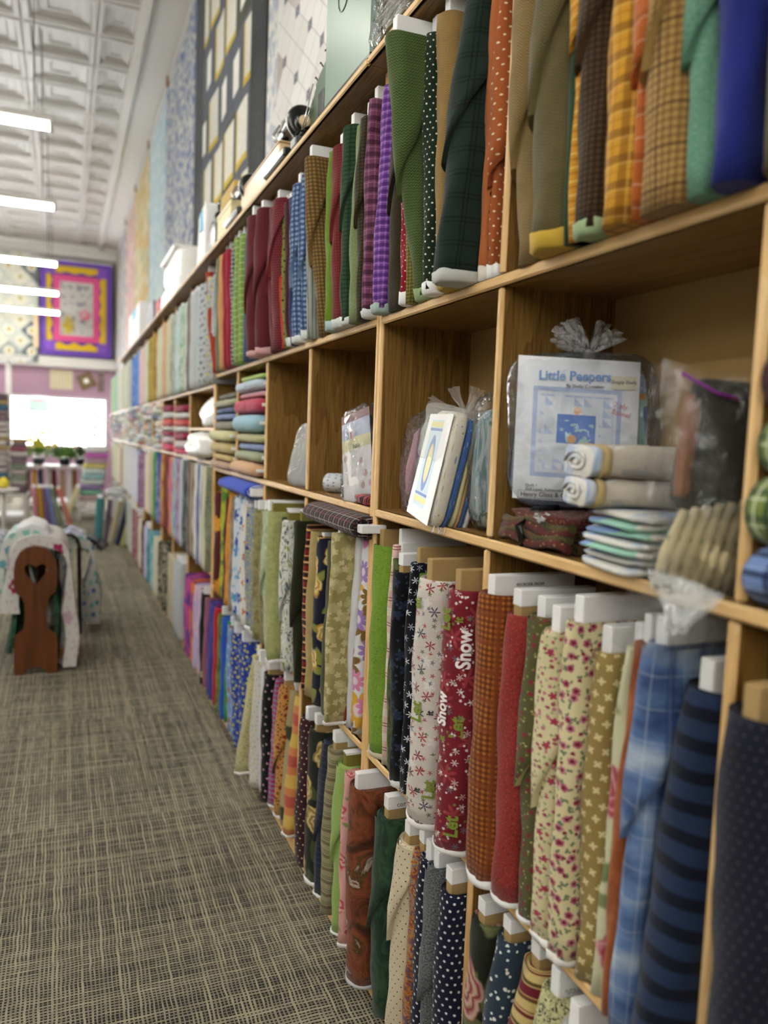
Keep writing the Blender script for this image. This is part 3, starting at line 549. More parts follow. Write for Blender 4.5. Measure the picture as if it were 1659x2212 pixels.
# ------------------------------------------------------------------ fabric bolts
def stad(W, T, n=7):
    """perimeter of a bolt's cross-section: starts at the back, runs along the near side, round the front and back; x into the shelf"""
    r = min(T/2, .05); pts = []
    for i in range(5): pts.append((W-r*.6-(W-r*.6-r)*i/4.0, -T/2))
    for i in range(1, n*2): a = math.pi*i/(n*2); pts.append((r-math.sin(a)*r, -math.cos(a)*T/2))
    for i in range(5): pts.append((r+(W-r*.6-r)*i/4.0, T/2))
    for i in range(1, 4): a = math.pi*i/4; pts.append((W-r*.6+math.sin(a)*r*.6, math.cos(a)*T/2))
    return pts
def bolt(x, yc, T, zb, H, lean, mat, board, hem, flap, label, group, W=.205, seed=0, xl=0.0):
    R = random.Random(seed); P = stad(W, T); n = len(P)
    t = thing('fabric_bolt', label, 'fabric bolt', (x, yc, zb), group=group)
    per = [0]
    for i in range(n): a, b = P[i], P[(i+1) % n]; per.append(per[-1]+math.hypot(a[0]-b[0], a[1]-b[1]))
    off = R.random(); K = 14; ph = [R.uniform(0, 6.3) for _ in range(6)]; wr = R.uniform(.5, 1.3)
    def sk(z): return lean*z/H
    def sx(z): return xl*z
    def out(i, e):                       # outward offset of perimeter point i
        a, b = P[i-1], P[(i+1) % n]; dx, dy = b[0]-a[0], b[1]-a[1]; L = math.hypot(dx, dy) or 1
        return P[i][0]-dy/L*e, P[i][1]+dx/L*e
    def bul(i, z):
        u = z/H
        e = .0022*math.sin(ph[0]+u*9+i*.5)+.0016*math.sin(ph[1]+u*23+i*.9)
        e += wr*.0024*max(0, 1-u*3.0)*math.sin(ph[2]+u*95+math.sin(i*.6+ph[4])*2.2)
        e += .004*math.sin(math.pi*min(1, u*1.05))
        return e
    b = MB(); h0 = .012 if hem else 0.0
    for k in range(K+1):
        z = h0+(H-h0)*k/K
        for i in range(n):
            px, py = out(i, bul(i, z)-(0.0015 if k == K else 0)); b.v.append((px+sx(z), py+sk(z), z))
    for k in range(K):
        for i in range(n):
            j = (i+1) % n; z0 = H*k/K; z1 = H*(k+1)/K
            b.face([k*n+i, k*n+j, (k+1)*n+j, (k+1)*n+i], [(off+per[i], z0), (off+per[i+1], z0), (off+per[i+1], z1), (off+per[i], z1)], 0, True)
    # top: rolled layers seen from above
    last = K*n; zt = H
    lay = [(.0035, .002), (.007, -.003), (.0095, .0015), (.0125, -.004), (T*.5-.006 if T > .045 else T*.42, -.007)]
    for q, (ins, dz) in enumerate(lay):
        ins = min(ins, T*.44); base = len(b.v)
        for i in range(n):
            px, py = out(i, -ins); b.v.append((px+sx(H), py+sk(H), H+dz))
        for i in range(n):
            j = (i+1) % n; b.face([last+i, last+j, base+j, base+i], [(off+per[i], H+ins), (off+per[i+1], H+ins), (off+per[i+1], H+ins+.004), (off+per[i], H+ins+.004)], 0, False)
        last = base
    b.face([last+i for i in range(n)], [(P[i][0], P[i][1]) for i in range(n)], 0)
    b.face([i for i in range(n-1, -1, -1)], [(P[i][0], P[i][1]) for i in range(n-1, -1, -1)], 0)
    b.flip().obj('fabric', 'fabric_'+mat, t)
    if hem:
        h = MB(); hh = R.uniform(.010, .018) if zb < 1.7 else R.uniform(.02, .03)
        for k, (z, e) in enumerate(((0, -.003), (.004, .002), (hh, .0035), (hh+.001, -.001))):
            for i in range(n):
                w_ = .0015*math.sin(i*1.3+ph[3])*(k > 0); px, py = out(i, e+bul(i, z)*.6+w_); h.v.append((px+sx(z), py+sk(z), z+(.003*math.sin(i*.8+ph[5]) if k == 2 else 0)))
        for k in range(3):
            for i in range(n): j = (i+1) % n; h.face([k*n+i, k*n+j, (k+1)*n+j, (k+1)*n+i], None, 0, True)
        h.face([i for i in range(n-1, -1, -1)], None)
        h.flip().obj('selvage_edge', hemmat(hem), t)
    if flap:
        # the loose end of the cloth folded diagonally across the spine
        f = MB(); i0, i1 = 1, 22; zf = H*R.uniform(.28, .5); sl = R.uniform(2.2, 3.2); rows_ = 6
        cols = list(range(i0, i1))
        for c_ in cols:
            pp = per[c_]-per[i0]; zl = zf+sl*max(0, (per[13]-per[c_]))*.9-.35*max(0, per[c_]-per[13]); zl = min(zl, H*.93)
            for k in range(rows_+1):
                z = zl+(H-.004-zl)*k/rows_; e = .0075*(1-k/rows_)+.003
                px, py = out(c_, e+bul(c_, z)); f.v.append((px+sx(z), py+sk(z), z))
            px, py = out(c_, bul(c_, zl)-.001); f.v.append((px+sx(zl), py+sk(zl), zl+.004))
        m_ = rows_+2
        for c_ in range(len(cols)-1):
            for k in range(rows_):
                a = c_*m_+k; z0, z1 = f.v[a][2], f.v[a+1][2]; s0, s1 = per[cols[c_]], per[cols[c_+1]]
                f.face([a, a+m_, a+m_+1, a+1], [(off+s0+.3, z0), (off+s1+.3, f.v[a+m_][2]), (off+s1+.3, f.v[a+m_+1][2]), (off+s0+.3, z1)], 0, True)
            a = c_*m_; f.face([a+m_-1, a+m_+m_-1, a+m_, a], [(0, 0)]*4, 0, False)
        f.flip().obj('folded_flap', 'fabric_'+mat, t)
    if board != 'N':
        up = {'W': .040, 'B': .042, 'BW': .046, 'O': .035, 'BB': .046, 'WT': .044, 'WT2': .05}[board]*R.uniform(.85, 1.1)
        if zb > 1.7: up = min(up, .598-H)
        up = max(.012, min(up, (.612 if zb > .5 else .562)-H))
        bw = min(.024, T*.6); x0, x1 = .018+sx(H), W-.012+sx(H)*.5
        bm = 'card_white' if board in ('W', 'WT', 'WT2') else 'card_olive' if board == 'O' else 'card_brown'
        if (zb > .5 and zb < 1 and (1.95 < yc < 2.42 or 3.2 < yc < 3.75)): up = .014
        core = MB().box(x0, x1, -bw/2+sk(H), bw/2+sk(H), H-.03, H+up, 0, .0015).obj('cardboard_core', bm, t)
        if board in ('BW', 'O'):
            hh = up*.62 if board == 'BW' else .006
            MB().box(x0-.001 if board == 'BW' else x0+.0, x1-.02, -bw/2-.0015+sk(H), bw/2+.0015+sk(H), H+up-hh, H+up+.0015, 0, .001).obj('end_label', 'card_white', core)
    return t
def word(t, s, size, x, y, z, rot, mat='ink', **k): return text('printed_lettering', s, size, t, (x, y, z), rot, mat, .0002, **k)
def wraptext(t, s_, size, q0, z0, T, mt):
    """lettering printed round the rounded spine, reading upwards"""
    o = text('printed_lettering', s_, size, t, (0, 0, 0), (0, 0, 0), mt, .0002, bold=.03); r = min(T/2, .05)
    for v in o.data.vertices:
        q = q0+v.co.y; e = .0085+v.co.z; z = z0+v.co.x
        if q < 0: v.co = (r-q, -T/2-e, z)
        else: f = q/r; v.co = (r-math.sin(f)*(r+e), -math.cos(f)*(T/2+e), z)
# row, x, y, thickness, base z, height, lean, cloth, board, selvage, flap, label, repeats
BOLTS = [
('B', -0.043, 0.6689, 0.0382, 1.769, 0.56, -0.014, 'khaki', 'N', '', 0, 'khaki brown wool bolt at the right edge of the upper shelf', 0.0),
('B', -0.048, 0.735, 0.052, 1.769, 0.56, -0.003, 'royal', 'W', '', 0, 'deep royal blue bolt, rightmost dark one on the upper shelf', 0.0),
('B', -0.04, 0.7831, 0.0383, 1.769, 0.56, 0.018, 'seagreen', 'N', '', 1, 'speckled sea green flannel bolt left of the royal blue one', 0.0),
('B', -0.049, 0.8461, 0.0817, 1.769, 0.56, -0.004, 'tanplaid', 'N', '', 1, 'tan and brown windowpane plaid bolt on the upper shelf', 0.0),
('B', -0.035, 0.8932, 0.022, 1.769, 0.56, 0.011, 'orangeplaid', 'N', '', 1, 'narrow rust orange bolt with white plaid lines beside the tan windowpane plaid', 0.0),
('B', -0.045, 0.942, 0.0696, 1.769, 0.56, -0.009, 'mustardplaid', 'W', '', 0, 'mustard yellow bolt with brown plaid on the upper shelf', 0.0),
('B', -0.043, 1.0109, 0.0621, 1.769, 0.56, -0.005, 'brownhound', 'N', '9fb58a', 1, 'dark brown houndstooth bolt left of the mustard plaid', 0.0),
('B', -0.035, 1.0384, 0.022, 1.769, 0.56, 0.018, 'mustardline', 'N', '', 1, 'narrow golden yellow bolt behind the dark brown houndstooth', 0.0),
('B', -0.035, 1.0485, 0.022, 1.769, 0.56, 0.02, 'forest', 'W', '', 0, 'narrow dark green bolt right of the olive herringbone', 0.0),
('B', -0.05, 1.1124, 0.0998, 1.769, 0.56, 0.016, 'oliveherr', 'W', 'c9a53c', 1, 'wide olive herringbone wool bolt with a yellow selvage at its foot', 0.0),
('B', -0.016, 1.207, 0.0834, 1.769, 0.56, 0.068, 'tanherr', 'W', '', 1, 'light brown herringbone bolt hanging short, just right of the shelf divider', 0.0),
('B', 0.015, 1.324, 0.02, 1.769, 0.56, 0.0, 'browncheck', 'N', '', 0, 'narrow brown small-check bolt left of the shelf divider', 0.0),
('B', -0.002, 1.347, 0.022, 1.769, 0.56, 0.0, 'rustdot', 'W', 'ffffff', 1, 'rust orange bolt with small cream polka dots', 0.0),
('B', -0.004, 1.378, 0.034, 1.769, 0.56, 0.0, 'blackdot', 'N', 'e8e0d4', 0, 'burnt orange bolt with big black polka dots', 0.0),
('B', -0.077, 1.4275, 0.065, 1.769, 0.536, 0.0, 'dkgreenplaid', 'N', 'c9ccc6', 1, 'dark green plaid wool bolt leaning to the right, grey selvage at its foot', 0.085),
('B', -0.04, 1.4848, 0.06, 1.769, 0.56, 0.057, 'tanherr2', 'W', 'c9a53c', 0, 'tan herringbone bolt with white board end, left of the leaning dark green plaid', 0.0),
('B', -0.037, 1.5588, 0.045, 1.769, 0.551, 0.051, 'greendot', 'W', 'ffffff', 0, 'dark green bolt with white pin dots', 0.0),
('B', -0.019, 1.64, 0.05, 1.769, 0.55, 0.0, 'greentweed', 'W', '9ab07f', 1, 'moss green tweed bolt leaning to the left against the white-capped board', -0.176),
('B', -0.028, 1.68, 0.02, 1.769, 0.5, 0.0, 'olivecheck', 'N', '', 0, 'thin olive yellow check bolt half hidden behind the moss green tweed', 0.0),
('B', -0.03, 1.711, 0.028, 1.769, 0.5, 0.0, 'reddot', 'N', 'ffffff', 0, 'red bolt with white dots half hidden behind the moss green tweed', 0.0),
('B', -0.025, 1.785, 0.09, 1.769, 0.518, 0.0, 'darkolive', 'N', '', 1, 'dark olive brown bolt just right of the joint between the two nearest shelving units', 0.0),
('B', -0.041, 1.8575, 0.049, 1.769, 0.531, -0.026, 'purpleplaid', 'W', 'a9bdb6', 0, 'bright purple plaid bolt next to the unit joint on the upper shelf', 0.0),
('B', -0.036, 1.9436, 0.0351, 1.769, 0.544, 0.008, 'plumplaid', 'W', 'd9dcdc', 0, 'dull plum plaid bolt left of the bright purple one', 0.0),
('B', -0.036, 1.9877, 0.0471, 1.769, 0.519, 0.013, 'darkcheck', 'W', '', 1, 'blackish brown check bolt left of the plum plaid', 0.0),
('B', -0.038, 2.044, 0.0595, 1.769, 0.508, -0.015, 'sagetweed', 'N', '', 0, 'sage green tweed bolt left of the blackish check', 0.0),
('B', -0.038, 2.1065, 0.0596, 1.769, 0.537, 0.015, 'dkgreenplaid2', 'W', 'e6e9e9', 1, 'dark green plaid bolt with white board end, between sage tweed and brick red check', 0.0),
('B', -0.039, 2.1751, 0.0716, 1.769, 0.513, 0.035, 'brickcheck', 'W', 'd9dcdc', 1, 'brick red small-check bolt on the upper shelf', 0.0),
('B', -0.038, 2.2454, 0.0628, 1.769, 0.515, 0.03, 'lime2', 'N', 'b9d0d4', 0, 'lime green bolt between brick red check and tan brown check', 0.0),
('B', -0.018, 2.37, 0.06, 1.769, 0.523, 0.0, 'tanbrowncheck', 'W', '', 1, 'tan and brown check bolt leaning left with its white board showing', -0.122),
('B', -0.033, 2.4509, 0.03, 1.769, 0.5, 0.058, 'greyline', 'N', '', 0, 'thin grey striped bolt behind the leaning tan and brown check', 0.0),
('B', -0.041, 2.6011, 0.0848, 1.769, 0.528, 0.046, 'bluegingham', 'W', 'e6e9e9', 1, 'the farther of two: light and dark blue gingham bolt on the upper shelf', 0.0),
('B', -0.041, 2.4895, 0.0391, 1.769, 0.528, 0.046, 'bluegingham', 'W', 'e6e9e9', 1, 'the nearer of two: light and dark blue gingham bolt on the upper shelf', 0.0),
('B', -0.034, 2.6658, 0.0385, 1.769, 0.508, 0.063, 'navy2', 'W', '', 0, 'narrow navy bolt left of the blue gingham', 0.0),
('B', -0.035, 2.7147, 0.0534, 1.769, 0.505, 0.076, 'darkredcheck', 'W', 'e6e9e9', 0, 'dark red check bolt left of the narrow navy one', 0.0),
('B', -0.033, 2.7714, 0.03, 1.769, 0.516, 0.078, 'olivedot', 'W', '', 0, 'thin olive green bolt with dark dots', 0.0),
('B', -0.033, 2.7843, 0.03, 1.769, 0.524, 0.112, 'redorange', 'W', '', 0, 'thin tomato red bolt leaning between maroon and olive ones', 0.0),
('B', -0.04, 2.9519, 0.0964, 1.769, 0.541, 0.04, 'maroondiamond', 'W', '', 1, 'the farther of two: maroon bolt with a fine black diamond pattern', 0.0),
('B', -0.04, 2.8515, 0.0964, 1.769, 0.541, 0.04, 'maroondiamond', 'W', '', 1, 'the nearer of two: maroon bolt with a fine black diamond pattern', 0.0),
('B', -0.069, 3.1836, 0.1, 1.769, 0.555, 0.029, 'maroon', 'W', 'd8a9a9', 1, 'the farther of two: wide plain maroon bolt on the upper shelf', 0.0),
('B', -0.069, 3.0594, 0.0851, 1.769, 0.555, 0.029, 'maroon', 'W', 'd8a9a9', 1, 'the nearer of two: wide plain maroon bolt on the upper shelf', 0.0),
('B', -0.038, 3.407, 0.1, 1.769, 0.556, 0.0, 'slateplaid', 'N', '', 0, 'the farther of two: slate blue plaid bolt left of the wide maroon one', 0.0),
('B', -0.038, 3.2953, 0.1, 1.769, 0.556, 0.0, 'slateplaid', 'N', '', 0, 'the nearer of two: slate blue plaid bolt left of the wide maroon one', 0.0),
('B', -0.038, 3.5803, 0.0769, 1.769, 0.56, 0.036, 'greenyplaid', 'W', '', 0, 'the farther of two: green bolt with pale yellow plaid lines on the upper shelf', 0.0),
('B', -0.038, 3.4994, 0.0769, 1.769, 0.56, 0.036, 'greenyplaid', 'W', '', 0, 'the nearer of two: green bolt with pale yellow plaid lines on the upper shelf', 0.0),
('B', -0.037, 3.6509, 0.0582, 1.769, 0.56, 0.056, 'blackwhiteplaid', 'W', '', 0, 'black and white plaid bolt between crimson and green plaid ones', 0.0),
('B', -0.038, 3.8373, 0.0824, 1.769, 0.56, 0.107, 'crimson', 'W', '', 0, 'the farther of two: crimson bolt on the upper shelf', 0.0),
('B', -0.038, 3.7509, 0.0824, 1.769, 0.56, 0.107, 'crimson', 'W', '', 0, 'the nearer of two: crimson bolt on the upper shelf', 0.0),
('B', -0.037, 3.9288, 0.0946, 1.769, 0.56, 0.069, 'peachy', 'N', '', 0, 'pale orange bolt left of the crimson one', 0.0),
('B', -0.037, 4.0283, 0.0985, 1.769, 0.56, 0.044, 'greygreen', 'N', '', 0, 'grey green bolt left of the pale orange one', 0.0),
('B', -0.034, 4.1626, 0.06, 1.769, 0.56, 0.285, 'rustred', 'W', '', 0, 'rust red bolt leaning left at the end of its shelving unit', 0.0),
('B', -0.035, 4.248, 0.022, 1.72, 0.565, 0.0, 'greydot', 'N', '', 0, 'light grey dotted bolt in the far upper row', 0.0),
('B', -0.037, 4.4313, 0.0795, 1.72, 0.565, 0.0, 'greyyellow', 'N', '', 0, 'the farther of two: grey bolt with yellow motif in the far upper row', 0.0),
('B', -0.037, 4.3478, 0.0795, 1.72, 0.565, 0.0, 'greyyellow', 'N', '', 0, 'the nearer of two: grey bolt with yellow motif in the far upper row', 0.0),
('B', -0.036, 4.6513, 0.0673, 1.72, 0.565, 0.0, 'greypat', 'N', '', 0, 'farthest of three: grey bolt with dark motif in the far upper row', 0.0),
('B', -0.036, 4.58, 0.0673, 1.72, 0.565, 0.0, 'greypat', 'N', '', 0, 'middle one of three: grey bolt with dark motif in the far upper row', 0.0),
('B', -0.036, 4.5087, 0.0673, 1.72, 0.565, 0.0, 'greypat', 'N', '', 0, 'nearest of three: grey bolt with dark motif in the far upper row', 0.0),
('B', -0.036, 4.931, 0.09, 1.72, 0.565, 0.0, 'palegrey', 'W', '', 0, 'farthest of three: pale grey plain bolt in the far upper row', 0.0),
('B', -0.036, 4.834, 0.09, 1.72, 0.565, 0.0, 'palegrey', 'W', '', 0, 'middle one of three: pale grey plain bolt in the far upper row', 0.0),
('B', -0.036, 4.737, 0.09, 1.72, 0.565, 0.0, 'palegrey', 'W', '', 0, 'nearest of three: pale grey plain bolt in the far upper row', 0.0),
('B', -0.036, 5.0823, 0.0655, 1.72, 0.565, 0.0, 'taupe', 'W', '', 0, 'the farther of two: dark taupe thin bolt in the far upper row', 0.0),
('B', -0.036, 5.0128, 0.0655, 1.72, 0.565, 0.0, 'taupe', 'W', '', 0, 'the nearer of two: dark taupe thin bolt in the far upper row', 0.0),
('B', -0.036, 5.2315, 0.059, 1.72, 0.565, 0.0, 'whiteish', 'N', '', 0, 'the farther of two: off-white mottled bolt in the far upper row', 0.0),
('B', -0.036, 5.1495, 0.061, 1.72, 0.565, 0.0, 'whiteish', 'N', '', 0, 'the nearer of two: off-white mottled bolt in the far upper row', 0.0),
('B', -0.036, 5.416, 0.09, 1.72, 0.565, 0.0, 'palegreen', 'N', '', 0, 'the farther of two: pale green bolt in the far upper row', 0.0),
('B', -0.036, 5.316, 0.09, 1.72, 0.565, 0.0, 'palegreen', 'N', '', 0, 'the nearer of two: pale green bolt in the far upper row', 0.0),
('B', -0.035, 5.683, 0.084, 1.72, 0.565, 0.0, 'aquawhite', 'W', '', 0, 'farthest of three: white and aqua bolt in the far upper row', 0.0),
('B', -0.035, 5.595, 0.084, 1.72, 0.565, 0.0, 'aquawhite', 'W', '', 0, 'middle one of three: white and aqua bolt in the far upper row', 0.0),
('B', -0.035, 5.507, 0.084, 1.72, 0.565, 0.0, 'aquawhite', 'W', '', 0, 'nearest of three: white and aqua bolt in the far upper row', 0.0),
('B', -0.035, 5.9935, 0.043, 1.72, 0.565, 0.0, 'sagemot', 'N', '', 0, 'farthest of three: sage mottled bolt in the far upper row', 0.0),
('B', -0.035, 5.8733, 0.09, 1.72, 0.565, 0.0, 'sagemot', 'N', '', 0, 'middle one of three: sage mottled bolt in the far upper row', 0.0),
('B', -0.035, 5.7767, 0.09, 1.72, 0.565, 0.0, 'sagemot', 'N', '', 0, 'nearest of three: sage mottled bolt in the far upper row', 0.0),
('B', -0.035, 6.2328, 0.0823, 1.72, 0.565, 0.0, 'creamy', 'W', '', 0, 'farthest of three: cream plain bolt in the far upper row', 0.0),
('B', -0.035, 6.1465, 0.0823, 1.72, 0.565, 0.0, 'creamy', 'W', '', 0, 'middle one of three: cream plain bolt in the far upper row', 0.0),
('B', -0.035, 6.0602, 0.0823, 1.72, 0.565, 0.0, 'creamy', 'W', '', 0, 'nearest of three: cream plain bolt in the far upper row', 0.0),
('B', -0.035, 6.4147, 0.0885, 1.72, 0.565, 0.0, 'peachtan', 'N', '', 0, 'the farther of two: peach tan bolt in the far upper row', 0.0),
('B', -0.035, 6.3223, 0.0885, 1.72, 0.565, 0.0, 'peachtan', 'N', '', 0, 'the nearer of two: peach tan bolt in the far upper row', 0.0),
('B', -0.034, 6.7821, 0.0877, 1.72, 0.565, 0.0, 'creampale', 'N', '', 0, 'farthest of four: very pale cream bolt in the far upper row', 0.0),
('B', -0.034, 6.6632, 0.0335, 1.72, 0.565, 0.0, 'creampale', 'N', '', 0, 'third of four: very pale cream bolt in the far upper row', 0.0),
('B', -0.034, 6.5986, 0.0877, 1.72, 0.565, 0.0, 'creampale', 'N', '', 0, 'second of four: very pale cream bolt in the far upper row', 0.0),
('B', -0.034, 6.5069, 0.0877, 1.72, 0.565, 0.0, 'creampale', 'N', '', 0, 'nearest of four: very pale cream bolt in the far upper row', 0.0),
('B', -0.034, 7.191, 0.09, 1.72, 0.565, 0.0, 'gold', 'N', '', 0, 'farthest of four: gold mottled bolt in the far upper row', 0.0),
('B', -0.034, 7.0885, 0.09, 1.72, 0.565, 0.0, 'gold', 'N', '', 0, 'third of four: gold mottled bolt in the far upper row', 0.0),
('B', -0.034, 6.986, 0.09, 1.72, 0.565, 0.0, 'gold', 'N', '', 0, 'second of four: gold mottled bolt in the far upper row', 0.0),
('B', -0.034, 6.8835, 0.09, 1.72, 0.565, 0.0, 'gold', 'N', '', 0, 'nearest of four: gold mottled bolt in the far upper row', 0.0),
('B', -0.034, 7.606, 0.09, 1.72, 0.565, 0.0, 'gold2', 'N', '', 0, 'farthest of four: dull gold bolt in the far upper row', 0.0),
('B', -0.034, 7.5246, 0.0452, 1.72, 0.565, 0.0, 'gold2', 'N', '', 0, 'third of four: dull gold bolt in the far upper row', 0.0),
('B', -0.034, 7.3985, 0.09, 1.72, 0.565, 0.0, 'gold2', 'N', '', 0, 'second of four: dull gold bolt in the far upper row', 0.0),
('B', -0.034, 7.2947, 0.09, 1.72, 0.565, 0.0, 'gold2', 'N', '', 0, 'nearest of four: dull gold bolt in the far upper row', 0.0),
('D', -0.055, 0.6166, 0.09, 0.64, 0.525, 0.021, 'navydot', 'B', '', 0, 'very dark navy bolt with faint pin dots, bottom right corner, brown board on top', 0.0),
('D', -0.054, 0.7575, 0.085, 0.64, 0.515, 0.0, 'navystripe', 'WT', '', 0, 'navy bolt with darker blue stripes leaning left of the right-hand divider', 0.1),
('D', -0.034, 0.829, 0.042, 0.64, 0.557, 0.0, 'denimplaid', 'W', '', 1, 'faded denim blue plaid bolt with a loose folded flap', 0.033),
('D', -0.023, 0.866, 0.028, 0.64, 0.549, 0.0, 'rustsuede', 'W', '', 0, 'rust brown suede-look bolt left of the faded denim plaid', 0.028),
('D', -0.013, 0.896, 0.028, 0.64, 0.533, 0.0, 'rosepale', 'W', '', 0, 'narrow pale green bolt with large pink roses', 0.03),
('D', -0.01, 0.9375, 0.049, 0.64, 0.513, 0.012, 'tanclover', 'W', '', 0, 'tan bolt with small cream clover sprigs', 0.0),
('D', -0.032, 0.9845, 0.039, 0.64, 0.55, 0.008, 'rosecream', 'W', 'f0ece6', 0, 'wide cream bolt with burgundy rosebuds and white box end', 0.0),
('D', -0.027, 1.0345, 0.055, 0.64, 0.52, 0.024, 'pinkcream', 'WT', 'ffffff', 1, 'cream bolt with crowded pink and green sprigs', 0.0),
('D', -0.019, 1.0925, 0.055, 0.64, 0.531, 0.022, 'oliveberry', 'W', 'f4f4f4', 1, 'olive green bolt with tiny dark red berries', 0.0),
('D', -0.034, 1.155, 0.064, 0.64, 0.523, 0.01, 'redsprig', 'BW', 'f4f4f4', 0, 'brick red bolt with tiny dark sprigs and a pin in its corner', 0.0),
('D', -0.047, 1.2295, 0.079, 0.64, 0.547, 0.007, 'orangehound', 'W', 'f4f4f4', 0, 'orange and brown houndstooth bolt beside the lower divider', 0.0),
('D', -0.056, 1.3545, 0.087, 0.64, 0.534, -0.006, 'redsnow', 'BB', 'f4f0ee', 0, 'wine red bolt printed with snowflakes and the words Let it Snow', 0.0),
('D', -0.065, 1.47, 0.1, 0.64, 0.534, -0.009, 'whitesnow', 'BB', 'f4f0ee', 0, 'off-white bolt printed with red snowflakes and lettering', 0.0),
('D', -0.008, 1.6059, 0.02, 0.64, 0.52, 0.006, 'green3', 'B', '', 0, 'thin leaf green bolt tucked behind the off-white snowflake bolt', 0.0),
('D', -0.02, 1.6139, 0.03, 0.64, 0.542, 0.001, 'navysnow', 'B', '', 0, 'black bolt with white snowflakes left of the off-white one', 0.0),
('D', -0.029, 1.6529, 0.0421, 0.64, 0.508, 0.038, 'blacknavy', 'BW', 'e8e8e8', 0, 'black bolt with faint navy paisley', 0.0),
('D', -0.004, 1.7413, 0.025, 0.64, 0.531, 0.01, 'camo', 'W', '', 0, 'dull green mottled bolt just behind the black paisley one', 0.0),
('D', -0.004, 1.7727, 0.025, 0.64, 0.562, -0.012, 'pinkstripe', 'W', '', 0, 'pale pink bolt with burgundy stripes and little cakes', 0.0),
('D', -0.014, 1.8375, 0.089, 0.64, 0.548, 0.021, 'lime', 'B', 'c9bfa8', 0, 'lime green bolt with fine swirls beside the unit joint', 0.0),
('D', -0.007, 2.0039, 0.05, 0.64, 0.549, -0.052, 'bigdaisy', 'W', '', 0, 'white bolt with large pink, brown and lilac daisies', 0.0),
('D', -0.005, 2.0456, 0.035, 0.64, 0.547, -0.024, 'white', 'W', '', 0, 'plain white bolt left of the big daisy print', 0.0),
('D', -0.013, 2.0751, 0.022, 0.64, 0.515, 0.032, 'brickswirl', 'O', 'f4f4f4', 0, 'brick red bolt with fine swirls left of the white one', 0.0),
('D', -0.063, 2.0762, 0.022, 0.64, 0.557, -0.024, 'tanfloral', 'W', 'f0e8e8', 0, 'wide tan bolt with cream flower print and white box end', 0.0),
('D', -0.042, 2.1675, 0.1, 0.64, 0.52, -0.028, 'dkolive2', 'N', '', 0, 'narrow dark olive bolt between tan flower and navy flower bolts', 0.0),
('D', -0.041, 2.2652, 0.0893, 0.64, 0.516, -0.006, 'navyfloral', 'BW', '', 0, 'navy bolt with yellow and rust flowers', 0.0),
('D', -0.038, 2.3454, 0.0652, 0.64, 0.524, 0.002, 'tancrinkle', 'N', '', 0, 'crinkled tan gold bolt right of the divider', 0.0),
('D', -0.033, 2.4028, 0.03, 0.64, 0.536, 0.009, 'burgstripe', 'N', '', 0, 'bolt with red, cream and black aztec stripes against the divider', 0.0),
('D', -0.038, 2.4938, 0.0304, 0.64, 0.538, 0.024, 'dkolive3', 'O', '', 1, 'very dark olive bolt left of the aztec stripe one', 0.0),
('D', -0.036, 2.6222, 0.06, 0.64, 0.525, 0.041, 'zebraleaf', 'O', '', 1, 'off-white bolt with grey and green leaves', 0.0),
('D', -0.034, 2.6766, 0.0429, 0.64, 0.528, 0.06, 'dkgreen3', 'O', '', 0, 'dark grey green bolt between leaf print and sage mottled bolts', 0.0),
('D', -0.065, 2.7256, 0.0489, 0.64, 0.545, 0.04, 'olivemot', 'O', 'f4f4f4', 0, 'olive mottled bolt with white foot', 0.0),
('D', -0.04, 2.9133, 0.1, 0.64, 0.529, 0.061, 'sagemot2', 'W', '', 1, 'the farther of two: pale sage mottled bolt right of the brown olive one', 0.0),
('D', -0.04, 2.8067, 0.1, 0.64, 0.529, 0.061, 'sagemot2', 'W', '', 1, 'the nearer of two: pale sage mottled bolt right of the brown olive one', 0.0),
('D', -0.039, 3.0713, 0.0615, 0.64, 0.522, 0.026, 'olivebrown', 'W', '', 0, 'the farther of two: olive and brown mottled bolt with white box end', 0.0),
('D', -0.039, 3.0019, 0.0692, 0.64, 0.522, 0.026, 'olivebrown', 'W', '', 0, 'the nearer of two: olive and brown mottled bolt with white box end', 0.0),
('D', -0.039, 3.2303, 0.075, 0.64, 0.514, 0.043, 'bluedotstripe', 'W', 'f4f4f4', 0, 'the farther of two: grey bolt with blue and yellow dotted stripes', 0.0),
('D', -0.039, 3.1564, 0.0648, 0.64, 0.514, 0.043, 'bluedotstripe', 'W', 'f4f4f4', 0, 'the nearer of two: grey bolt with blue and yellow dotted stripes', 0.0),
('D', -0.038, 3.3165, 0.0913, 0.64, 0.524, 0.006, 'whiterust', 'W', '', 0, 'white bolt with rust leaves', 0.0),
('D', -0.038, 3.5121, 0.0947, 0.64, 0.54, -0.041, 'whiteblue', 'W', '', 0, 'the farther of two: white bolt with large blue flowers', 0.0),
('D', -0.038, 3.4135, 0.0947, 0.64, 0.54, -0.041, 'whiteblue', 'W', '', 0, 'the nearer of two: white bolt with large blue flowers', 0.0),
('D', -0.038, 3.6578, 0.0443, 0.64, 0.523, -0.027, 'taupebrown', 'W', '', 0, 'the farther of two: taupe brown mottled bolt left of the blue flower one', 0.0),
('D', -0.038, 3.5976, 0.0682, 0.64, 0.523, -0.027, 'taupebrown', 'W', '', 0, 'the nearer of two: taupe brown mottled bolt left of the blue flower one', 0.0),
('D', -0.037, 3.7524, 0.0911, 0.64, 0.545, -0.062, 'orangeyel', 'N', '', 0, 'bright orange and yellow bolt in the middle of the wall', 0.0),
('D', -0.034, 3.824, 0.0462, 0.64, 0.509, -0.032, 'darkred2', 'N', '', 0, 'dark wine red bolt left of the orange one', 0.0),
('D', -0.035, 3.8842, 0.0682, 0.64, 0.553, 0.012, 'yelgreen', 'N', '', 0, 'yellow green mottled bolt beside the sunflower one', 0.0),
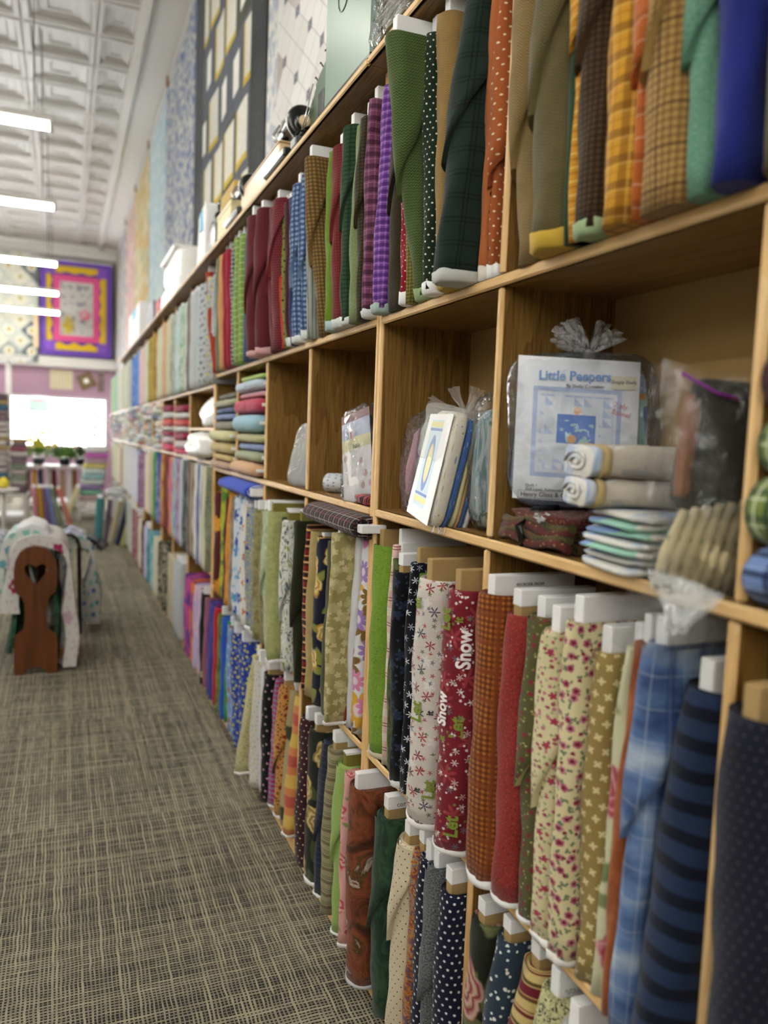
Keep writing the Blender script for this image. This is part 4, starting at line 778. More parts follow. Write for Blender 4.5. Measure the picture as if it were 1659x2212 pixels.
('D', -0.037, 4.0002, 0.1, 0.64, 0.52, 0.006, 'sunflower', 'N', '', 0, 'maroon bolt with orange sunflowers at the unit end', 0.0),
('D', -0.035, 4.31, 0.014, 0.7, 0.575, 0.0, 'sagegrey', 'W', '', 0, 'sage grey bolt in the far middle row', 0.0),
('D', -0.037, 4.4473, 0.0815, 0.7, 0.575, 0.0, 'creamy', 'N', '', 0, 'the farther of two: plain cream bolt in the far middle row', 0.0),
('D', -0.037, 4.3617, 0.0815, 0.7, 0.575, 0.0, 'creamy', 'N', '', 0, 'the nearer of two: plain cream bolt in the far middle row', 0.0),
('D', -0.036, 4.5898, 0.0625, 0.7, 0.575, 0.0, 'bluestripe', 'N', '', 0, 'the farther of two: white bolt with blue grey stripes in the far middle row', 0.0),
('D', -0.036, 4.5233, 0.0625, 0.7, 0.575, 0.0, 'bluestripe', 'N', '', 0, 'the nearer of two: white bolt with blue grey stripes in the far middle row', 0.0),
('D', -0.036, 4.771, 0.09, 0.7, 0.575, 0.0, 'whiteish', 'W', '', 0, 'the farther of two: off-white mottled bolt in the far middle row', 0.0),
('D', -0.036, 4.6735, 0.09, 0.7, 0.575, 0.0, 'whiteish', 'W', '', 0, 'the nearer of two: off-white mottled bolt in the far middle row', 0.0),
('D', -0.036, 4.9312, 0.0715, 0.7, 0.575, 0.0, 'brownstripe', 'N', '', 0, 'the farther of two: brown striped bolt in the far middle row', 0.0),
('D', -0.036, 4.8557, 0.0715, 0.7, 0.575, 0.0, 'brownstripe', 'N', '', 0, 'the nearer of two: brown striped bolt in the far middle row', 0.0),
('D', -0.036, 5.1575, 0.045, 0.7, 0.575, 0.0, 'darkteal', 'N', '', 0, 'farthest of three: dark grey teal bolt in the far middle row', 0.0),
('D', -0.036, 5.092, 0.078, 0.7, 0.575, 0.0, 'darkteal', 'N', '', 0, 'middle one of three: dark grey teal bolt in the far middle row', 0.0),
('D', -0.036, 5.01, 0.078, 0.7, 0.575, 0.0, 'darkteal', 'N', '', 0, 'nearest of three: dark grey teal bolt in the far middle row', 0.0),
('D', -0.036, 5.4, 0.07, 0.7, 0.575, 0.0, 'palegrey', 'W', '', 0, 'farthest of three: pale grey plain bolt in the far middle row', 0.0),
('D', -0.036, 5.326, 0.07, 0.7, 0.575, 0.0, 'palegrey', 'W', '', 0, 'middle one of three: pale grey plain bolt in the far middle row', 0.0),
('D', -0.036, 5.252, 0.07, 0.7, 0.575, 0.0, 'palegrey', 'W', '', 0, 'nearest of three: pale grey plain bolt in the far middle row', 0.0),
('D', -0.035, 5.5442, 0.0675, 0.7, 0.575, 0.0, 'purplemot', 'N', '', 0, 'the farther of two: purple mottled bolt in the far middle row', 0.0),
('D', -0.035, 5.4727, 0.0675, 0.7, 0.575, 0.0, 'purplemot', 'N', '', 0, 'the nearer of two: purple mottled bolt in the far middle row', 0.0),
('D', -0.035, 5.734, 0.09, 0.7, 0.575, 0.0, 'lavmulti', 'N', '', 0, 'the farther of two: lavender and mint bolt in the far middle row', 0.0),
('D', -0.035, 5.6335, 0.09, 0.7, 0.575, 0.0, 'lavmulti', 'N', '', 0, 'the nearer of two: lavender and mint bolt in the far middle row', 0.0),
('D', -0.035, 5.901, 0.076, 0.7, 0.575, 0.0, 'pink3', 'N', '', 0, 'the farther of two: pink and orange bolt in the far middle row', 0.0),
('D', -0.035, 5.821, 0.076, 0.7, 0.575, 0.0, 'pink3', 'N', '', 0, 'the nearer of two: pink and orange bolt in the far middle row', 0.0),
('D', -0.035, 6.303, 0.09, 0.7, 0.575, 0.0, 'rust3', 'N', '', 0, 'farthest of four: rust red bolt in the far middle row', 0.0),
('D', -0.035, 6.2008, 0.09, 0.7, 0.575, 0.0, 'rust3', 'N', '', 0, 'third of four: rust red bolt in the far middle row', 0.0),
('D', -0.035, 6.0985, 0.09, 0.7, 0.575, 0.0, 'rust3', 'N', '', 0, 'second of four: rust red bolt in the far middle row', 0.0),
('D', -0.035, 6.0066, 0.0692, 0.7, 0.575, 0.0, 'rust3', 'N', '', 0, 'nearest of four: rust red bolt in the far middle row', 0.0),
('D', -0.035, 6.5375, 0.071, 0.7, 0.575, 0.0, 'goldor', 'N', '', 0, 'farthest of three: gold over orange bolt in the far middle row', 0.0),
('D', -0.035, 6.4625, 0.071, 0.7, 0.575, 0.0, 'goldor', 'N', '', 0, 'middle one of three: gold over orange bolt in the far middle row', 0.0),
('D', -0.035, 6.3875, 0.071, 0.7, 0.575, 0.0, 'goldor', 'N', '', 0, 'nearest of three: gold over orange bolt in the far middle row', 0.0),
('D', -0.035, 6.7767, 0.0767, 0.7, 0.575, 0.0, 'bluelav', 'N', '', 0, 'farthest of three: blue and lavender bolt in the far middle row', 0.0),
('D', -0.035, 6.6688, 0.0223, 0.7, 0.575, 0.0, 'bluelav', 'N', '', 0, 'middle one of three: blue and lavender bolt in the far middle row', 0.0),
('D', -0.035, 6.6153, 0.0767, 0.7, 0.575, 0.0, 'bluelav', 'N', '', 0, 'nearest of three: blue and lavender bolt in the far middle row', 0.0),
('D', -0.034, 7.067, 0.09, 0.7, 0.575, 0.0, 'green4', 'N', '', 0, 'farthest of three: bright green bolt in the far middle row', 0.0),
('D', -0.034, 6.968, 0.09, 0.7, 0.575, 0.0, 'green4', 'N', '', 0, 'middle one of three: bright green bolt in the far middle row', 0.0),
('D', -0.034, 6.869, 0.09, 0.7, 0.575, 0.0, 'green4', 'N', '', 0, 'nearest of three: bright green bolt in the far middle row', 0.0),
('D', -0.034, 7.4334, 0.0873, 0.7, 0.575, 0.0, 'creamtan', 'W', '', 0, 'farthest of four: cream tan bolt in the far middle row', 0.0),
('D', -0.034, 7.3421, 0.0873, 0.7, 0.575, 0.0, 'creamtan', 'W', '', 0, 'third of four: cream tan bolt in the far middle row', 0.0),
('D', -0.034, 7.2509, 0.0873, 0.7, 0.575, 0.0, 'creamtan', 'W', '', 0, 'second of four: cream tan bolt in the far middle row', 0.0),
('D', -0.034, 7.1596, 0.0873, 0.7, 0.575, 0.0, 'creamtan', 'W', '', 0, 'nearest of four: cream tan bolt in the far middle row', 0.0),
('E', -0.06, 0.945, 0.06, 0.052, 0.5, 0.0, 'whitefloral', 'WT2', '', 0, 'bolt with white box end lettered SOUTH SEA at the bottom edge', 0.06),
('E', -0.097, 1.0125, 0.065, 0.052, 0.512, 0.0, 'creamleaf', 'W', '', 0, 'cream bolt with crowded dark leaf scrolls at the bottom edge', 0.151),
('E', -0.108, 1.0875, 0.065, 0.052, 0.507, 0.0, 'burgcream', 'BW', '', 0, 'cream bolt with burgundy and gold stripes on the lowest shelf', 0.197),
('E', -0.064, 1.16, 0.06, 0.052, 0.512, 0.0, 'slatedot', 'BW', '', 0, 'slate blue bolt spattered with white dots', 0.082),
('E', -0.032, 1.24, 0.07, 0.052, 0.5, 0.0, 'darkrose', 'BW', '', 0, 'dark green bolt with large cream and crimson roses', 0.005),
('E', -0.044, 1.3428, 0.0635, 0.052, 0.5, 0.007, 'navystar', 'BW', '', 0, 'navy bolt with white stars right next to the lower divider', 0.0),
('E', -0.038, 1.401, 0.0471, 0.052, 0.512, 0.022, 'greytweed', 'W', '', 1, 'charcoal grey tweed bolt between two navy star bolts', 0.0),
('E', -0.04, 1.4583, 0.0614, 0.052, 0.511, 0.0, 'navystar', 'W', '', 0, 'narrow navy bolt with white stars left of the grey tweed', 0.0),
('E', -0.036, 1.5108, 0.0376, 0.052, 0.508, -0.011, 'paisley', 'BW', '', 0, 'narrow orange, gold and blue paisley bolt', 0.0),
('E', -0.045, 1.5814, 0.0975, 0.052, 0.5, -0.024, 'creamdot', 'BW', '', 1, 'cream bolt with fine black pin dots', 0.0),
('E', -0.045, 1.685, 0.1, 0.052, 0.5, 0.0, 'dkgreenleaf', 'BW', '', 1, 'dark green bolt with tone-on-tone fern print, box end lettered COT', 0.0),
('E', -0.067, 1.802, 0.1, 0.052, 0.51, 0.036, 'deer', 'W', 'c9c9cf', 0, 'brown bolt printed with stags and antlers, nearest of its unit', 0.0),
('E', -0.043, 1.9435, 0.035, 0.052, 0.5, 0.002, 'pinkfloral', 'N', 'f4f4f4', 0, 'narrow pink floral bolt behind the stag print', 0.0),
('E', -0.041, 2.006, 0.084, 0.052, 0.5, -0.002, 'ltgreen', 'O', 'f4f4f4', 1, 'light green swirl bolt on the lowest shelf', 0.0),
('E', -0.005, 2.0671, 0.04, 0.052, 0.5, 0.02, 'black', 'BW', '', 0, 'plain black bolt with white label on its board', 0.0),
('E', -0.043, 2.1181, 0.0559, 0.052, 0.512, -0.028, 'tanpaisley', 'BW', '', 0, 'khaki bolt with thin black stripes and paisley bands', 0.0),
('E', -0.003, 2.1604, 0.02, 0.052, 0.503, -0.007, 'burgdot2', 'W', '', 0, 'thin burgundy dotted bolt left of the light green one', 0.0),
('E', -0.037, 2.2, 0.0532, 0.052, 0.512, -0.054, 'navyplaid', 'N', 'f4f4f4', 1, 'narrow navy plaid bolt', 0.0),
('E', -0.042, 2.2786, 0.0981, 0.052, 0.5, -0.006, 'darkrosegold', 'BW', 'f4f4f4', 0, 'dark green bolt with large golden roses', 0.0),
('E', -0.041, 2.406, 0.1, 0.052, 0.5, -0.028, 'burgdot', 'W', '', 0, 'burgundy bolt with cream dots on the lowest shelf', 0.0),
('E', -0.03, 2.59, 0.06, 0.052, 0.5, 0.0, 'ombre', 'N', 'f4f4f4', 0, 'coral and yellow ombre bolt leaning', 0.071),
('E', -0.025, 2.67, 0.06, 0.052, 0.5, 0.0, 'khakiband', 'W', '', 0, 'khaki bolt with olive bands', 0.043),
('E', -0.036, 2.7317, 0.0573, 0.052, 0.512, -0.035, 'orangesprig', 'BW', 'f4f4f4', 1, 'light orange bolt with brown sprigs', 0.0),
('E', -0.002, 2.8121, 0.02, 0.052, 0.5, -0.073, 'black', 'W', '', 0, 'thin black bolt behind the khaki banded one', 0.0),
('E', -0.034, 2.815, 0.035, 0.052, 0.512, -0.053, 'pinkblueplaid', 'N', 'f4f4f4', 0, 'pink and blue plaid bolt right of the black dotted one', 0.0),
('E', -0.038, 2.8759, 0.0809, 0.052, 0.5, 0.006, 'blackpink', 'BW', '', 0, 'black bolt with pale pink dots', 0.0),
('E', -0.033, 2.9545, 0.03, 0.052, 0.506, 0.008, 'white', 'N', '', 0, 'thin white bolt left of the black and pink dotted one', 0.0),
('E', -0.054, 3.02, 0.08, 0.052, 0.512, 0.0, 'creamgold', 'W', '', 0, 'off-white bolt with gold flecks bulging out to the aisle', 0.024),
('E', -0.099, 3.142, 0.036, 0.052, 0.5, 0.0, 'creamsprig', 'W', 'ffffff', 0, 'cream sprigged bolt pushed out over the carpet at its foot', 0.133),
('E', -0.038, 3.4282, 0.1, 0.052, 0.5, 0.116, 'bluestar', 'W', '', 0, 'the farther of two: blue bolt with yellow stars on the lowest shelf', 0.0),
('E', -0.038, 3.2691, 0.1, 0.052, 0.5, 0.116, 'bluestar', 'W', '', 0, 'the nearer of two: blue bolt with yellow stars on the lowest shelf', 0.0),
('E', -0.038, 3.6363, 0.0874, 0.052, 0.5, 0.05, 'bluebear', 'W', '', 0, 'the farther of two: light blue bolt with brown blotches', 0.0),
('E', -0.038, 3.5354, 0.1, 0.052, 0.5, 0.05, 'bluebear', 'W', '', 0, 'the nearer of two: light blue bolt with brown blotches', 0.0),
('E', -0.032, 3.7551, 0.03, 0.052, 0.512, -0.059, 'green4', 'N', '', 0, 'bright green bolt behind the light blue one', 0.0),
('E', -0.034, 3.8019, 0.0576, 0.052, 0.512, -0.012, 'blue5', 'N', '', 0, 'bright blue bolt right of the olive one', 0.0),
('E', -0.037, 3.8939, 0.1, 0.052, 0.512, -0.024, 'olive5', 'W', '', 0, 'olive moss bolt right of the bright red one', 0.0),
('E', -0.037, 4.0149, 0.1, 0.052, 0.512, -0.001, 'red5', 'N', '', 0, 'bright red bolt in the middle of the lowest row', 0.0),
('E', -0.037, 4.1967, 0.0825, 0.052, 0.512, -0.044, 'bluepurple', 'N', '', 0, 'the farther of two: blue violet bolt left of the bright red one', 0.0),
('E', -0.037, 4.1102, 0.0825, 0.052, 0.512, -0.044, 'bluepurple', 'N', '', 0, 'the nearer of two: blue violet bolt left of the bright red one', 0.0),
('E', -0.036, 4.3181, 0.0302, 0.052, 0.512, -0.048, 'mauve', 'N', '', 0, 'thin mauve bolt right of the black blossom one', 0.0),
('E', -0.037, 4.3921, 0.1, 0.052, 0.512, -0.001, 'blackflower', 'W', '', 0, 'black bolt with pink blossoms', 0.0),
('E', -0.036, 4.6838, 0.1, 0.052, 0.51, -0.022, 'pinklav', 'N', '', 0, 'the farther of two: pale pink and lavender bolt', 0.0),
('E', -0.036, 4.538, 0.1, 0.052, 0.51, -0.022, 'pinklav', 'N', '', 0, 'the nearer of two: pale pink and lavender bolt', 0.0),
('E', -0.036, 4.8665, 0.0832, 0.052, 0.5, -0.012, 'orangemag', 'N', '', 0, 'the farther of two: orange over magenta bolt in the lowest row', 0.0),
('E', -0.036, 4.7794, 0.0832, 0.052, 0.5, -0.012, 'orangemag', 'N', '', 0, 'the nearer of two: orange over magenta bolt in the lowest row', 0.0),
('E', -0.036, 5.0601, 0.096, 0.052, 0.5, 0.013, 'pinkpurple', 'N', '', 0, 'the farther of two: pink over purple bolt, left end of the bright run', 0.0),
('E', -0.036, 4.9601, 0.096, 0.052, 0.5, 0.013, 'pinkpurple', 'N', '', 0, 'the nearer of two: pink over purple bolt, left end of the bright run', 0.0),
('E', -0.034, 5.3545, 0.067, 0.052, 0.512, 0.0, 'greydot', 'N', '', 0, 'grey dotted bolt in the far bottom row', 0.0),
('E', -0.035, 5.5683, 0.0673, 0.052, 0.512, 0.0, 'paleblue', 'W', '', 0, 'farthest of three: pale blue bolt in the far bottom row', 0.0),
('E', -0.035, 5.497, 0.0673, 0.052, 0.512, 0.0, 'paleblue', 'W', '', 0, 'middle one of three: pale blue bolt in the far bottom row', 0.0),
('E', -0.035, 5.4257, 0.0673, 0.052, 0.512, 0.0, 'paleblue', 'W', '', 0, 'nearest of three: pale blue bolt in the far bottom row', 0.0),
('E', -0.035, 5.929, 0.042, 0.052, 0.512, 0.0, 'creamtan', 'N', '', 0, 'farthest of four: cream tan bolt in the far bottom row', 0.0),
('E', -0.035, 5.854, 0.09, 0.052, 0.512, 0.0, 'creamtan', 'N', '', 0, 'third of four: cream tan bolt in the far bottom row', 0.0),
('E', -0.035, 5.755, 0.09, 0.052, 0.512, 0.0, 'creamtan', 'N', '', 0, 'second of four: cream tan bolt in the far bottom row', 0.0),
('E', -0.035, 5.656, 0.09, 0.052, 0.512, 0.0, 'creamtan', 'N', '', 0, 'nearest of four: cream tan bolt in the far bottom row', 0.0),
('E', -0.035, 6.6375, 0.085, 0.052, 0.5, 0.0, 'blackfloral', 'N', '', 0, 'farthest of four: black and cream floral bolt in the far bottom row', 0.0),
('E', -0.035, 6.4682, 0.09, 0.052, 0.5, 0.0, 'blackfloral', 'N', '', 0, 'third of four: black and cream floral bolt in the far bottom row', 0.0),
('E', -0.035, 6.2965, 0.09, 0.052, 0.5, 0.0, 'blackfloral', 'N', '', 0, 'second of four: black and cream floral bolt in the far bottom row', 0.0),
('E', -0.035, 6.1248, 0.09, 0.052, 0.5, 0.0, 'blackfloral', 'N', '', 0, 'nearest of four: black and cream floral bolt in the far bottom row', 0.0),
('E', -0.034, 6.9731, 0.0777, 0.052, 0.5, 0.0, 'creamy', 'N', '', 0, 'farthest of four: plain cream bolt in the far bottom row', 0.0),
('E', -0.034, 6.8914, 0.0777, 0.052, 0.5, 0.0, 'creamy', 'N', '', 0, 'third of four: plain cream bolt in the far bottom row', 0.0),
('E', -0.034, 6.8096, 0.0777, 0.052, 0.5, 0.0, 'creamy', 'N', '', 0, 'second of four: plain cream bolt in the far bottom row', 0.0),
('E', -0.034, 6.7449, 0.0437, 0.052, 0.5, 0.0, 'creamy', 'N', '', 0, 'nearest of four: plain cream bolt in the far bottom row', 0.0),
('E', -0.034, 7.5215, 0.039, 0.052, 0.5, 0.0, 'teal', 'N', '', 0, 'farthest of four: teal turquoise bolt in the far bottom row', 0.0),
('E', -0.034, 7.3638, 0.09, 0.052, 0.5, 0.0, 'teal', 'N', '', 0, 'third of four: teal turquoise bolt in the far bottom row', 0.0),
('E', -0.034, 7.2315, 0.09, 0.052, 0.5, 0.0, 'teal', 'N', '', 0, 'second of four: teal turquoise bolt in the far bottom row', 0.0),
('E', -0.034, 7.0992, 0.09, 0.052, 0.5, 0.0, 'teal', 'N', '', 0, 'nearest of four: teal turquoise bolt in the far bottom row', 0.0),
('E', -0.034, 7.7697, 0.0867, 0.052, 0.5, 0.0, 'lavender', 'W', '', 0, 'farthest of three: lavender bolt in the far bottom row', 0.0),
('E', -0.034, 7.679, 0.0867, 0.052, 0.5, 0.0, 'lavender', 'W', '', 0, 'middle one of three: lavender bolt in the far bottom row', 0.0),
('E', -0.034, 7.5883, 0.0867, 0.052, 0.5, 0.0, 'lavender', 'W', '', 0, 'nearest of three: lavender bolt in the far bottom row', 0.0),
('E', -0.034, 8.16, 0.09, 0.052, 0.511, 0.0, 'darkred2', 'N', '', 0, 'farthest of four: dark red bolt in the far bottom row', 0.0),
('E', -0.034, 8.062, 0.09, 0.052, 0.511, 0.0, 'darkred2', 'N', '', 0, 'third of four: dark red bolt in the far bottom row', 0.0),
('E', -0.034, 7.964, 0.09, 0.052, 0.511, 0.0, 'darkred2', 'N', '', 0, 'second of four: dark red bolt in the far bottom row', 0.0),
('E', -0.034, 7.866, 0.09, 0.052, 0.511, 0.0, 'darkred2', 'N', '', 0, 'nearest of four: dark red bolt in the far bottom row', 0.0),
('E', -0.034, 8.487, 0.076, 0.052, 0.5, 0.0, 'creampale', 'N', '', 0, 'farthest of four: very pale cream bolt in the far bottom row', 0.0),
('E', -0.034, 8.407, 0.076, 0.052, 0.5, 0.0, 'creampale', 'N', '', 0, 'third of four: very pale cream bolt in the far bottom row', 0.0),
('E', -0.034, 8.3335, 0.063, 0.052, 0.5, 0.0, 'creampale', 'N', '', 0, 'second of four: very pale cream bolt in the far bottom row', 0.0),
('E', -0.034, 8.2445, 0.071, 0.052, 0.5, 0.0, 'creampale', 'N', '', 0, 'nearest of four: very pale cream bolt in the far bottom row', 0.0)]
ALLB = []
random.seed(5)
for q, (row, x, yc, T, zb, H, lean, mat, board, hem, fl, label, xl) in enumerate(BOLTS):
    grp = {'B': 'fabric bolts on the upper shelf', 'D': 'fabric bolts on the middle shelf', 'E': 'fabric bolts on the lowest shelf'}[row]
    t = bolt(x+(rnd(-.008, .008) if yc > 2.5 else 0), yc, T, zb, H, lean, mat, board, hem, fl, label, grp, seed=q*7+3, xl=xl)
    ALLB.append((t, mat, T, H, board))
for t, mat, T, H, board in ALLB:
    R90 = math.pi/2
    if mat in ('redsnow', 'whitesnow'):
        flat('p_green', '7c8c34', .9); flat('p_white', 'f2eeee', .9); G, Wt, K_ = 'p_green', 'p_white', 'ink'
        L_ = ((.455, .050, 'Let', .034, G), (.475, .027, 'it', .02, G), (.385, .012, 'Snow', .034, Wt), (.265, .050, 'Snow', .030, Wt), (.245, .018, 'Let', .034, G), (.235, .05, 'it', .018, G), (.045, .020, 'Let', .034, G)) if mat == 'redsnow' else \
             ((.475, .060, 'et', .026, G), (.235, .050, 'Let', .034, G), (.255, .026, 'it', .018, K_), (.075, .018, 'Let', .032, G), (.085, .045, 'it', .018, K_))
        for z0, q0, s_, sz, cm in L_: wraptext(t, s_, sz, q0, z0, T, cm)
    if mat == 'orangehound': word(t, 'REORDER FROM', .008, .06, -.0125, H+.016, (R90, 0, 0))
    if mat == 'dkgreenleaf': word(t, 'COT', .011, .04, -.0142, H+.025, (R90, 0, 0))
    if mat == 'whitefloral': word(t, 'SOUTH SEA IM', .013, .03, -.006, H+.0665, (0, 0, 0))

# ------------------------------------------------------------------ far bolts, too many to count: one object per stretch
PAL = dict(
 B=[(330,'b8942c'),(314,'c8ccb0'),(308,'d8b4b4'),(303,'b8a8d4'),(299,'3c84c4'),(286,'4478c8'),(283,'9c9cbc'),(275,'b4bca8'),(256,'d0d0bc'),(250,'b0bcc8'),(245,'9cc49c'),(239,'a8c4a0'),(230,'e0e0dc')],
 D=[(322,'d8ccb0'),(312,'d8c8c0'),(304,'7c4878'),(298,'7c98c8'),(292,'c8ccdc'),(282,'d0ccd8'),(272,'ccd4c4'),(266,'b8a08c'),(260,'9c7870'),(257,'e0d0b8'),(248,'b8c09c'),(244,'c4ccb8'),(238,'c09080'),(230,'c8b0a8')],
 E=[(300,'e0dcd0'),(292,'7c2444'),(286,'c0c0b8'),(282,'a4a8a0'),(276,'989e98'),(268,'8c9490'),(258,'b4a890'),(250,'7c8490'),(240,'b0a8a0')])
def far_bolts(row, y0, y1, zb):
    pr = {'B': 2.0, 'D': 1.0, 'E': .4}[row]; b = MB(); cols = []; R = random.Random(ord(row)); y = y0
    Mi = camo.matrix_world.inverted()
    while y < y1:
        T_ = R.uniform(.055, .09)
        for a_, c_ in ((7.481, 7.501), (8.281, 8.301), (9.081, 9.121), (10.281, 10.301), (11.481, 11.521), (12.681, 12.701)):
            if y < c_ and y+T_+.002 > a_: y = c_+.001
        if y > 13.88: break
        q = Mi @ Vector((-.03, y, zb)); u = 829.5+1700*q.x/-q.z
        pal = PAL[row]; c = pal[-1][1]
        for i, (uu, cc) in enumerate(pal):
            if u >= uu: c = cc if (i == 0 or R.random() < .75) else pal[i-1][1]; break
        c = lin(c); H = R.uniform(.5, .56); le = R.uniform(-.02, .03); n0 = len(b.f)
        x0 = R.uniform(-.05, -.01); P = [(x0+.02, -T_/2), (x0+.005, -T_*.3), (x0, 0), (x0+.005, T_*.3), (x0+.02, T_/2), (.17, T_/2), (.18, 0), (.17, -T_/2)]
        k = len(b.v)
        for z in (0, H):
            for px, py in P: b.v.append((px, y+T_/2+py+le*z/H, zb+z))
        for i in range(8): j = (i+1) % 8; b.face([k+j, k+i, k+8+i, k+8+j])
        b.face([k+8+i for i in range(7, -1, -1)])
        cols += [c]*(len(b.f)-n0); n0 = len(b.f)
        if R.random() < .7:
            b.box(x0+.02, .16, y+T_/2-.01+le, y+T_/2+.01+le, zb+H-.01, zb+H+.04); cols += [lin('e4e4e2')]*(len(b.f)-n0)
        y += T_+.004
    return b, cols
def vcol(me, cols):
    at = me.color_attributes.new('Col', 'FLOAT_COLOR', 'CORNER')
    arr = []
    for p_, c in zip(me.polygons, cols): arr += list(c)*p_.loop_total
    at.data.foreach_set('color', np.array(arr, dtype=np.float32))
m, p = principled('fabric_far'); at_ = NT.nodes.new('ShaderNodeAttribute'); at_.attribute_name = 'Col'
x, y, z = objc(); nn = noise(x, y, z, 22, 3)
setc(p, 'Base Color', mix((nn-.35).mx(0.0).mn(1.0)*.8, at_.outputs['Color'], 'e0e0dc')); p.inputs['Roughness'].default_value = .9; MATS['fabric_far'] = m
for row, y0, y1, zb in (('B', 7.64, 13.88, 1.722), ('D', 7.503, 13.88, .702), ('E', 8.52, 13.88, .052)):
    b, cols = far_bolts(row, y0, y1, zb); o = b.obj('fabric_bolts', 'fabric_far', label='far blurred run of fabric bolts on the '+{'B': 'upper', 'D': 'middle', 'E': 'lowest'}[row]+' shelf near the shop window', cat='fabric bolts', kind='stuff'); vcol(o.data, cols)

# ------------------------------------------------------------------ soft goods helpers
def sgn(v, e): return math.copysign(abs(v)**e, v)
def puff(b, c, s, e1=.35, e2=.35, nu=22, nv=9, amp=.004, seed=0, rot=0.0, m=0, shear=(0, 0)):
    """rounded cushion-like block, centre c, half sizes s"""
    R = random.Random(seed); ph = [R.uniform(0, 6.3) for _ in range(5)]; cr, sr = math.cos(rot), math.sin(rot)
    def fn(u, v):
        a = u*2*math.pi; q = (v-.5)*math.pi
        x = sgn(math.cos(q), e1)*sgn(math.cos(a), e2); y = sgn(math.cos(q), e1)*sgn(math.sin(a), e2); z = sgn(math.sin(q), e1)
        d = amp*(math.sin(ph[0]+a*3+z*2)+.7*math.sin(ph[1]+a*7+q*3)+.6*math.sin(ph[2]+z*6+a))
        X_, Y_, Z_ = x*(s[0]+d), y*(s[1]+d), z*(s[2]+d*.5)
        X_ += shear[0]*Z_; Y_ += shear[1]*Z_
        return (c[0]+X_*cr-Y_*sr, c[1]+X_*sr+Y_*cr, c[2]+Z_)
    per = 4*(s[0]+s[1])
    b.grid(fn, nu, nv, lambda u, v: (u*per, v*(2*s[2]+2*min(s[0], s[1]))), m, True); return b
def pack(name, label, cat, c, s, mat, group=None, seed=0, rot=0.0, layers=1, e=.3, amp=.003):
    """a folded piece of cloth: layers folded on each other, the round fold towards the aisle"""
    t = thing(name, label, cat, (c[0], c[1], c[2]), (0, 0, rot), group)
    h = s[2]*2/layers
    for k in range(layers):
        b = MB(); puff(b, (0, 0, h*(k+.5)), (s[0]*(1-.03*(k % 2)), s[1]*(1-.02*((k+1) % 2)), h*.52), .45, e, 22, 7, amp, seed+k)
        b.obj('fold', 'fabric_'+mat if 'fabric_'+mat in MATS else mat, t)
    return t
def roll(name, label, cat, c, L, r, mat, axis='y', rot=0.0, group=None, squash=.8, end='selvage', core=None):
    t = thing(name, label, cat, c, (0, 0, rot), group); b = MB()
    D = (1, 0, 0) if axis == 'x' else (0, 1, 0); n = 20
    rings = []
    for q, (d, k) in enumerate(((-L/2, .90), (-L/2+.004, .99), (-L/2+.03, 1), (-L/4, 1.03), (0, .98), (L/4, 1.02), (L/2-.03, 1), (L/2-.004, .99), (L/2, .90))):
        rings.append((d, r*k))
    base = 0
    for d, rr in rings:
        for j in range(n):
            a = 2*math.pi*j/n; u, v = math.cos(a)*rr, math.sin(a)*rr*squash
            b.v.append((d, u, v+r*squash) if axis == 'x' else (u, d, v+r*squash))
    for i in range(len(rings)-1):
        for j in range(n):
            q = (j+1) % n; per = 2*math.pi*r
            b.face([i*n+j, i*n+q, (i+1)*n+q, (i+1)*n+j], [(per*j/n, rings[i][0]), (per*(j+1)/n, rings[i][0]), (per*(j+1)/n, rings[i+1][0]), (per*j/n, rings[i+1][0])], 0, True)
    mt = 'fabric_'+mat if 'fabric_'+mat in MATS else mat
    b.obj('rolled_cloth', mt, t)
    for sgn_ in (-1, 1):     # spiral of layers at each end
        e_ = MB(); pts = []
        for k in range(70):
            a = k*.42; rr = r*(.93-.80*k/70); u, v = math.cos(a)*rr, math.sin(a)*rr*squash
            d = sgn_*(L/2+.0005)
            pts.append((d, u, v+r*squash) if axis == 'x' else (u, d, v+r*squash))
        e_.tube(pts, r*.022, 4); e_.obj('cut_edge', end, t)
        f = MB(); d = sgn_*(L/2-.001)
        f.v = [((d, math.cos(2*math.pi*j/n)*r*.92, math.sin(2*math.pi*j/n)*r*.92*squash+r*squash) if axis == 'x' else (math.cos(2*math.pi*j/n)*r*.92, d, math.sin(2*math.pi*j/n)*r*.92*squash+r*squash)) for j in range(n)]
        f.face(list(range(n)), [(v[0]+v[1], v[2]) for v in f.v]); f.obj('roll_end', mt, t)
    if core: 
        w_, h_ = core; bx = MB()
        for s_ in (-1, 1):
            a, c2 = sorted((s_*(L/2-.01), s_*(L/2+.03)))
            if axis == 'x': bx.box(a, c2, -w_/2, w_/2, r*squash-h_/2, r*squash+h_/2, 0, .002)
            else: bx.box(-w_/2, w_/2, a, c2, r*squash-h_/2, r*squash+h_/2, 0, .002)
        bx.obj('cardboard_core', 'card_white', t)
    return t
def hclr(name, c, c2=None, sc=30):
    if 'fabric_'+name not in MATS: cloth('fabric_'+name, p_plain, c, c2 or c, sc)
    return name
def sheetpts(P, n=1): pass
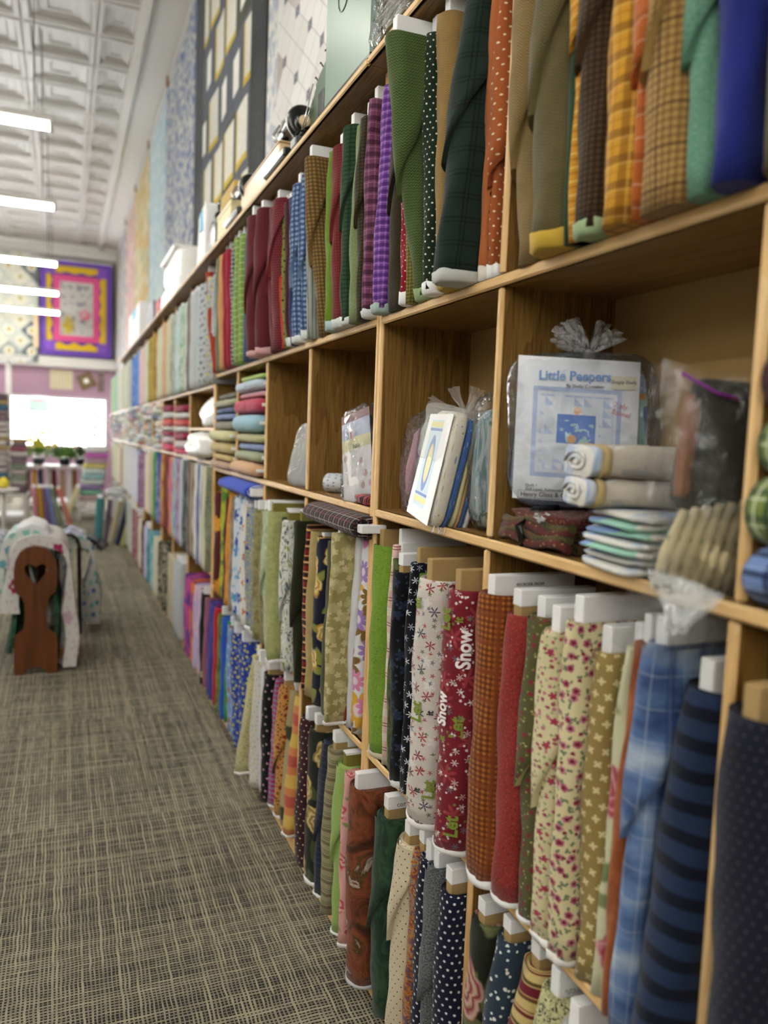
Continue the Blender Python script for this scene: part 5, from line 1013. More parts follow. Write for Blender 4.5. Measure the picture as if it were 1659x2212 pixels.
def panel(name, parent, corners, mat, th=.001, uv=None, puffy=0.0, n=8, **kw):
    """thin sheet between four corners (bottom-left, bottom-right, top-right, top-left), slightly bowed"""
    A, B_, C_, D_ = [Vector(c) for c in corners]; nrm = (B_-A).cross(D_-A).normalized(); b = MB()
    W_ = (B_-A).length; H_ = (D_-A).length
    def fn(u, v, off=0): return tuple(A*(1-u)*(1-v)+B_*u*(1-v)+C_*u*v+D_*(1-u)*v+nrm*(puffy*math.sin(math.pi*u)*math.sin(math.pi*v)+off))
    b.grid(lambda u, v: fn(u, v), n, n, lambda u, v: (u*W_, v*H_)); b.grid(lambda u, v: fn(u, v, -th), n, n, lambda u, v: (u*W_, v*H_))
    e = MB
    for (u0, v0, u1, v1) in ((0, 0, 1, 0), (1, 0, 1, 1), (1, 1, 0, 1), (0, 1, 0, 0)):
        k = len(b.v)
        for i in range(n+1):
            u, v = u0+(u1-u0)*i/n, v0+(v1-v0)*i/n; b.v.append(fn(u, v)); b.v.append(fn(u, v, -th))
        for i in range(n): b.face([k+2*i, k+2*i+1, k+2*i+3, k+2*i+2])
    return b.obj(name, mat, parent, **kw)

# ------------------------------------------------------------------ middle cubbies
CB = 1.281
# printed pattern sheet for the kit
def kit_print():
    m, p = principled('kit_print'); s, t = uvc()          # sheet .215 x .265
    def boxm(cx_, cy_, hx, hy): return ((s-cx_).ab().lt(hx))*((t-cy_).ab().lt(hy))
    c = 'eef0f6'
    c = mix(boxm(.107, .123, .078, .081)*.8, c, '9cb4e0')
    c = mix(boxm(.107, .123, .070, .073), c, 'e0e4ee')
    a, b_, h = cell(s, t, .017, 0, 0, 3); c = mix(boxm(.107, .123, .064, .067)*((a+b_).lt(0.0))*h[0].gt(.35)*.7, c, 'a4bce4')
    c = mix(boxm(.107, .123, .040, .048), c, 'dfe6ee')
    c = mix(boxm(.107, .130, .034, .026), c, '4f7ed0')
    n = noise(s, t, 0, 60, 2); c = mix(boxm(.107, .126, .032, .020)*n.gt(.55)*.8, c, 'a8d0c8')
    c = mix(ss(hyp(s-.100, t-.112), .008, .001), c, 'd8a468'); c = mix(ss(hyp(s-.108, t-.163), .007, .001), c, 'e0a868')
    setc(p, 'Base Color', c); p.inputs['Roughness'].default_value = .5; MATS['kit_print'] = m
kit_print()
flat('p_blue', '7fa6dc', .6); flat('p_pink', 'd87c90', .6); flat('p_grey', '6c6c70', .6); flat('p_cream', 'e4e0c8', .6)
cloth('fabric_babyblue', p_layers, 'a8c4e8', [(('e8eef4',), .02, .004, 4, .3, 1, 2, .3)]); cloth('fabric_lion', p_layers, '8cb4b0', [(('c88c50', '4868a0', '98b870'), .05, .02, 5, .2, 1, 3, .3)])
# clear kit bag "Little Peepers", standing against the divider and leaning back
t = thing('quilt_kit_bag', 'clear plastic bag with a quilt kit, white sheet titled Little Peepers, tied with sheer ribbon', 'quilt kit', (.07, 1.185, 1.352), (math.radians(-5), 0, math.radians(-27)), 'quilt kits in clear bags')
b = MB(); puff(b, (.035, .039, .128), (.116, .03, .128), .3, .3, 26, 12, .002, 4); b.obj('folded_fabric', 'fabric_babyblue', t)
b = MB(); puff(b, (.138, .03, .11), (.016, .026, .105), .4, .4, 16, 8, .001, 5); b.obj('folded_fabric', 'fabric_lion', t)
sh = panel('pattern_sheet', t, ((-.082, -.0015, .012), (.133, -.0015, .005), (.133, -.0015, .262), (-.082, -.0015, .269)), 'kit_print', .001, puffy=.002)
R9 = (math.pi/2, 0, 0)
text('printed_title', 'Little Peepers', .023, t, (-.045, -.0045, .226), R9, 'p_blue', bold=.03)
text('printed_lettering', 'By Shelly Comiskey', .0085, t, (.004, -.0045, .213), R9, 'ink')
MB().box(.082, .127, -.0050, -.0046, .212, .235).obj('printed_label', 'p_cream', t); text('printed_lettering', 'Simply Shelly', .0085, t, (.083, -.0055, .222), R9, 'p_grey'); 
text('printed_lettering', '2 ply\nflannel', .013, t, (.088, -.0045, .182), (math.pi/2, math.radians(14), 0), 'p_pink')
text('printed_lettering', '52" x 66"\nFabric for top\nBinding &\nPattern\n$70.00', .0095, t, (.086, -.0045, .098), R9, 'p_grey')
text('printed_lettering', 'Quilt 1\nSkill Level: Advanced Beginner', .0075, t, (-.06, -.0045, .034), R9, 'p_grey')
text('printed_lettering', 'Henry Glass & Co., Inc.', .0115, t, (-.068, -.0045, .016), R9, 'ink')
for a in ((-.072, .022, .012, .0125), (-.072, .022, .0265, .027), (-.072, -.0715, .012, .027), (.0215, .022, .012, .027)): MB().box(a[0], a[1], -.0046, -.0042, a[2], a[3]).obj('printed_frame', 'p_grey', t)
b = MB(); puff(b, (.038, .031, .137), (.132, .045, .142), .35, .35, 30, 16, .004, 9); b.obj('plastic_bag', 'clear_film', t)
b = MB()
def bow(b, c, sz, n, seed, m=0):
    R = random.Random(seed)
    for k in range(n):
        a = R.uniform(.1, 3.0); l = sz*R.uniform(.7, 1.2); w_ = sz*R.uniform(.3, .5)
        dx, dz = math.cos(a)*l, math.sin(a)*l*.8; dy = R.uniform(-.3, .3)*sz
        b.grid(lambda u, v: (c[0]+dx*u+w_*(v-.5)*u*math.sin(a)+.004*math.sin(v*15+k), c[1]+dy*u+.006*math.sin(v*9+u*7+k), c[2]+dz*u-w_*(v-.5)*u*math.cos(a)-.02*sz*u*u), 6, 6)
    puff(b, c, (sz*.16, sz*.14, sz*.16), 1, 1, 8, 6, 0)
bow(b, (.045, .02, .275), .082, 10, 3); b.obj('ribbon_bow', 'foggy_film', t)
# camouflage-like folded fabric under it
cloth('fabric_brownrose', p_mottle, [(.34, '1e1a10'), (.44, '4c4a28'), (.52, '6a4a2c'), (.6, '5c1e20'), (.68, '7c7440')], 26, 3); cloth('fabric_redbrown', p_layers, '5c2422', [(('b08850',), .018, .003, 3, .6, 1, 2, .8)])
t = thing('folded_fabric', 'folded brown and olive floral fabric bound with a black band, under the Little Peepers kit', 'folded fabric', (.12, 1.165, CB), (0, 0, 0), 'folded fabrics in the cubbies')
for k, (zc, hz, m_) in enumerate(((.012, .013, 'brownrose'), (.032, .012, 'brownrose'), (.052, .012, 'redbrown'))):
    b = MB(); puff(b, (-.0, 0, zc), (.115, .11-.004*k, hz), .5, .4, 26, 8, .004, k+40); b.obj('fold', 'fabric_'+m_, t)
for k in range(4):
    b = MB(); b.tube([(-.115+.002*k, -.11+.03*j, .012+.011*k+.006*math.sin(j*1.3+k)) for j in range(8)], .0085, 8); b.obj('rolled_edge', 'fabric_brownrose' if k % 2 else 'fabric_redbrown', t)
b = MB(); b.tube([(-.05, .02, .068), (-.10, .02, .064), (-.130, .02, .035), (-.118, .02, .002)], .007, 8); b.obj('band', 'black_iron', t)
b = MB(); bow(b, (-.12, -.03, .05), .02, 4, 8); b.obj('white_tie', 'card_white', t)
# stack of folded flannel panels
cloth('fabric_flannelbear', p_layers, 'd4c9b8', [(('b8b4b0', 'e8e8e8'), .075, .016, 4, .2, 1, 3, .2)]); cloth('fabric_mint', p_layers, 'a4d8c4', [(('8ca8dc', 'e8e4d8', 'a4d8c4'), .09, .05, 4, .1, 1, 2, .1)]); cloth('fabric_bluewhite', p_mottle, [(.4, '9cb8e4'), (.52, 'eceae4'), (.7, 'f0e8dc')], 9)
hclr('tan_border', 'c4ac78')
z = CB
for k, (hz, m_, lab, dx, L_) in enumerate(((.013, 'bluewhite', 'folded blue and mint flannel, bottom of the flannel stack', .005, .078), (.018, 'mint', 'folded mint, white and blue flannel, second from the bottom of its stack', 0, .082),
        (.013, 'mint', 'folded mint and lilac flannel, third from the bottom of its stack', .01, .076), (.022, 'flannelbear', 'rolled beige flannel with a grey tub print, second from the top of its stack', .004, .080), (.025, 'flannelbear', 'rolled beige flannel with a grey and white tub print, topmost of its stack', .012, .076))):
    t = thing('folded_fabric', lab, 'folded fabric', ((.094, .985, z) if k > 2 else (.085+dx, .925+.004*math.sin(k*3), z)), (0, 0, math.radians(-21+4*(k-3) if k > 2 else -6+4*math.sin(k*2.3))), 'folded fabrics in the cubbies')
    n = 1 if m_ == 'flannelbear' else 2 if k != 1 else 3
    for j in range(n):
        b = MB(); puff(b, (0, 0, hz*2*(j+.5)/n), (.112-.006*j, L_, hz/n*1.04), .5, .3, 30, 10, .0025, k*5+j); b.obj('fold', 'fabric_'+('bluewhite' if (m_ == 'mint' and j == 1) else m_), t)
    if m_ == 'flannelbear':
        b = MB(); puff(b, (-.094, 0, hz), (.007, L_+.0015, hz*1.06), .5, .3, 20, 9, .002, 5); b.obj('border_strip', 'fabric_tan_border', t)
        b = MB(); puff(b, (-.107, 0, hz), (.008, L_-.004, hz*.98), .5, .3, 20, 9, .002, 5); b.obj('fold', 'fabric_bluewhite', t)
        b = MB(); b.tube([(-.1165, (L_-.02)*math.cos(q*.5)*(1-q/26), hz+hz*.7*math.sin(q*.5)*(1-q/26)) for q in range(24)], .0026, 5); b.obj('rolled_edge', 'fabric_bluewhite', t)
    z += hz*2
# dark framed card behind
flat('card_dark', '15171a', .4)
t = thing('pattern_sheet', 'black and white pattern card lettered ings, behind the zip bag', 'pattern', (.232, .90, CB+.05), (0, 0, 0))
MB().box(0, .006, -.10, .10, .0, .20, 0, .001).obj('sheet', 'card_dark', t); MB().box(-.001, 0, -.1, .1, .04, .10).obj('printed_band', 'card_white', t)
text('printed_lettering', 'ings', .05, t, (-.0018, .075, .055), (math.pi/2, 0, -math.pi/2), 'ink')
# pale blue kit bag between stack and zip bag
t = thing('quilt_kit_bag', 'clear bag of pale blue fabric squeezed behind the zip bag', 'quilt kit', (.12, .81, CB), (0, 0, 0), 'quilt kits in clear bags')
b = MB(); puff(b, (0, 0, .12), (.09, .012, .115), .3, .3, 20, 9, .003, 3); b.obj('folded_fabric', 'fabric_bluewhite', t)
b = MB(); puff(b, (0, 0, .125), (.098, .018, .125), .3, .3, 20, 9, .003, 4); b.obj('plastic_bag', 'clear_film', t)
# zip bag hanging over the edge
cloth('fabric_charcoal', p_mottle, [(.35, '1c1e1a'), (.6, '34382e')], 10); cloth('fabric_bamboo', p_layers, 'e6d6aa', [(('6c5a38', '8c9068'), .03, .006, 3, .6, 1, 2, .9)]); flat('purple_zip', '7a2a84', .4)
cloth('fabric_orangebrown', p_plain, '8c5a3c')
t = thing('zip_bag', 'clear zip bag with purple seal and bamboo print strips, hanging over the shelf edge', 'plastic bag', (-.010, .765, 1.228), (math.radians(-3), math.radians(4), math.radians(-22)))
b = MB(); puff(b, (.04, .018, .24), (.075, .022, .085), .3, .35, 20, 9, .003, 7); b.obj('folded_fabric', 'fabric_charcoal', t)
b = MB(); puff(b, (-.028, .014, .24), (.007, .018, .07), .4, .4, 12, 7, .001, 8); b.obj('folded_fabric', 'fabric_orangebrown', t)
for k in range(8):
    b = MB(); xx = -.045+.0145*k; b.tube([(xx-.006, -.004, .055), (xx-.002, -.012, .10), (xx+.018, -.004, .155+.004*k)], [.007, .0088, .006], 8); b.obj('folded_strip', 'fabric_bamboo', t)
b = MB(); puff(b, (.075, .006, .13), (.02, .018, .09), .4, .4, 14, 9, .003, 3); b.obj('folded_fabric', 'fabric_bamboo', t)
b = MB()
for off in (0, 1):
    b.grid(lambda u, v: (-.068+.165*u+.01*math.sin(v*5)-(0.02*(1-v)**3)*(.5-u)*2, (-.022 if off == 0 else .046)+.004*math.sin(u*11+v*9)+.016*(v**4)*(1 if off == 0 else -1)-.010*(1-v)**6*(-1 if off == 0 else 1),
        -.008+.35*v-.012*math.sin(u*math.pi)*(v > .9)-(.03*(1-v)*(1-2*abs(u-.15)))), 14, 18)
b.obj('plastic_bag', 'zip_film', t)
b = MB(); iw = (Matrix.Translation(t.location) @ t.rotation_euler.to_matrix().to_4x4()).inverted()
TL, TR, TP = Vector((-.072, .765, 1.315)), Vector((-.022, .700, 1.292)), Vector((-.082, .706, 1.247))
for off in (0, .012): b.grid(lambda u, v: tuple(iw @ ((TL*(1-u)+TR*u)*(1-v)+(TP+(TR-TL)*(u-.5)*.12)*v+Vector((-off-.004*math.sin(u*9+v*7), 0, 0)))), 10, 8)
b.obj('bag_corner', 'foggy_film', t)
MB().tube([(-.055, -.012, .325), (-.01, -.014, .305), (.02, -.013, .30)], .0022, 6).obj('zip_seal', 'purple_zip', t); MB().tube([(.035, .0, .305), (.095, -.0, .31)], .0022, 6).obj('zip_seal', 'purple_zip', t)
# rolls in the next cubby
cloth('fabric_maroonplaid', p_check, '4c2230', '34141e', .02); cloth('fabric_greenplaid', p_plaid, '7c8c44', [('s', 'd8dcb8', .035, .003, 0, .9), ('t', '2c4430', .03, .008, 0, .8), ('s', '2c4430', .035, .009, .01, .7), ('t', 'e4e8cc', .03, .0025, .012, .9)])
cloth('fabric_blueplaid', p_plaid, '7c98d0', [('s', '1c2a4c', .04, .012, 0, .85), ('t', '1c2a4c', .045, .016, 0, .85), ('s', 'b4c4e4', .04, .002, .012, .7)])
z = CB
for k, (r_, m_, lab, xx) in enumerate(((.044, 'blueplaid', 'rolled blue plaid flannel at the bottom of the roll pile at the right edge', .03), (.044, 'greenplaid', 'rolled green and yellow plaid flannel on the blue plaid one', -.004), (.039, 'greenplaid', 'rolled green plaid flannel, third in the roll pile', .004), (.044, 'maroonplaid', 'rolled dark maroon flannel on top of the roll pile at the right edge', .006))):
    roll('rolled_fabric', lab, 'rolled fabric', (xx+.02 if k else .035, .572, z), .22, r_ if k else .06, m_, 'y', group='rolled flannels at the right edge', squash=.92 if k else .62, end='fabric_'+m_)
    z += 2*(r_*.92 if k else .06*.62)-.001

# bay with tied flannel bundle
def berry():
    m, p = principled('berry_print'); s, t = uvc()      # .10 x .18
    def boxm(cx_, cy_, hx, hy): return ((s-cx_).ab().lt(hx))*((t-cy_).ab().lt(hy))
    c = mix(boxm(.05, .072, .042, .045), 'f0e4ec', 'b04c88')
    r_ = ((s-.06)*1.0); tt = (t-.07); f = (hyp(r_*.6, tt)*260).sin()
    c = mix(boxm(.055, .075, .032, .036)*(f.gt(0.0)*.8), c, '6c84d0'); c = mix(boxm(.05, .14, .03, .018)*.7, c, 'b8c8e8')
    c = mix(ss(hyp(s-.075, t-.165), .012, .002), c, 'e8dc70')
    setc(p, 'Base Color', c); p.inputs['Roughness'].default_value = .4; MATS['berry_print'] = m
berry()
cloth('fabric_pinkfluff', p_plain, 'd89cb0', 'e4b8c4', 30); cloth('fabric_mintfluff', p_plain, 'a0ccc0', 'bce0d4', 30)
t = thing('quilt_kit_bag', 'pink fluffy fabric in a crumpled clear bag, leftmost in its cubby', 'quilt kit', (.11, 1.80, CB), (0, math.radians(4), 0), 'quilt kits in clear bags')
b = MB(); puff(b, (0, 0, .105), (.07, .022, .105), .4, .4, 20, 10, .005, 1); b.obj('folded_fabric', 'fabric_pinkfluff', t)
b = MB(); puff(b, (0, 0, .122), (.08, .028, .124), .45, .45, 22, 14, .006, 2); b.obj('plastic_bag', 'clear_film', t)
t = thing('quilt_kit_bag', 'clear bag with mint fabric and a purple Berry Sweet pattern sheet', 'quilt kit', (.035, 1.74, CB), (0, math.radians(9), math.radians(-10)), 'quilt kits in clear bags')
b = MB(); puff(b, (.03, .01, .115), (.035, .075, .112), .4, .4, 22, 12, .004, 11); b.obj('folded_fabric', 'fabric_mintfluff', t)
panel('pattern_sheet', t, ((-.008, .035, .014), (-.006, -.085, .008), (.004, -.085, .185), (.002, .02, .190)), 'berry_print', .001, puffy=.004)
text('printed_lettering', 'Berry Sweet', .019, t, (-.0125, .030, .018), (math.pi/2, math.radians(2), -math.pi/2), 'ink', bold=.02); text('printed_lettering', 'jiffy\n   Quilts', .024, t, (-.0095, .024, .14), (math.pi/2, math.radians(2), -math.pi/2), 'purple_zip', bold=.02)
b = MB(); puff(b, (.028, -.005, .128), (.044, .092, .132), .4, .4, 24, 14, .006, 12); b.obj('plastic_bag', 'clear_film', t)
# tied bundle
cloth('fabric_starflannel', p_layers, 'e6e0d2', [(('b89858', '8ca0c8', 'd0c4a4'), .022, .0028, 5, .2, 1, 2, .9)]); cloth('fabric_bluestarflannel', p_dots, '4668a4', 'c0cce8', .02, .0016, .8); hclr('butter', 'dcd0a0'); hclr('tanflan', 'c8a878'); cloth('fabric_pencil', p_layers, 'e8e8ea', [(('4c5c94', 'c4b060'), .03, .004, 2, .6, 1, 2, .9)])
m, p = principled('pencil_print'); s, t_ = uvc(); r_ = hyp((s-.075)*1.0, (t_-.12)*.42)
c = mix(((s-.075).ab().lt(.045))*((t_-.12).ab().lt(.095)), 'f2f2f4', 'c8dce8'); c = mix(ss(r_, .026, .001), c, '4c74c0'); c = mix(ss(r_, .018, .001), c, 'e8dc8c')
c = mix(((s-.075).ab().lt(.045))*(((t_-.205).ab().lt(.006))+((t_-.04).ab().lt(.006))), c, 'e4dc80'); c = mix(((s-.075).ab().lt(.045))*(((t_-.194).ab().lt(.003))+((t_-.052).ab().lt(.003))), c, '4c74c0')
setc(p, 'Base Color', c); MATS['pencil_print'] = m
t = thing('quilt_kit_bundle', 'bundle of folded white, blue, yellow and tan flannels tied in white netting', 'quilt kit', (-.034, 1.56, CB), (math.radians(3), math.radians(11), math.radians(-8)), 'quilt kits in clear bags')
xx = .003
for k, (th, m_, zz) in enumerate(((.030, 'starflannel', .125), (.013, 'bluestarflannel', .122), (.010, 'butter', .121), (.010, 'tanflan', .120), (.009, 'bluestarflannel', .119), (.013, 'pencil', .112))):
    b = MB(); puff(b, (xx+th/2, 0, zz+.003), (th*.55, .088, zz), .35, .35, 18, 12, .0015, 60+k); b.obj('folded_fabric', 'fabric_'+m_, t); xx += th
panel('pattern_sheet', t, ((-.003, .090, .012), (-.003, -.080, .006), (-.002, -.072, .245), (-.002, .090, .240)), 'pencil_print', .001)
def net():
    m = bpy.data.materials.new('netting'); m.use_nodes = True
    global NT; NT = m.node_tree; p = NT.nodes['Principled BSDF']; s, t = uvc()
    a = (s+t)*260; b_ = (s-t)*260
    f = ((a.fr()-.5).ab().gt(.40)).mx((b_.fr()-.5).ab().gt(.40))
    setc(p, 'Base Color', 'f4f2ee'); NT.links.new((f*.5+.03).k, p.inputs['Alpha']); p.inputs['Roughness'].default_value = .8; MATS['netting'] = m
net()
b = MB(); bow(b, (.040, -.02, .252), .075, 8, 12); b.obj('netting_bow', 'netting', t)
b = MB(); puff(b, (.030, .02, .20), (.050, .085, .062), .45, .45, 26, 14, .006, 33); b.obj('netting_wrap', 'netting', t)
b = MB(); R = random.Random(3)
for k in range(7): b.tube([(.01+.008*k, -.09, .01), (.01+.009*k+R.uniform(-.01, .01), -.10, -.004), (.005+.01*k, -.107+R.uniform(-.01, .01), -.001+R.uniform(0, .01))], .0008, 4)
b.obj('loose_threads', 'card_white', t)
# clear bag with a pattern sheet behind the bundle
def dresden():
    m, p = principled('sheet_print'); s, t = uvc(); a, b_, h = cell(s, t, .016, 0, 0, 4)
    q = ((a.ab().mx(b_.ab()))*130).fr().lt(.5); bx = ((s-.06).ab().lt(.05))*((t-.13).ab().lt(.06))
    c = mix(bx, 'dfe3e6', '5f6e72'); c = mix(bx*q*.6, c, 'b4c0c0'); setc(p, 'Base Color', c); MATS['sheet_print'] = m
dresden(); cloth('fabric_ice', p_mottle, [(.4, '84a8b0'), (.6, 'dce8ec')], 40, 3); cloth('fabric_greybatik', p_mottle, [(.4, '4c544c'), (.6, '98a090')], 40)
t = thing('quilt_kit_bag', 'clear bag with icy blue fabric and a grey patchwork pattern sheet, beside the divider', 'quilt kit', (.125, 1.375, CB), (math.radians(-3), 0, math.radians(-12)), 'quilt kits in clear bags')
b = MB(); puff(b, (0, .022, .13), (.105, .02, .125), .35, .35, 24, 10, .004, 70); b.obj('folded_fabric', 'fabric_ice', t)
b = MB(); puff(b, (0, .014, .022), (.10, .03, .02), .5, .5, 20, 7, .003, 71); b.obj('folded_fabric', 'fabric_greybatik', t)
panel('pattern_sheet', t, ((-.085, -.002, .035), (.08, -.002, .03), (.08, -.001, .21), (-.085, -.001, .215)), 'sheet_print', .001)
text('printed_lettering', 'DUOS', .012, t, (-.075, -.0035, .195), R9, 'ink'); text('printed_lettering', '60" x 76"\nFabric for top\n$119.00', .011, t, (-.07, -.0035, .065), R9, 'p_grey')
b = MB(); puff(b, (0, .018, .142), (.115, .032, .145), .4, .4, 26, 14, .006, 72); b.obj('plastic_bag', 'clear_film', t)

# bay left of the joint: bag lettered 1, stack of dark folded fabrics, roll, red plaid
cloth('fabric_greyswirl', p_swirl, '34363c', 'c4c8cc', 60, .14, .9); hclr('brightred', 'b02838'); cloth('fabric_darkbatik', p_mottle, [(.4, '141210'), (.6, '544434')], 30); cloth('fabric_bluedots', p_layers, 'e4e8ec', [(('6c84b4',), .02, .004, 4, .4, 1, 3, .8)])
z = CB; R = random.Random(11)
for k, (hz, m_, lab) in enumerate(((.022, 'darkbatik', 'dark brown batik'), (.020, 'black', 'plain black'), (.016, 'maroonplaid', 'dark maroon'), (.020, 'darkbatik', 'dark olive batik'), (.016, 'sunflower', 'burgundy print'), (.020, 'greyswirl', 'lower black and white swirl'), (.018, 'greyswirl', 'upper black and white swirl'), (.014, 'darkbatik', 'brown and black batik'), (.009, 'brightred', 'bright red'))):
    pack('folded_fabric', 'folded '+lab+' fabric in the dark stack behind the bag marked 1', 'folded fabric', (.130+.01*R.random(), 2.155, z), (.105-.02*R.random(), .10, hz*.98/2*1.0), m_, 'folded fabrics in the cubbies', 80+k, R.uniform(-.08, .08), 1 if hz < .018 else 2)
    z += hz*1.02
def onep():
    m, p = principled('one_print'); s, t = uvc()       # .17 x .27
    c = mix(t.gt(.235), 'ece8ea', '9c7478'); c = mix((t.gt(.185))*(t.lt(.235)), c, 'c8d0e4'); c = mix((t.gt(.15))*(t.lt(.185)), c, 'e4dcae')
    a, b_, h = cell(s, t, .03, .8, .5, 3); c = mix(t.lt(.15)*h[0].gt(.6)*ss(hyp(a, b_), .01, .003)*.6, c, 'a85c68'); c = mix(ss(hyp(s-.055, t-.2), .017, .001), c, 'f4f0ee')
    setc(p, 'Base Color', c); p.inputs['Roughness'].default_value = .35; MATS['one_print'] = m
onep()
t = thing('quilt_kit_bag', 'tall clear plastic pack with a pale sheet marked 1, leaning right against the unit joint', 'quilt kit', (.015, 2.06, CB), (math.radians(-17), math.radians(6), math.radians(16)), 'quilt kits in clear bags')
b = MB(); puff(b, (.06, 0, .13), (.05, .05, .125), .3, .35, 22, 11, .004, 91); b.obj('folded_fabric', 'fabric_darkbatik', t)
panel('pattern_sheet', t, ((.002, .075, .01), (.002, -.065, .004), (.004, -.065, .265), (.004, .065, .27)), 'one_print', .001, puffy=.006)
text('printed_lettering', '1', .026, t, (-.004, .022, .192), (math.pi/2, math.radians(2), -math.pi/2), 'red', bold=.04); text('printed_lettering', 'Table', .017, t, (-.004, .012, .158), (math.pi/2, 0, -math.pi/2), 'p_grey')
b = MB(); puff(b, (.052, 0, .14), (.06, .078, .145), .35, .4, 26, 16, .006, 92); b.obj('plastic_bag', 'clear_film', t)
roll('rolled_fabric', 'rolled white fabric with small blue print, left of the pack marked 1', 'rolled fabric', (.10, 2.42, CB), .13, .046, 'bluedots', 'x', math.radians(-38), 'folded fabrics in the cubbies', .68, 'fabric_navy2')
cloth('fabric_redtartan', p_plaid, 'c03c40', [('s', '1c1c24', .04, .016, 0, .85), ('t', '1c1c24', .045, .018, 0, .6), ('s', 'e8b0a8', .02, .002, 0, .8)])
pack('folded_fabric', 'folded red and black tartan flannel at the foot of the pack marked 1', 'folded fabric', (.06, 1.985, CB), (.075, .05, .013), 'redtartan', 'folded fabrics in the cubbies', 5, 0, 1)
# bay with foggy bag
cloth('fabric_brownfloral', p_layers, '4c4038', [(('c48878', '8c8c60', 'b89890'), .02, .006, 5, .4, 1, 2, .9)]); hclr('limepale', 'b4cc7c'); hclr('pinkpale', 'dca0a0')
t = thing('quilt_kit_bag', 'frosted zip bag with brown floral, lime and pink fabrics, alone in its cubby', 'quilt kit', (.04, 2.70, CB), (0, math.radians(14), math.radians(20)), 'quilt kits in clear bags')
for zc, hz, m_ in ((.06, .06, 'brownfloral'), (.14, .022, 'limepale'), (.18, .02, 'pinkpale')):
    b = MB(); puff(b, (.02, 0, zc), (.02, .075, hz), .4, .4, 18, 8, .003, int(hz*1000)); b.obj('folded_fabric', 'fabric_'+m_, t)
b = MB(); puff(b, (.02, 0, .118), (.027, .115, .118), .3, .4, 24, 14, .004, 21); b.obj('plastic_bag', 'foggy_film', t)
t = thing('quilt_kit_bag', 'crumpled frosted bag with pale fabric beside the divider', 'quilt kit', (.05, 2.585, CB), (0, math.radians(18), 0), 'quilt kits in clear bags')
b = MB(); puff(b, (.01, 0, .07), (.02, .035, .07), .5, .5, 18, 9, .004, 22); b.obj('folded_fabric', 'fabric_white', t)
b = MB(); puff(b, (.01, 0, .105), (.028, .045, .105), .45, .45, 20, 12, .006, 23); b.obj('plastic_bag', 'foggy_film', t)

# flat bolts stacked in two cubbies
def flatstack(yc, L, items, where):
    z = CB
    for k, (h_, c_, lab, dy, dx) in enumerate(items):
        nm = 'flat_'+c_; hclr(nm, c_)
        t = thing('folded_bolt', lab+' '+where, 'fabric bolt', (.095+dx, yc+dy, z), (0, 0, 0), 'flat bolts stacked in the cubbies')
        b = MB(); puff(b, (0, 0, h_/2), (.115, L/2, h_*.49), .5, .22, 26, 8, .002, k+int(yc*10)); b.obj('fabric', 'fabric_'+nm, t)
        b = MB(); puff(b, (0, -.02, h_/2), (.1165, .004, h_*.5), .5, .22, 20, 8, .0, k); b.obj('fold_line', 'fabric_'+nm, t)
        MB().box(-.09, .09, -L/2-.006, -L/2+.01, h_/2-.007, h_/2+.007, 0, .002).obj('cardboard_core', 'card_white', t)
        z += h_*.99
flatstack(3.405, .50, ((.062, 'e4b48c', 'peach', .01, -.03), (.046, 'a4ac8c', 'grey green', 0, -.01), (.034, '90a0cc', 'periwinkle blue', 0, .01), (.044, 'c8c494', 'cream and green flowered', 0, 0), (.082, 'a4ccdc', 'thick pale blue', .01, -.02), (.068, 'c84c64', 'rose red', 0, -.015), (.028, 'e0a8b4', 'pale pink', 0, .01), (.05, 'c4d4e4', 'ice blue', .01, -.01), (.024, 'b4cc6c', 'lime green', 0, .015)), 'flat bolt in the stack left of the empty-looking cubby')
flatstack(3.99, .50, ((.04, 'c4a48c', 'pinkish tan', 0, -.02), (.036, 'd4b878', 'ochre', 0, -.01), (.062, 'd0bc84', 'golden beige', 0, -.02), (.058, 'e0dca8', 'pale yellow', 0, -.03), (.048, '908c7c', 'taupe', 0, 0), (.034, '8c9ccc', 'light blue', 0, 0), (.032, '5c6c94', 'slate blue', 0, .005), (.044, 'b4b494', 'sage beige', 0, .0), (.03, '7c7c70', 'dark grey green', 0, .02)), 'flat bolt in the stack at the unit joint')
# horizontal bolts lying on the standing ones
cloth('fabric_tartan', p_plaid, '18141c', [('t', 'b85058', .022, .0022, 0, .9), ('t', 'e0d8c8', .044, .0022, .011, .9), ('s', 'b85058', .03, .0018, 0, .7), ('s', 'd8d0c8', .05, .002, .01, .7)]); hclr('cobalt', '2c50cc')
roll('fabric_bolt', 'black tartan bolt with red and white lines lying flat on top of the standing bolts', 'fabric bolt', (-.012, 2.13, 1.197), .46, .05, 'tartan', 'y', 0, 'fabric bolts laid flat under the cubbies', .62, 'fabric_tartan', (.07, .022))
roll('fabric_bolt', 'cobalt blue bolt lying flat under the stacked flat bolts', 'fabric bolt', (.0, 3.48, 1.192), .62, .07, 'cobalt', 'y', 0, 'fabric bolts laid flat under the cubbies', .46, 'card_white', (.10, .03))
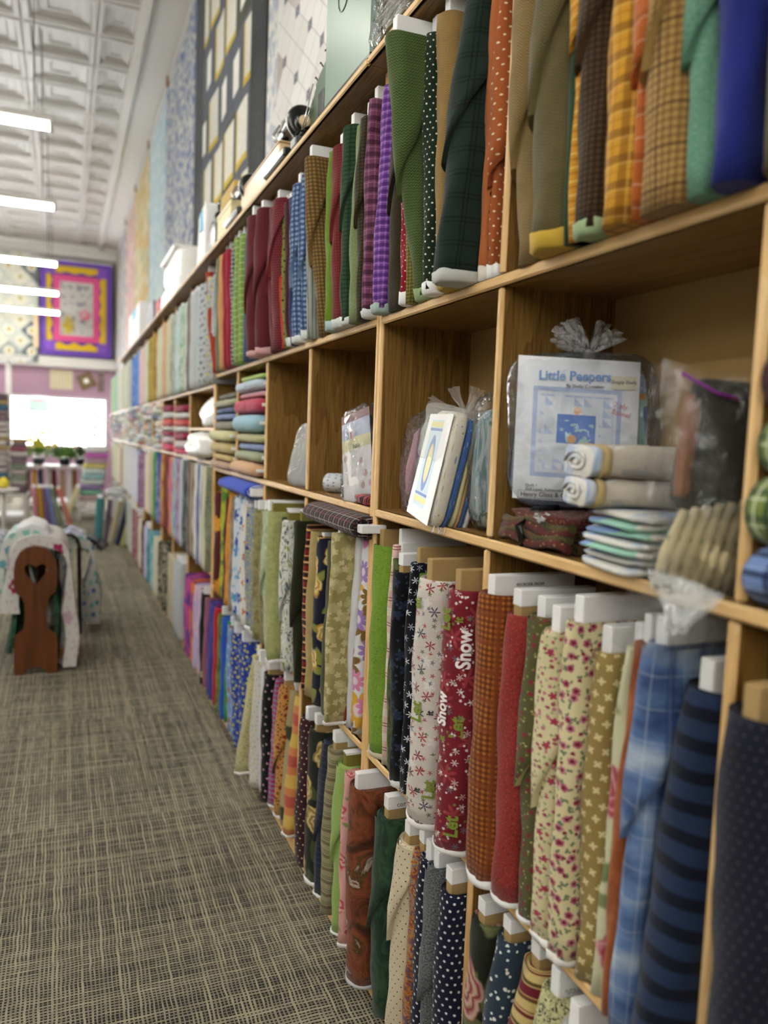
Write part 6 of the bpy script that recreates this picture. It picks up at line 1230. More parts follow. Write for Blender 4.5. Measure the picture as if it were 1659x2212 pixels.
# unit 3 cubbies: bags and pink stacks
CF = 1.306
def blob(lab, cat, c, s, mat, seed, name='plastic_bag', e=.7, amp=.012):
    t = thing(name, lab, cat, c, group='soft bags in the far cubbies'); b = MB(); puff(b, (0, 0, s[2]), s, e, e, 22, 12, amp, seed); b.obj('crumpled_body', mat, t)
    b = MB(); puff(b, (s[0]*.1, s[1]*.2, s[2]*1.95), (s[0]*.25, s[1]*.18, s[2]*.18), .8, .8, 12, 8, amp*.4, seed+1); b.obj('gathered_neck', mat, t); return t
blob('white plastic bag slumped on the half shelf of the third unit', 'plastic bag', (.08, 4.62, 1.489), (.08, .26, .085), 'white_plastic', 1)
blob('large crumpled white plastic bag bulging out of the cubby below the half shelf', 'plastic bag', (.03, 4.62, CF), (.11, .28, .075), 'white_plastic', 2)
hclr('far_pink', 'd84c70'); hclr('far_pale', 'd8c8cc'); hclr('far_rose', '9c2c50'); hclr('far_white', 'd8d8d4'); hclr('far_coral', 'd85c5c')
for yc, seed in ((5.58, 1), (6.32, 2)):
    z = CF; R = random.Random(seed)
    for k, c_ in enumerate(('far_pink', 'far_pale', 'far_rose', 'far_white', 'far_coral', 'far_white', 'far_rose')):
        h_ = R.uniform(.035, .06)
        pack('folded_fabric', {'far_pink': 'pink', 'far_pale': 'pale mauve', 'far_rose': 'wine rose', 'far_white': 'off-white', 'far_coral': 'coral'}[c_]+' folded fabric in the blurred stack of the '+('fifth-bay' if seed == 1 else 'sixth-bay')+' cubby', 'folded fabric', (.08, yc, z), (.11, .27, h_/2), c_, 'folded fabrics in the blurred pink stacks', k); z += h_
b = MB(); cols = []; R = random.Random(77); y = 6.75
while y < 13.9:
    z = CF; L_ = R.uniform(.12, .3)
    while z < 1.66:
        h_ = R.uniform(.03, .07); n0 = len(b.f); puff(b, (.07+R.uniform(-.04, .02), y+L_/2, z+h_/2), (.11, L_/2, h_/2), .5, .4, 8, 4, .0, 1); cols += [lin(R.choice(['d8d8d4', 'c8c4cc', 'b8c4cc', 'd8c8b4', 'c8a8b0', 'e4e4e0', '9ca4a8', 'd8b8a0', 'c0ccb8', 'a86c70', '7c8ca8']))]*(len(b.f)-n0); z += h_
    y += L_+.01
    for a_, c_ in ((7.481, 7.501), (8.281, 8.301), (9.081, 9.121), (10.281, 10.301), (11.481, 11.521), (12.681, 12.701)):
        if y < c_ and y+.3 > a_: y = c_+.002
o = b.obj('folded_fabrics', 'fabric_far', label='far blurred run of folded fabrics in the middle cubbies towards the window', cat='folded fabrics', kind='stuff'); vcol(o.data, cols)

# ------------------------------------------------------------------ things on top of the shelving
ZA = 2.394
# bagged bundle near the unit joint
cloth('fabric_rustic', p_hstripe, '8c8468', [('5c5644', .0, .004), ('b0a888', .012, .003)], .022)
t = thing('bagged_fabrics', 'clear bag of folded rustic brown fabrics under a white label, on top of the shelving', 'plastic bag', (.03, 1.80, ZA), (0, 0, 0))
for k in range(5): b = MB(); puff(b, (0, 0, .03+.022*k), (.075-.004*(k % 2), .12, .0125), .45, .35, 20, 7, .004, k); b.obj('folded_fabric', 'fabric_rustic', t)
b = MB(); puff(b, (-.055, .09, .035), (.018, .02, .035), .9, .9, 14, 9, .004, 3); b.obj('dark_tassel', 'fabric_darkbatik', t)
b = MB(); puff(b, (0, 0, .138), (.08, .12, .008), .4, .3, 20, 5, .003, 8); b.obj('white_label', 'paper', t)
b = MB(); puff(b, (0, 0, .085), (.09, .15, .09), .5, .4, 24, 12, .008, 9); b.obj('plastic_bag', 'clear_film', t)
# pale green enamelled case
t = thing('sewing_machine_case', 'tall pale green metal case with a round-ended slot and hasp, on top of the shelving', 'case', (-.052, 2.10, ZA), (0, 0, 0))
b = MB(); b.box(0, .22, -.19, .19, .008, .40, 0, .008); b.obj('body', 'green_enamel', t)
MB().box(-.003, .20, -.192, .192, .0, .014, 0, .002).obj('black_base', 'black_iron', t)
def ring_yz(b, cy, cz, hy, hz, r, x, n=10):
    pts = []
    for (sy, sz, a0) in ((1, 1, 0), (-1, 1, 90), (-1, -1, 180), (1, -1, 270)):
        for i in range(n):
            a = math.radians(a0+90*i/n); pts.append((x, cy+sy*(hy-min(hy, hz)*1)+math.cos(a)*min(hy, hz)*1, cz+sz*(hz-min(hy, hz))+math.sin(a)*min(hy, hz)))
    pts.append(pts[0]); b.tube(pts, r, 6)
b = MB(); ring_yz(b, .035, .30, .042, .085, .0022, -.001); b.obj('slot_rim', 'green_enamel', t)
b = MB(); ring_yz(b, .035, .31, .013, .05, .002, -.002); b.obj('hasp_ring', 'steel', t); MB().box(-.004, 0, .027, .043, .27, .33, 0, .001).obj('hasp', 'steel', t)
# darker green machine behind/left
t = thing('sewing_machine', 'dark green sewing machine body with hooks, left of the pale green case', 'sewing machine', (0, 2.44, ZA), (0, 0, 0), 'old sewing machines on top of the shelving')
b = MB(); b.prism([(-.09, 0), (.13, 0), (.17, .05), (.165, .13), (.10, .20), (-.02, .235), (-.09, .235)], .0, .11, 0, 'yz'); b.obj('body', 'green_dark', t)
MB().box(-.004, .01, .02, .075, .05, .15, 0, .003).obj('opening_plate', 'black_iron', t)
for y, z in ((.05, .215), (.10, .19), (.0, .232)): MB().tube([(.01, y, z), (-.004, y+.004, z+.022), (-.002, y+.016, z+.024)], .0025, 6).obj('thread_hook', 'black_iron', t)
MB().tube([(-.004, -.085, .0), (-.004, -.085, .22)], .002, 5).obj('trim_line', 'steel', t)
# black machine with handwheel and thread stand
flat('grey_metal', '6c6c70', .4, .6)
def machine(yc, lab, stand):
    t = thing('sewing_machine', lab, 'sewing machine', (-.002, yc, ZA), (0, 0, 0), 'old sewing machines on top of the shelving')
    b = MB(); b.box(-.07, .08, -.06, .24, .0, .03, 0, .006); b.obj('bed', 'black_iron', t)
    b = MB(); b.tube([(.0, -.02, .02), (0, -.02, .08), (0, -.01, .14), (0, .05, .165), (0, .14, .16), (0, .20, .15)], [.035, .028, .026, .03, .026, .03], 12); b.obj('arm', 'black_iron', t)
    b = MB(); b.tube([(0, .21, .17), (0, .215, .10), (0, .215, .06)], [.026, .024, .008], 10); b.obj('head', 'black_iron', t)
    MB().tube([(0, .215, .07), (0, .215, .03)], .004, 6).obj('needle_bar', 'steel', t); MB().tube([(-.02, .20, .19), (-.045, .19, .15), (-.04, .17, .12)], .005, 6).obj('tension_lever', 'steel', t)
    b = MB(); n = 30
    prof = [(.050, .010), (.056, .0), (.050, -.008), (.036, -.004), (.024, -.008), (.022, -.012), (.0001, -.012)]
    for r_, d in prof:
        for j in range(n): a = 2*math.pi*j/n; b.v.append((-.01+math.cos(a)*r_, -.085+d, .105+math.sin(a)*r_))
    for i in range(len(prof)-1):
        for j in range(n): q = (j+1) % n; b.face([i*n+j, i*n+q, (i+1)*n+q, (i+1)*n+j], None, 0, True)
    b.obj('handwheel', 'black_iron', t)
    b = MB(); b.tube([(-.01, -.096, .105), (-.01, -.106, .105)], [.021, .018], 20); b.obj('wheel_hub', 'pine', t)
    b = MB(); b.tube([(-.01+math.cos(q*.2095)*.057, -.08, .105+math.sin(q*.2095)*.057) for q in range(31)], .0022, 6); b.obj('wheel_rim', 'steel', t)
    MB().tube([(-.01, -.08, .105), (-.01, -.02, .105)], .012, 10).obj('axle', 'steel', t)
    if stand:
        b = MB(); b.tube([(-.036, -.15, .045), (-.018, -.15, .12), (.000, -.15, .205), (.004, -.15, .212), (.008, -.15, .205), (.022, -.15, .10), (.030, -.15, .02)], .0024, 6); b.tube([(-.024, -.15, .07), (.009, -.15, .18)], .0016, 5); b.tube([(-.030, -.15, .05), (.013, -.15, .155)], .0016, 5); b.tube([(-.036, -.15, .045), (-.05, -.15, .03), (-.055, -.15, .012)], .0022, 5); b.obj('wire_thread_stand', 'steel', t)
        b = MB(); b.tube([(-.03+.04*math.cos(q*.35), -.20, .012+.025*math.sin(q*.35)) for q in range(10)], .003, 6); b.obj('power_cord', 'black_iron', t)
        MB().box(-.06, .0, -.17, -.11, 0, .03, 0, .004).obj('motor_block', 'grey_metal', t)
machine(2.73, 'old black sewing machine with big handwheel and wire thread stand', True)
t = thing('wooden_base_box', 'glossy pale wooden machine base box on top of the shelving', 'box', (-.05, 3.14, ZA), (0, 0, 0))
MB().box(0, .19, -.32, .32, 0, .095, 0, .006).obj('box_body', 'pine', t); MB().box(-.002, .192, -.322, .322, .095, .101, 0, .002).obj('box_lid', 'pine', t)
machine(3.50, 'second old black sewing machine, left of the pale wooden base box', False)
t = thing('storage_box', 'tall dark plum box with a tan lid on top of the shelving', 'box', (.02, 4.12, ZA), (0, 0, 0)); MB().box(0, .2, -.14, .2, 0, .26, 0, .003).obj('box_body', 'plum_box', t); MB().box(-.004, .204, -.144, .204, .23, .30, 0, .003).obj('box_lid', 'cardtan', t)
t = thing('storage_box', 'low cream box in front of the plum box on top of the shelving', 'box', (-.05, 3.86, ZA), (0, 0, 0)); MB().box(0, .16, -.17, .17, 0, .12, 0, .004).obj('box_body', flat('cream_box', 'e6d8a8', .6), t); MB().box(-.003, .163, -.173, .173, .10, .125, 0, .003).obj('box_lid', 'cream_box', t)
t = thing('shelf_bag', 'white and blue paper bag standing beside the plum box', 'bag', (.05, 4.86, ZA)); b = MB(); puff(b, (0, 0, .2), (.05, .13, .2), .3, .25, 18, 10, .006, 3); b.obj('bag_body', 'paper', t); MB().box(-.052, -.047, -.05, .05, .25, .36, 0, .001).obj('blue_print', 'sky_blue', t)
t = thing('shelf_bag', 'black bag between the white paper bag and the plum box', 'bag', (.06, 4.55, ZA)); b = MB(); puff(b, (0, 0, .14), (.05, .13, .14), .5, .4, 18, 10, .008, 4); b.obj('bag_body', 'black_iron', t); b = MB(); b.tube([(0, -.05, .26), (-.01, -.03, .34), (-.01, .03, .34), (0, .05, .26)], .008, 6); b.obj('bag_handle', 'black_iron', t)
t = thing('sewing_machine', 'large white sewing machine under its cover, far along the top of the shelving', 'sewing machine', (.08, 6.15, ZA), (0, 0, 0), 'old sewing machines on top of the shelving')
b = MB(); puff(b, (0, 0, .075), (.12, .52, .075), .3, .3, 24, 9, .004, 3); b.obj('bed', 'white_plastic', t); b = MB(); puff(b, (0, .05, .27), (.10, .45, .10), .4, .3, 24, 9, .004, 4); b.obj('arm', 'white_plastic', t); b = MB(); puff(b, (0, -.36, .2), (.09, .1, .14), .4, .4, 18, 8, .003, 5); b.obj('pillar', 'white_plastic', t); MB().box(-.12, .1, -.3, .5, .365, .385, 0, .008).obj('lid', 'white_plastic', t)
t = thing('shelf_box', 'red box far along the top of the shelving', 'box', (.06, 7.3, ZA)); MB().box(-.05, .1, -.16, .16, 0, .20, 0, .01).obj('box_body', 'red', t); MB().box(-.053, .103, -.163, .163, .17, .205, 0, .005).obj('box_lid', 'red', t)
t = thing('shelf_box', 'grey box left of the red one on top of the shelving', 'box', (.06, 7.95, ZA)); MB().box(-.05, .1, -.25, .25, 0, .26, 0, .01).obj('box_body', flat('grey_box', '8c8c94', .6), t); MB().box(-.053, .103, -.253, .253, .22, .265, 0, .005).obj('box_lid', 'grey_box', t)
t = thing('shelf_box', 'white box with a blue top label at the far end of the top shelf', 'box', (.03, 9.6, ZA)); MB().box(-.05, .1, -.75, .6, 0, .42, 0, .01).obj('box_body', 'paper', t); MB().box(-.056, -.05, -.45, .1, .30, .40, 0, .001).obj('printed_label', 'sky_blue', t)

# ------------------------------------------------------------------ quilts
def quilt_mat(name, fn):
    m, p = principled(name); s, t = uvc(); c = fn(s, t); setc(p, 'Base Color', c); p.inputs['Roughness'].default_value = .95; p.inputs['Specular IOR Level'].default_value = .1
    q = ((s*16).sin()*(t*16).sin()); bump(p, q+noise(s, t, 0, 18, 2), .5, .01); MATS[name] = m; return name
def patches(cols, sz, bgc=None, nz=.25, sc=25):
    def fn(s, t):
        h = hashc((s/sz).fl(), (t/sz).fl(), 3.0)[0]
        c = ramp(h, [(i/len(cols), k) for i, k in enumerate(cols)], True)
        n = noise(s, t, 0, sc, 3); return mix((n-.3).mx(0.0).mn(1.0)*nz*2, c, bgc or cols[0])
    return fn
def q_diamond(s, t):
    a = (s/.40+t/.30); b_ = (s/.40-t/.30); h = hashc(a.fl(), b_.fl(), 2.0)[0]
    c = ramp(h, [(0, 'dedbd8'), (.35, 'c9c2bd'), (.6, 'e6e4e2'), (.8, 'b7aca6')], True)
    e = ((a.fr()-.5).ab()+(b_.fr()-.5).ab()); c = mix(e.gt(.84), c, '7c7e88')
    a2 = (s/.20+t/.15); b2 = (s/.20-t/.15); c = mix(((a2.fr()-.5).ab().mx((b2.fr()-.5).ab()).gt(.485)), c, 'aeaaaa')
    return mix(s.gt(4.15), c, mix(noise(s, t, 0, 14, 2).gt(.5), 'b8bcc8', 'dcdad4'))
def q_bricks(s, t):
    n = noise(s, t, 0, 30, 3); c = mix(n, '585c62', '6a6e76')
    row = (t/.44).fl(); sx = s/.42+(row*.5).fr(); cu = sx.fl(); h = hashc(cu, row, 4.0)
    fx = (sx.fr()-.5)*.42; fy = ((t/.44).fr()-.5)*.44
    big = h[0].gt(.45)
    r1 = (fx.ab().lt(.10))*(fy.ab().lt(.12)); r2 = (fx.ab().lt(.165))*(fy.ab().lt(.185))
    c = mix(h[2].gt(.7), c, '55564a')
    c = mix(r2*big, c, mix(((fx-.0).gt(.125)).mx(fy.lt(-.145)), 'd8d4c8', 'c8ac34')); c = mix(r1*(1-big), c, 'e6e4dc')
    c = mix((n-.4).mx(0.0)*r2*big*.8, c, 'a8a498')
    return c
quilt_mat('quilt_diamond', q_diamond); quilt_mat('quilt_bricks', q_bricks); cloth('fabric_quiltblack', p_mottle, [(.45, '14171a'), (.7, '343a3e')], 30)
quilt_mat('quilt_blue', patches(['6c7898', '9c9c98', 'c4c0b0', '7c86a4', 'b4b4b0', '50608c'], .045, 'b8b8b0', .3)); quilt_mat('quilt_ice', patches(['a8b8c0', '98aab8', 'b8c0bc', 'a4b4b0'], .07, 'b0c0c8')); quilt_mat('quilt_cream', patches(['c0b490', 'b8a070', 'a0a888', 'c8bc9c', 'c49c60'], .12, 'c4bca0'))
quilt_mat('quilt_pink', patches(['c4a498', 'b89488', 'c8b4a8', 'a89498'], .1, 'c0a8a0')); quilt_mat('quilt_grey', patches(['9c98a0', 'b0a8a4', '888c9c', 'a4a49c'], .1, 'a8a4a4')); quilt_mat('quilt_dust', patches(['a89c98', '8c98a8', 'b8a898', '98948c'], .14, 'a8a09c'))
def wallquilt(y0, y1, z0, z1, mat, lab, borders=()):
    t = thing('wall_quilt', lab, 'quilt', (.27, (y0+y1)/2, z0), group='quilts hung high on the right wall'); L = y1-y0
    def sheet(ya, yb, m_, nm, off=0):
        b = MB()
        fn = lambda u, v, o_=0: (-.006*math.sin(u*L*3.1)*(1-v)-.004*math.sin(u*L*7)-o_, ya-(y0+y1)/2+(yb-ya)*u, (z1-z0)*v)
        uvf = lambda u, v: (ya+(yb-ya)*u, z0+(z1-z0)*v)
        n = max(3, int((yb-ya)*8)); b.grid(lambda u, v: fn(u, v, .006+off), n, 8, uvf); b.grid(lambda u, v: fn(u, v, -.006), n, 8, uvf)
        for v in (0, 1):
            k = len(b.v)
            for i in range(n+1): b.v.append(fn(i/n, v, .006+off)); b.v.append(fn(i/n, v, -.006))
            for i in range(n): b.face([k+2*i, k+2*i+1, k+2*i+3, k+2*i+2])
        for u in (0, 1):
            k = len(b.v)
            for i in range(9): b.v.append(fn(u, i/8, .006+off)); b.v.append(fn(u, i/8, -.006))
            for i in range(8): b.face([k+2*i, k+2*i+1, k+2*i+3, k+2*i+2])
        b.obj(nm, m_, t)
    a, c = y0, y1
    for (side, w_, m_) in borders:
        if side == 'r': sheet(a, a+w_, m_, 'border'); a += w_
        else: sheet(c-w_, c, m_, 'border'); c -= w_
    sheet(a, c, mat, 'quilt_top'); return t
wallquilt(2.0, 4.38, 2.7, 5.08, 'quilt_diamond', 'white and grey diamond patchwork quilt behind the green sewing machine case')
wallquilt(4.42, 6.98, 2.75, 5.08, 'quilt_bricks', 'grey quilt of white and yellow-edged blocks with black borders', (('r', .40, 'fabric_quiltblack'), ('l', .42, 'fabric_quiltblack')))
for a, b_, m_, l_ in ((7.02, 9.05, 'quilt_blue', 'blue and cream small-patch quilt left of the black-bordered one'), (9.08, 10.88, 'quilt_ice', 'icy pale blue quilt on the right wall'), (10.92, 12.95, 'quilt_cream', 'cream and ochre quilt on the right wall'),
    (13.0, 15.0, 'quilt_pink', 'dusty pink quilt on the right wall'), (15.05, 16.55, 'quilt_grey', 'lavender grey quilt on the right wall'), (16.6, 17.7, 'quilt_dust', 'dull grey and tan quilt in the far right corner')): wallquilt(a, b_, 2.75, 5.05, m_, l_)
# far wall quilts
def q_center(s, t):         # s 0..1.37, t 0..1.92
    cx_, cy_ = .685, .96
    dx, dy = (s-cx_).ab(), (t-cy_).ab()
    def inside(hx, hy): return (dx.lt(hx))*(dy.lt(hy))
    c = mix(inside(.59, .86), '6c4490', '8c7c6c'); c = mix(inside(.565, .835), c, 'c8a428')
    sc = ((s*22).sin()*.02+(t*22).sin()*.02)
    c = mix((dx+sc).lt(.46)*(dy+sc).lt(.70), c, '5a3c88'); c = mix(inside(.44, .665), c, 'c85080'); c = mix(inside(.32, .545), c, 'b0aca8')
    n = noise(s, t, 0, 9, 4); c = mix(inside(.30, .53)*n.gt(.56), c, '80848a')
    bl = ss(hyp(s-.52, (t-.62)*.6), .11, .04)*noise(s, t, 0, 16, 2).gt(.42); c = mix(bl, c, 'b09a2c'); c = mix(ss(hyp(s-.85, t-.85), .11, .03)*noise(s, t, 0, 16, 2).gt(.45), c, 'c8647c')
    for sx in (-.50, .50):
        for sy in (-.76, .76): c = mix(((s-cx_-sx).ab().lt(.095))*((t-cy_-sy).ab().lt(.095)), c, '7c54b0')
    return mix((dx.gt(.60)).mx(dy.gt(.87)), c, '6848a4')
quilt_mat('quilt_center', q_center)
def q_left(s, t):
    a = s/.42+t/.42; b_ = s/.42-t/.42; h = hashc(a.fl(), b_.fl(), 5.0); fa = (a.fr()-.5); fb = (b_.fr()-.5)
    c = ramp(h[0], [(0, 'b8bcb4'), (.4, '444c5c'), (.6, 'd0ccbc'), (.8, '8c9090')], True); c = mix(ss(hyp(fa, fb), .3, .05), c, 'dcd8cc'); c = mix(ss(hyp(fa, fb), .16, .04), c, 'b09c4c')
    return mix((noise(s, t, 0, 12, 3)-.35).mx(0.0)*1.5, c, 'a8aca4')
quilt_mat('quilt_left', q_left)
def farquilt(x0, x1, z0, z1, mat, lab, folds=.01):
    t = thing('wall_quilt', lab, 'quilt', (x0, RY1-.26, z0), group='quilts on the far wall'); b = MB(); W_, H_ = x1-x0, z1-z0
    for off in (0, .012): b.grid(lambda u, v: (W_*u, off+folds*math.sin(u*W_*6)*(1-v), H_*v), 16, 8, lambda u, v: (u*W_, v*H_))
    b.obj('quilt_top', mat, t); MB().box(-.03, W_+.03, -.004, .016, H_-.012, H_+.012, 0, .003).obj('hanging_rod', 'white_paint', t)
farquilt(-1.20, .17, 2.93, 4.85, 'quilt_center', 'purple, yellow and pink framed quilt with grey floral centre on the far wall'); farquilt(-4.3, -1.25, 2.75, 4.9, 'quilt_left', 'grey, navy and gold patterned quilt at the far left')
MB().box(-1.33, -1.24, RY1-.28, RY1-.262, 3.05, 3.75).obj('quilt_sleeve', flat('peachy_card', 'dcc0a0', .8), label='peach cloth strip between the two far wall quilts', cat='cloth')
# mauve strip decorations
t = thing('wall_panel', 'cream lattice panel on the mauve wall above the window', 'wall decoration', (-1.02, RY1-.03, 2.25)); flat('lattice', 'd4c8a8', .7)
MB().box(0, .44, .01, .02, 0, .40).obj('backing', flat('latback', 'a89c90', .8), t)
for k in range(8): MB().box(.055*k, .055*k+.03, -.006, .01, 0, .40, 0, .002).obj('slat', 'lattice', t)
for k in range(8): MB().box(0, .44, -.010, -.004, .05*k+.01, .05*k+.03, 0, .002).obj('cross_slat', 'lattice', t)
t = thing('picture_frame', 'small dark gold frame hung at a tilt on the mauve wall', 'picture', (-.32, RY1-.04, 2.45), (0, math.radians(-25), 0)); flat('old_gold', '6c5434', .5)
for a in ((-.16, .16, .11, .16), (-.16, .16, -.16, -.11), (-.16, -.11, -.11, .11), (.11, .16, -.11, .11)): MB().box(a[0], a[1], -.02, .02, a[2], a[3], 0, .004).obj('frame_side', 'old_gold', t)
MB().box(-.11, .11, -.005, .005, -.11, .11).obj('mat_board', flat('frame_mat', '7c6c50', .8), t); b = MB(); puff(b, (0, -.012, 0), (.045, .01, .045), 1, 1, 14, 8, .002, 2); b.obj('white_flower', 'paper', t)
t = thing('hanging_textile', 'narrow brown gingham hanging beside the tilted frame', 'wall decoration', (-.09, RY1-.03, 2.23)); cloth('fabric_gingham_brown', p_check, 'b09890', '5c4c48', .07, .7); MB().box(0, .12, 0, .01, 0, .42).obj('cloth', 'fabric_gingham_brown', t); MB().box(-.01, .13, -.004, .012, .42, .435, 0, .002).obj('rod', 'white_paint', t)
t = thing('support_pole', 'white pole at the far left in front of the mauve wall', 'pole', (-1.72, 16.5, 0)); MB().tube([(0, 0, 0), (0, 0, 2.68)], .05, 14).obj('shaft', 'white_paint', t); MB().box(-.09, .09, -.09, .09, 2.66, 2.7, 0, .005).obj('cap', 'white_paint', t); MB().box(-1.7, .4, -.02, .1, 2.70, 2.78, 0, .004).obj('cross_beam', 'white_paint', t)
# window stickers
t = thing('window_sign', 'column of small light blue signs on the shop window', 'sign', (-.20, RY1+.0, 1.12)); flat('sticker_blue', '8cc4ec', .5); flat('sticker_red', 'e05c50', .5)
for k in range(5): MB().box(0, .10, 0, .004, .15*k, .15*k+.11).obj('sticker', 'sticker_blue', t)
t = thing('window_sign', 'red lettered sign at the foot of the shop window', 'sign', (-.56, RY1+.0, 1.06))
for a in ((0, .05, 0, .28), (.05, .12, .22, .28), (.20, .38, .22, .28), (.26, .31, 0, .22)): MB().box(a[0], a[1], 0, .004, a[2], a[3]).obj('red_stroke', 'sticker_red', t)
t = thing('window_sign', 'pale aqua poster in the upper corner of the shop window', 'sign', (-1.45, RY1+.0, 1.75)); MB().box(0, .4, 0, .004, 0, .3).obj('poster', flat('aqua_poster', 'd4ecec', .5), t); MB().box(.08, .3, -.002, .0, .23, .28).obj('poster_title', flat('pale_pink', 'f0c0cc', .5), t)

# ------------------------------------------------------------------ quilt racks in the aisle
flat('rack_wood', '5c3214', .35)
m, p = principled('rack_wood2'); x, y, z = objc(); n = noise(x*30, y*30, z*3, 1, 4); setc(p, 'Base Color', ramp(n, [(.3, '4a260e'), (.7, '6a3a18')])); p.inputs['Roughness'].default_value = .3; MATS['rack_wood'] = m
def rack(x, y, lab, seed):
    t = thing('quilt_rack', lab, 'quilt rack', (x, y, 0), (0, 0, 0))
    half = [(0, .045), (.035, .04), (.065, .0), (.117, .0), (.117, .20), (.110, .235), (.068, .27), (.060, .33), (.060, .42), (.075, .46), (.105, .49), (.115, .53), (.117, .62), (.108, .68), (.085, .725), (.05, .755), (0, .766)]
    heart = [(0, .535)]+[(.030*(k/5), .535+.035*(k/5)) for k in range(1, 5)]+[(.046, .59), (.060, .62), (.058, .645), (.040, .66), (.018, .655), (0, .64)]
    for k, yy_ in enumerate((0, .72)):
        b = MB()
        for sg in (-1, 1):          # each half: outline minus half heart, bridged
            P_ = [(sg*a, c) for a, c in half]; Hh = [(sg*a, c) for a, c in heart]
            poly = P_+Hh[::-1]
            if sg < 0: poly = poly[::-1]
            b.prism(poly, -.011+yy_, .011+yy_, 0, 'xz')
        b.obj('end_panel', 'rack_wood', t)
    for dx, z in ((-.075, .69), (.075, .69), (0, .70), (-.05, .22), (.05, .22)): MB().tube([(dx, .0, z), (dx, .72, z)], .011, 10).obj('rail', 'rack_wood', t)
    for dx, z in ((-.08, .52), (.085, .6), (0, .11), (-.06, .5)): MB().tube([(dx, -.0105, z), (dx, -.0135, z)], .007, 10).obj('wood_plug', 'rack_wood', t)
    return t
rack(-.905, 4.98, 'brown wooden quilt rack with a heart cut out of its end panel', 1)
def draped(x, y0, y1, zt, wl, wr, zl, zr, mat, lab, seed, out=.02, thick=.02):
    """cloth over a rail: hangs to zl on the left and zr on the right"""
    t = thing('draped_quilt', lab, 'quilt', (x, (y0+y1)/2, 0), group='quilts draped over the racks'); R = random.Random(seed); ph = [R.uniform(0, 6) for _ in range(4)]; L = y1-y0
    prof = [(-wl-out, zl), (-wl-out*.8, zl+(zt-zl)*.4), (-wl, zt-.10), (-wl*.7, zt-.03), (0, zt), (wr*.7, zt-.03), (wr, zt-.10), (wr+out*.8, zr+(zt-zr)*.4), (wr+out, zr)]
    acc = [0]
    for i in range(1, len(prof)): acc.append(acc[-1]+math.hypot(prof[i][0]-prof[i-1][0], prof[i][1]-prof[i-1][1]))
    def P_(s_):
        d = s_*acc[-1]
        for i in range(1, len(acc)):
            if d <= acc[i] or i == len(acc)-1:
                f = (d-acc[i-1])/(acc[i]-acc[i-1]); return (prof[i-1][0]*(1-f)+prof[i][0]*f, prof[i-1][1]*(1-f)+prof[i][1]*f)
    b = MB()
    for off in (0, thick):
        def fn(u, v):
            px, pz = P_(u); e = abs(u-.5)*2; wv = .024*e*math.sin(v*L*16+ph[0]+u*3)+.012*e*math.sin(v*L*31+ph[1])+.012*e*math.sin(u*23+ph[3])
            nx = (1 if u > .5 else -1)*min(1, e*2); return (px+nx*(wv-off), -L/2+L*v+.012*e*math.sin(ph[2]+u*9), pz+(0 if e > .5 else wv*.4)-(off if e < .5 else 0))
        b.grid(fn, 34, 22, lambda u, v: (v*L, u*acc[-1]))
    # close the cut ends so the cloth reads as thick
    for v in (0, 1):
        k = len(b.v)
        for i in range(35):
            px, pz = P_(i/34); e = abs(i/34-.5)*2; nx = (1 if i > 17 else -1)*min(1, e*2); wv = .024*e*math.sin(v*L*16+ph[0]+i/34*3)+.012*e*math.sin(v*L*31+ph[1])+.012*e*math.sin(i/34*23+ph[3]); yy_ = -L/2+L*v+.012*e*math.sin(ph[2]+i/34*9)
            b.v.append((px+nx*wv, yy_, pz+(0 if e > .5 else wv*.4))); b.v.append((px+nx*(wv-thick), yy_, pz+(0 if e > .5 else wv*.4)-(thick if e < .5 else 0)))
        for i in range(34): b.face([k+2*i, k+2*i+1, k+2*i+3, k+2*i+2], [(b.v[q_][0]*1.3, b.v[q_][2]) for q_ in (k+2*i, k+2*i+1, k+2*i+3, k+2*i+2)])
    b.obj('cloth', mat, t); return t
cloth('fabric_qwhite', p_layers, 'd8d4d0', [(('a02c5c', 'e0843c', 'c4a8bc'), .22, .045, 5, .3, 1, 2, .4), (('c8b8b0',), .05, .012, 4, .5, 1, 4, .6)]); cloth('fabric_qgreen', p_mottle, [(.4, '1c3424'), (.6, '3c6c50')], 20); cloth('fabric_qmint', p_layers, 'd8dcd8', [(('8cc4b4', '6c9cac'), .09, .03, 5, .3, 1, 2, .4)])
cloth('fabric_qnavy', p_mottle, [(.44, '20284c'), (.5, 'dcdce0'), (.58, 'b8c4e4')], 16); cloth('fabric_qlime', p_hstripe, 'd4d2d0', [('94a83c', .02, .02)], .12); cloth('fabric_qteal', p_layers, 'c4c2bc', [(('4c9498', '3c6ca8', '78b0a8'), .085, .022, 5, .4, 1, 2, .7)]); cloth('fabric_qtan', p_plain, 'd8c8a0', 'c8b48c')
draped(-.905, 5.02, 5.62, .80, .10, .105, .12, .05, 'fabric_qgreen', 'dark green quilt hanging on the left inside the heart rack', 1, .03)
draped(-.895, 5.0, 5.64, .83, .14, .17, .36, .02, 'fabric_qwhite', 'white quilt with berry and orange flowers hanging down the right side of the heart rack', 2, .045, .075)
draped(-.93, 5.03, 5.5, .86, .16, .09, .48, .66, 'fabric_qmint', 'white and mint quilt folded over the left of the heart rack', 3, .03, .06)
draped(-.93, 5.04, 5.52, .885, .10, .12, .66, .68, 'fabric_white', 'plain white quilt on top of the heart rack', 4, .02, .05)
draped(-.90, 5.06, 5.60, .78, .05, .06, .30, .25, 'fabric_qlime', 'white quilt with lime stripes seen through the heart cutout', 5, .01)
draped(-1.17, 5.1, 5.9, .78, .08, .08, .35, .42, 'fabric_qnavy', 'navy and white quilt at the left edge of the frame', 9, .02, .03)
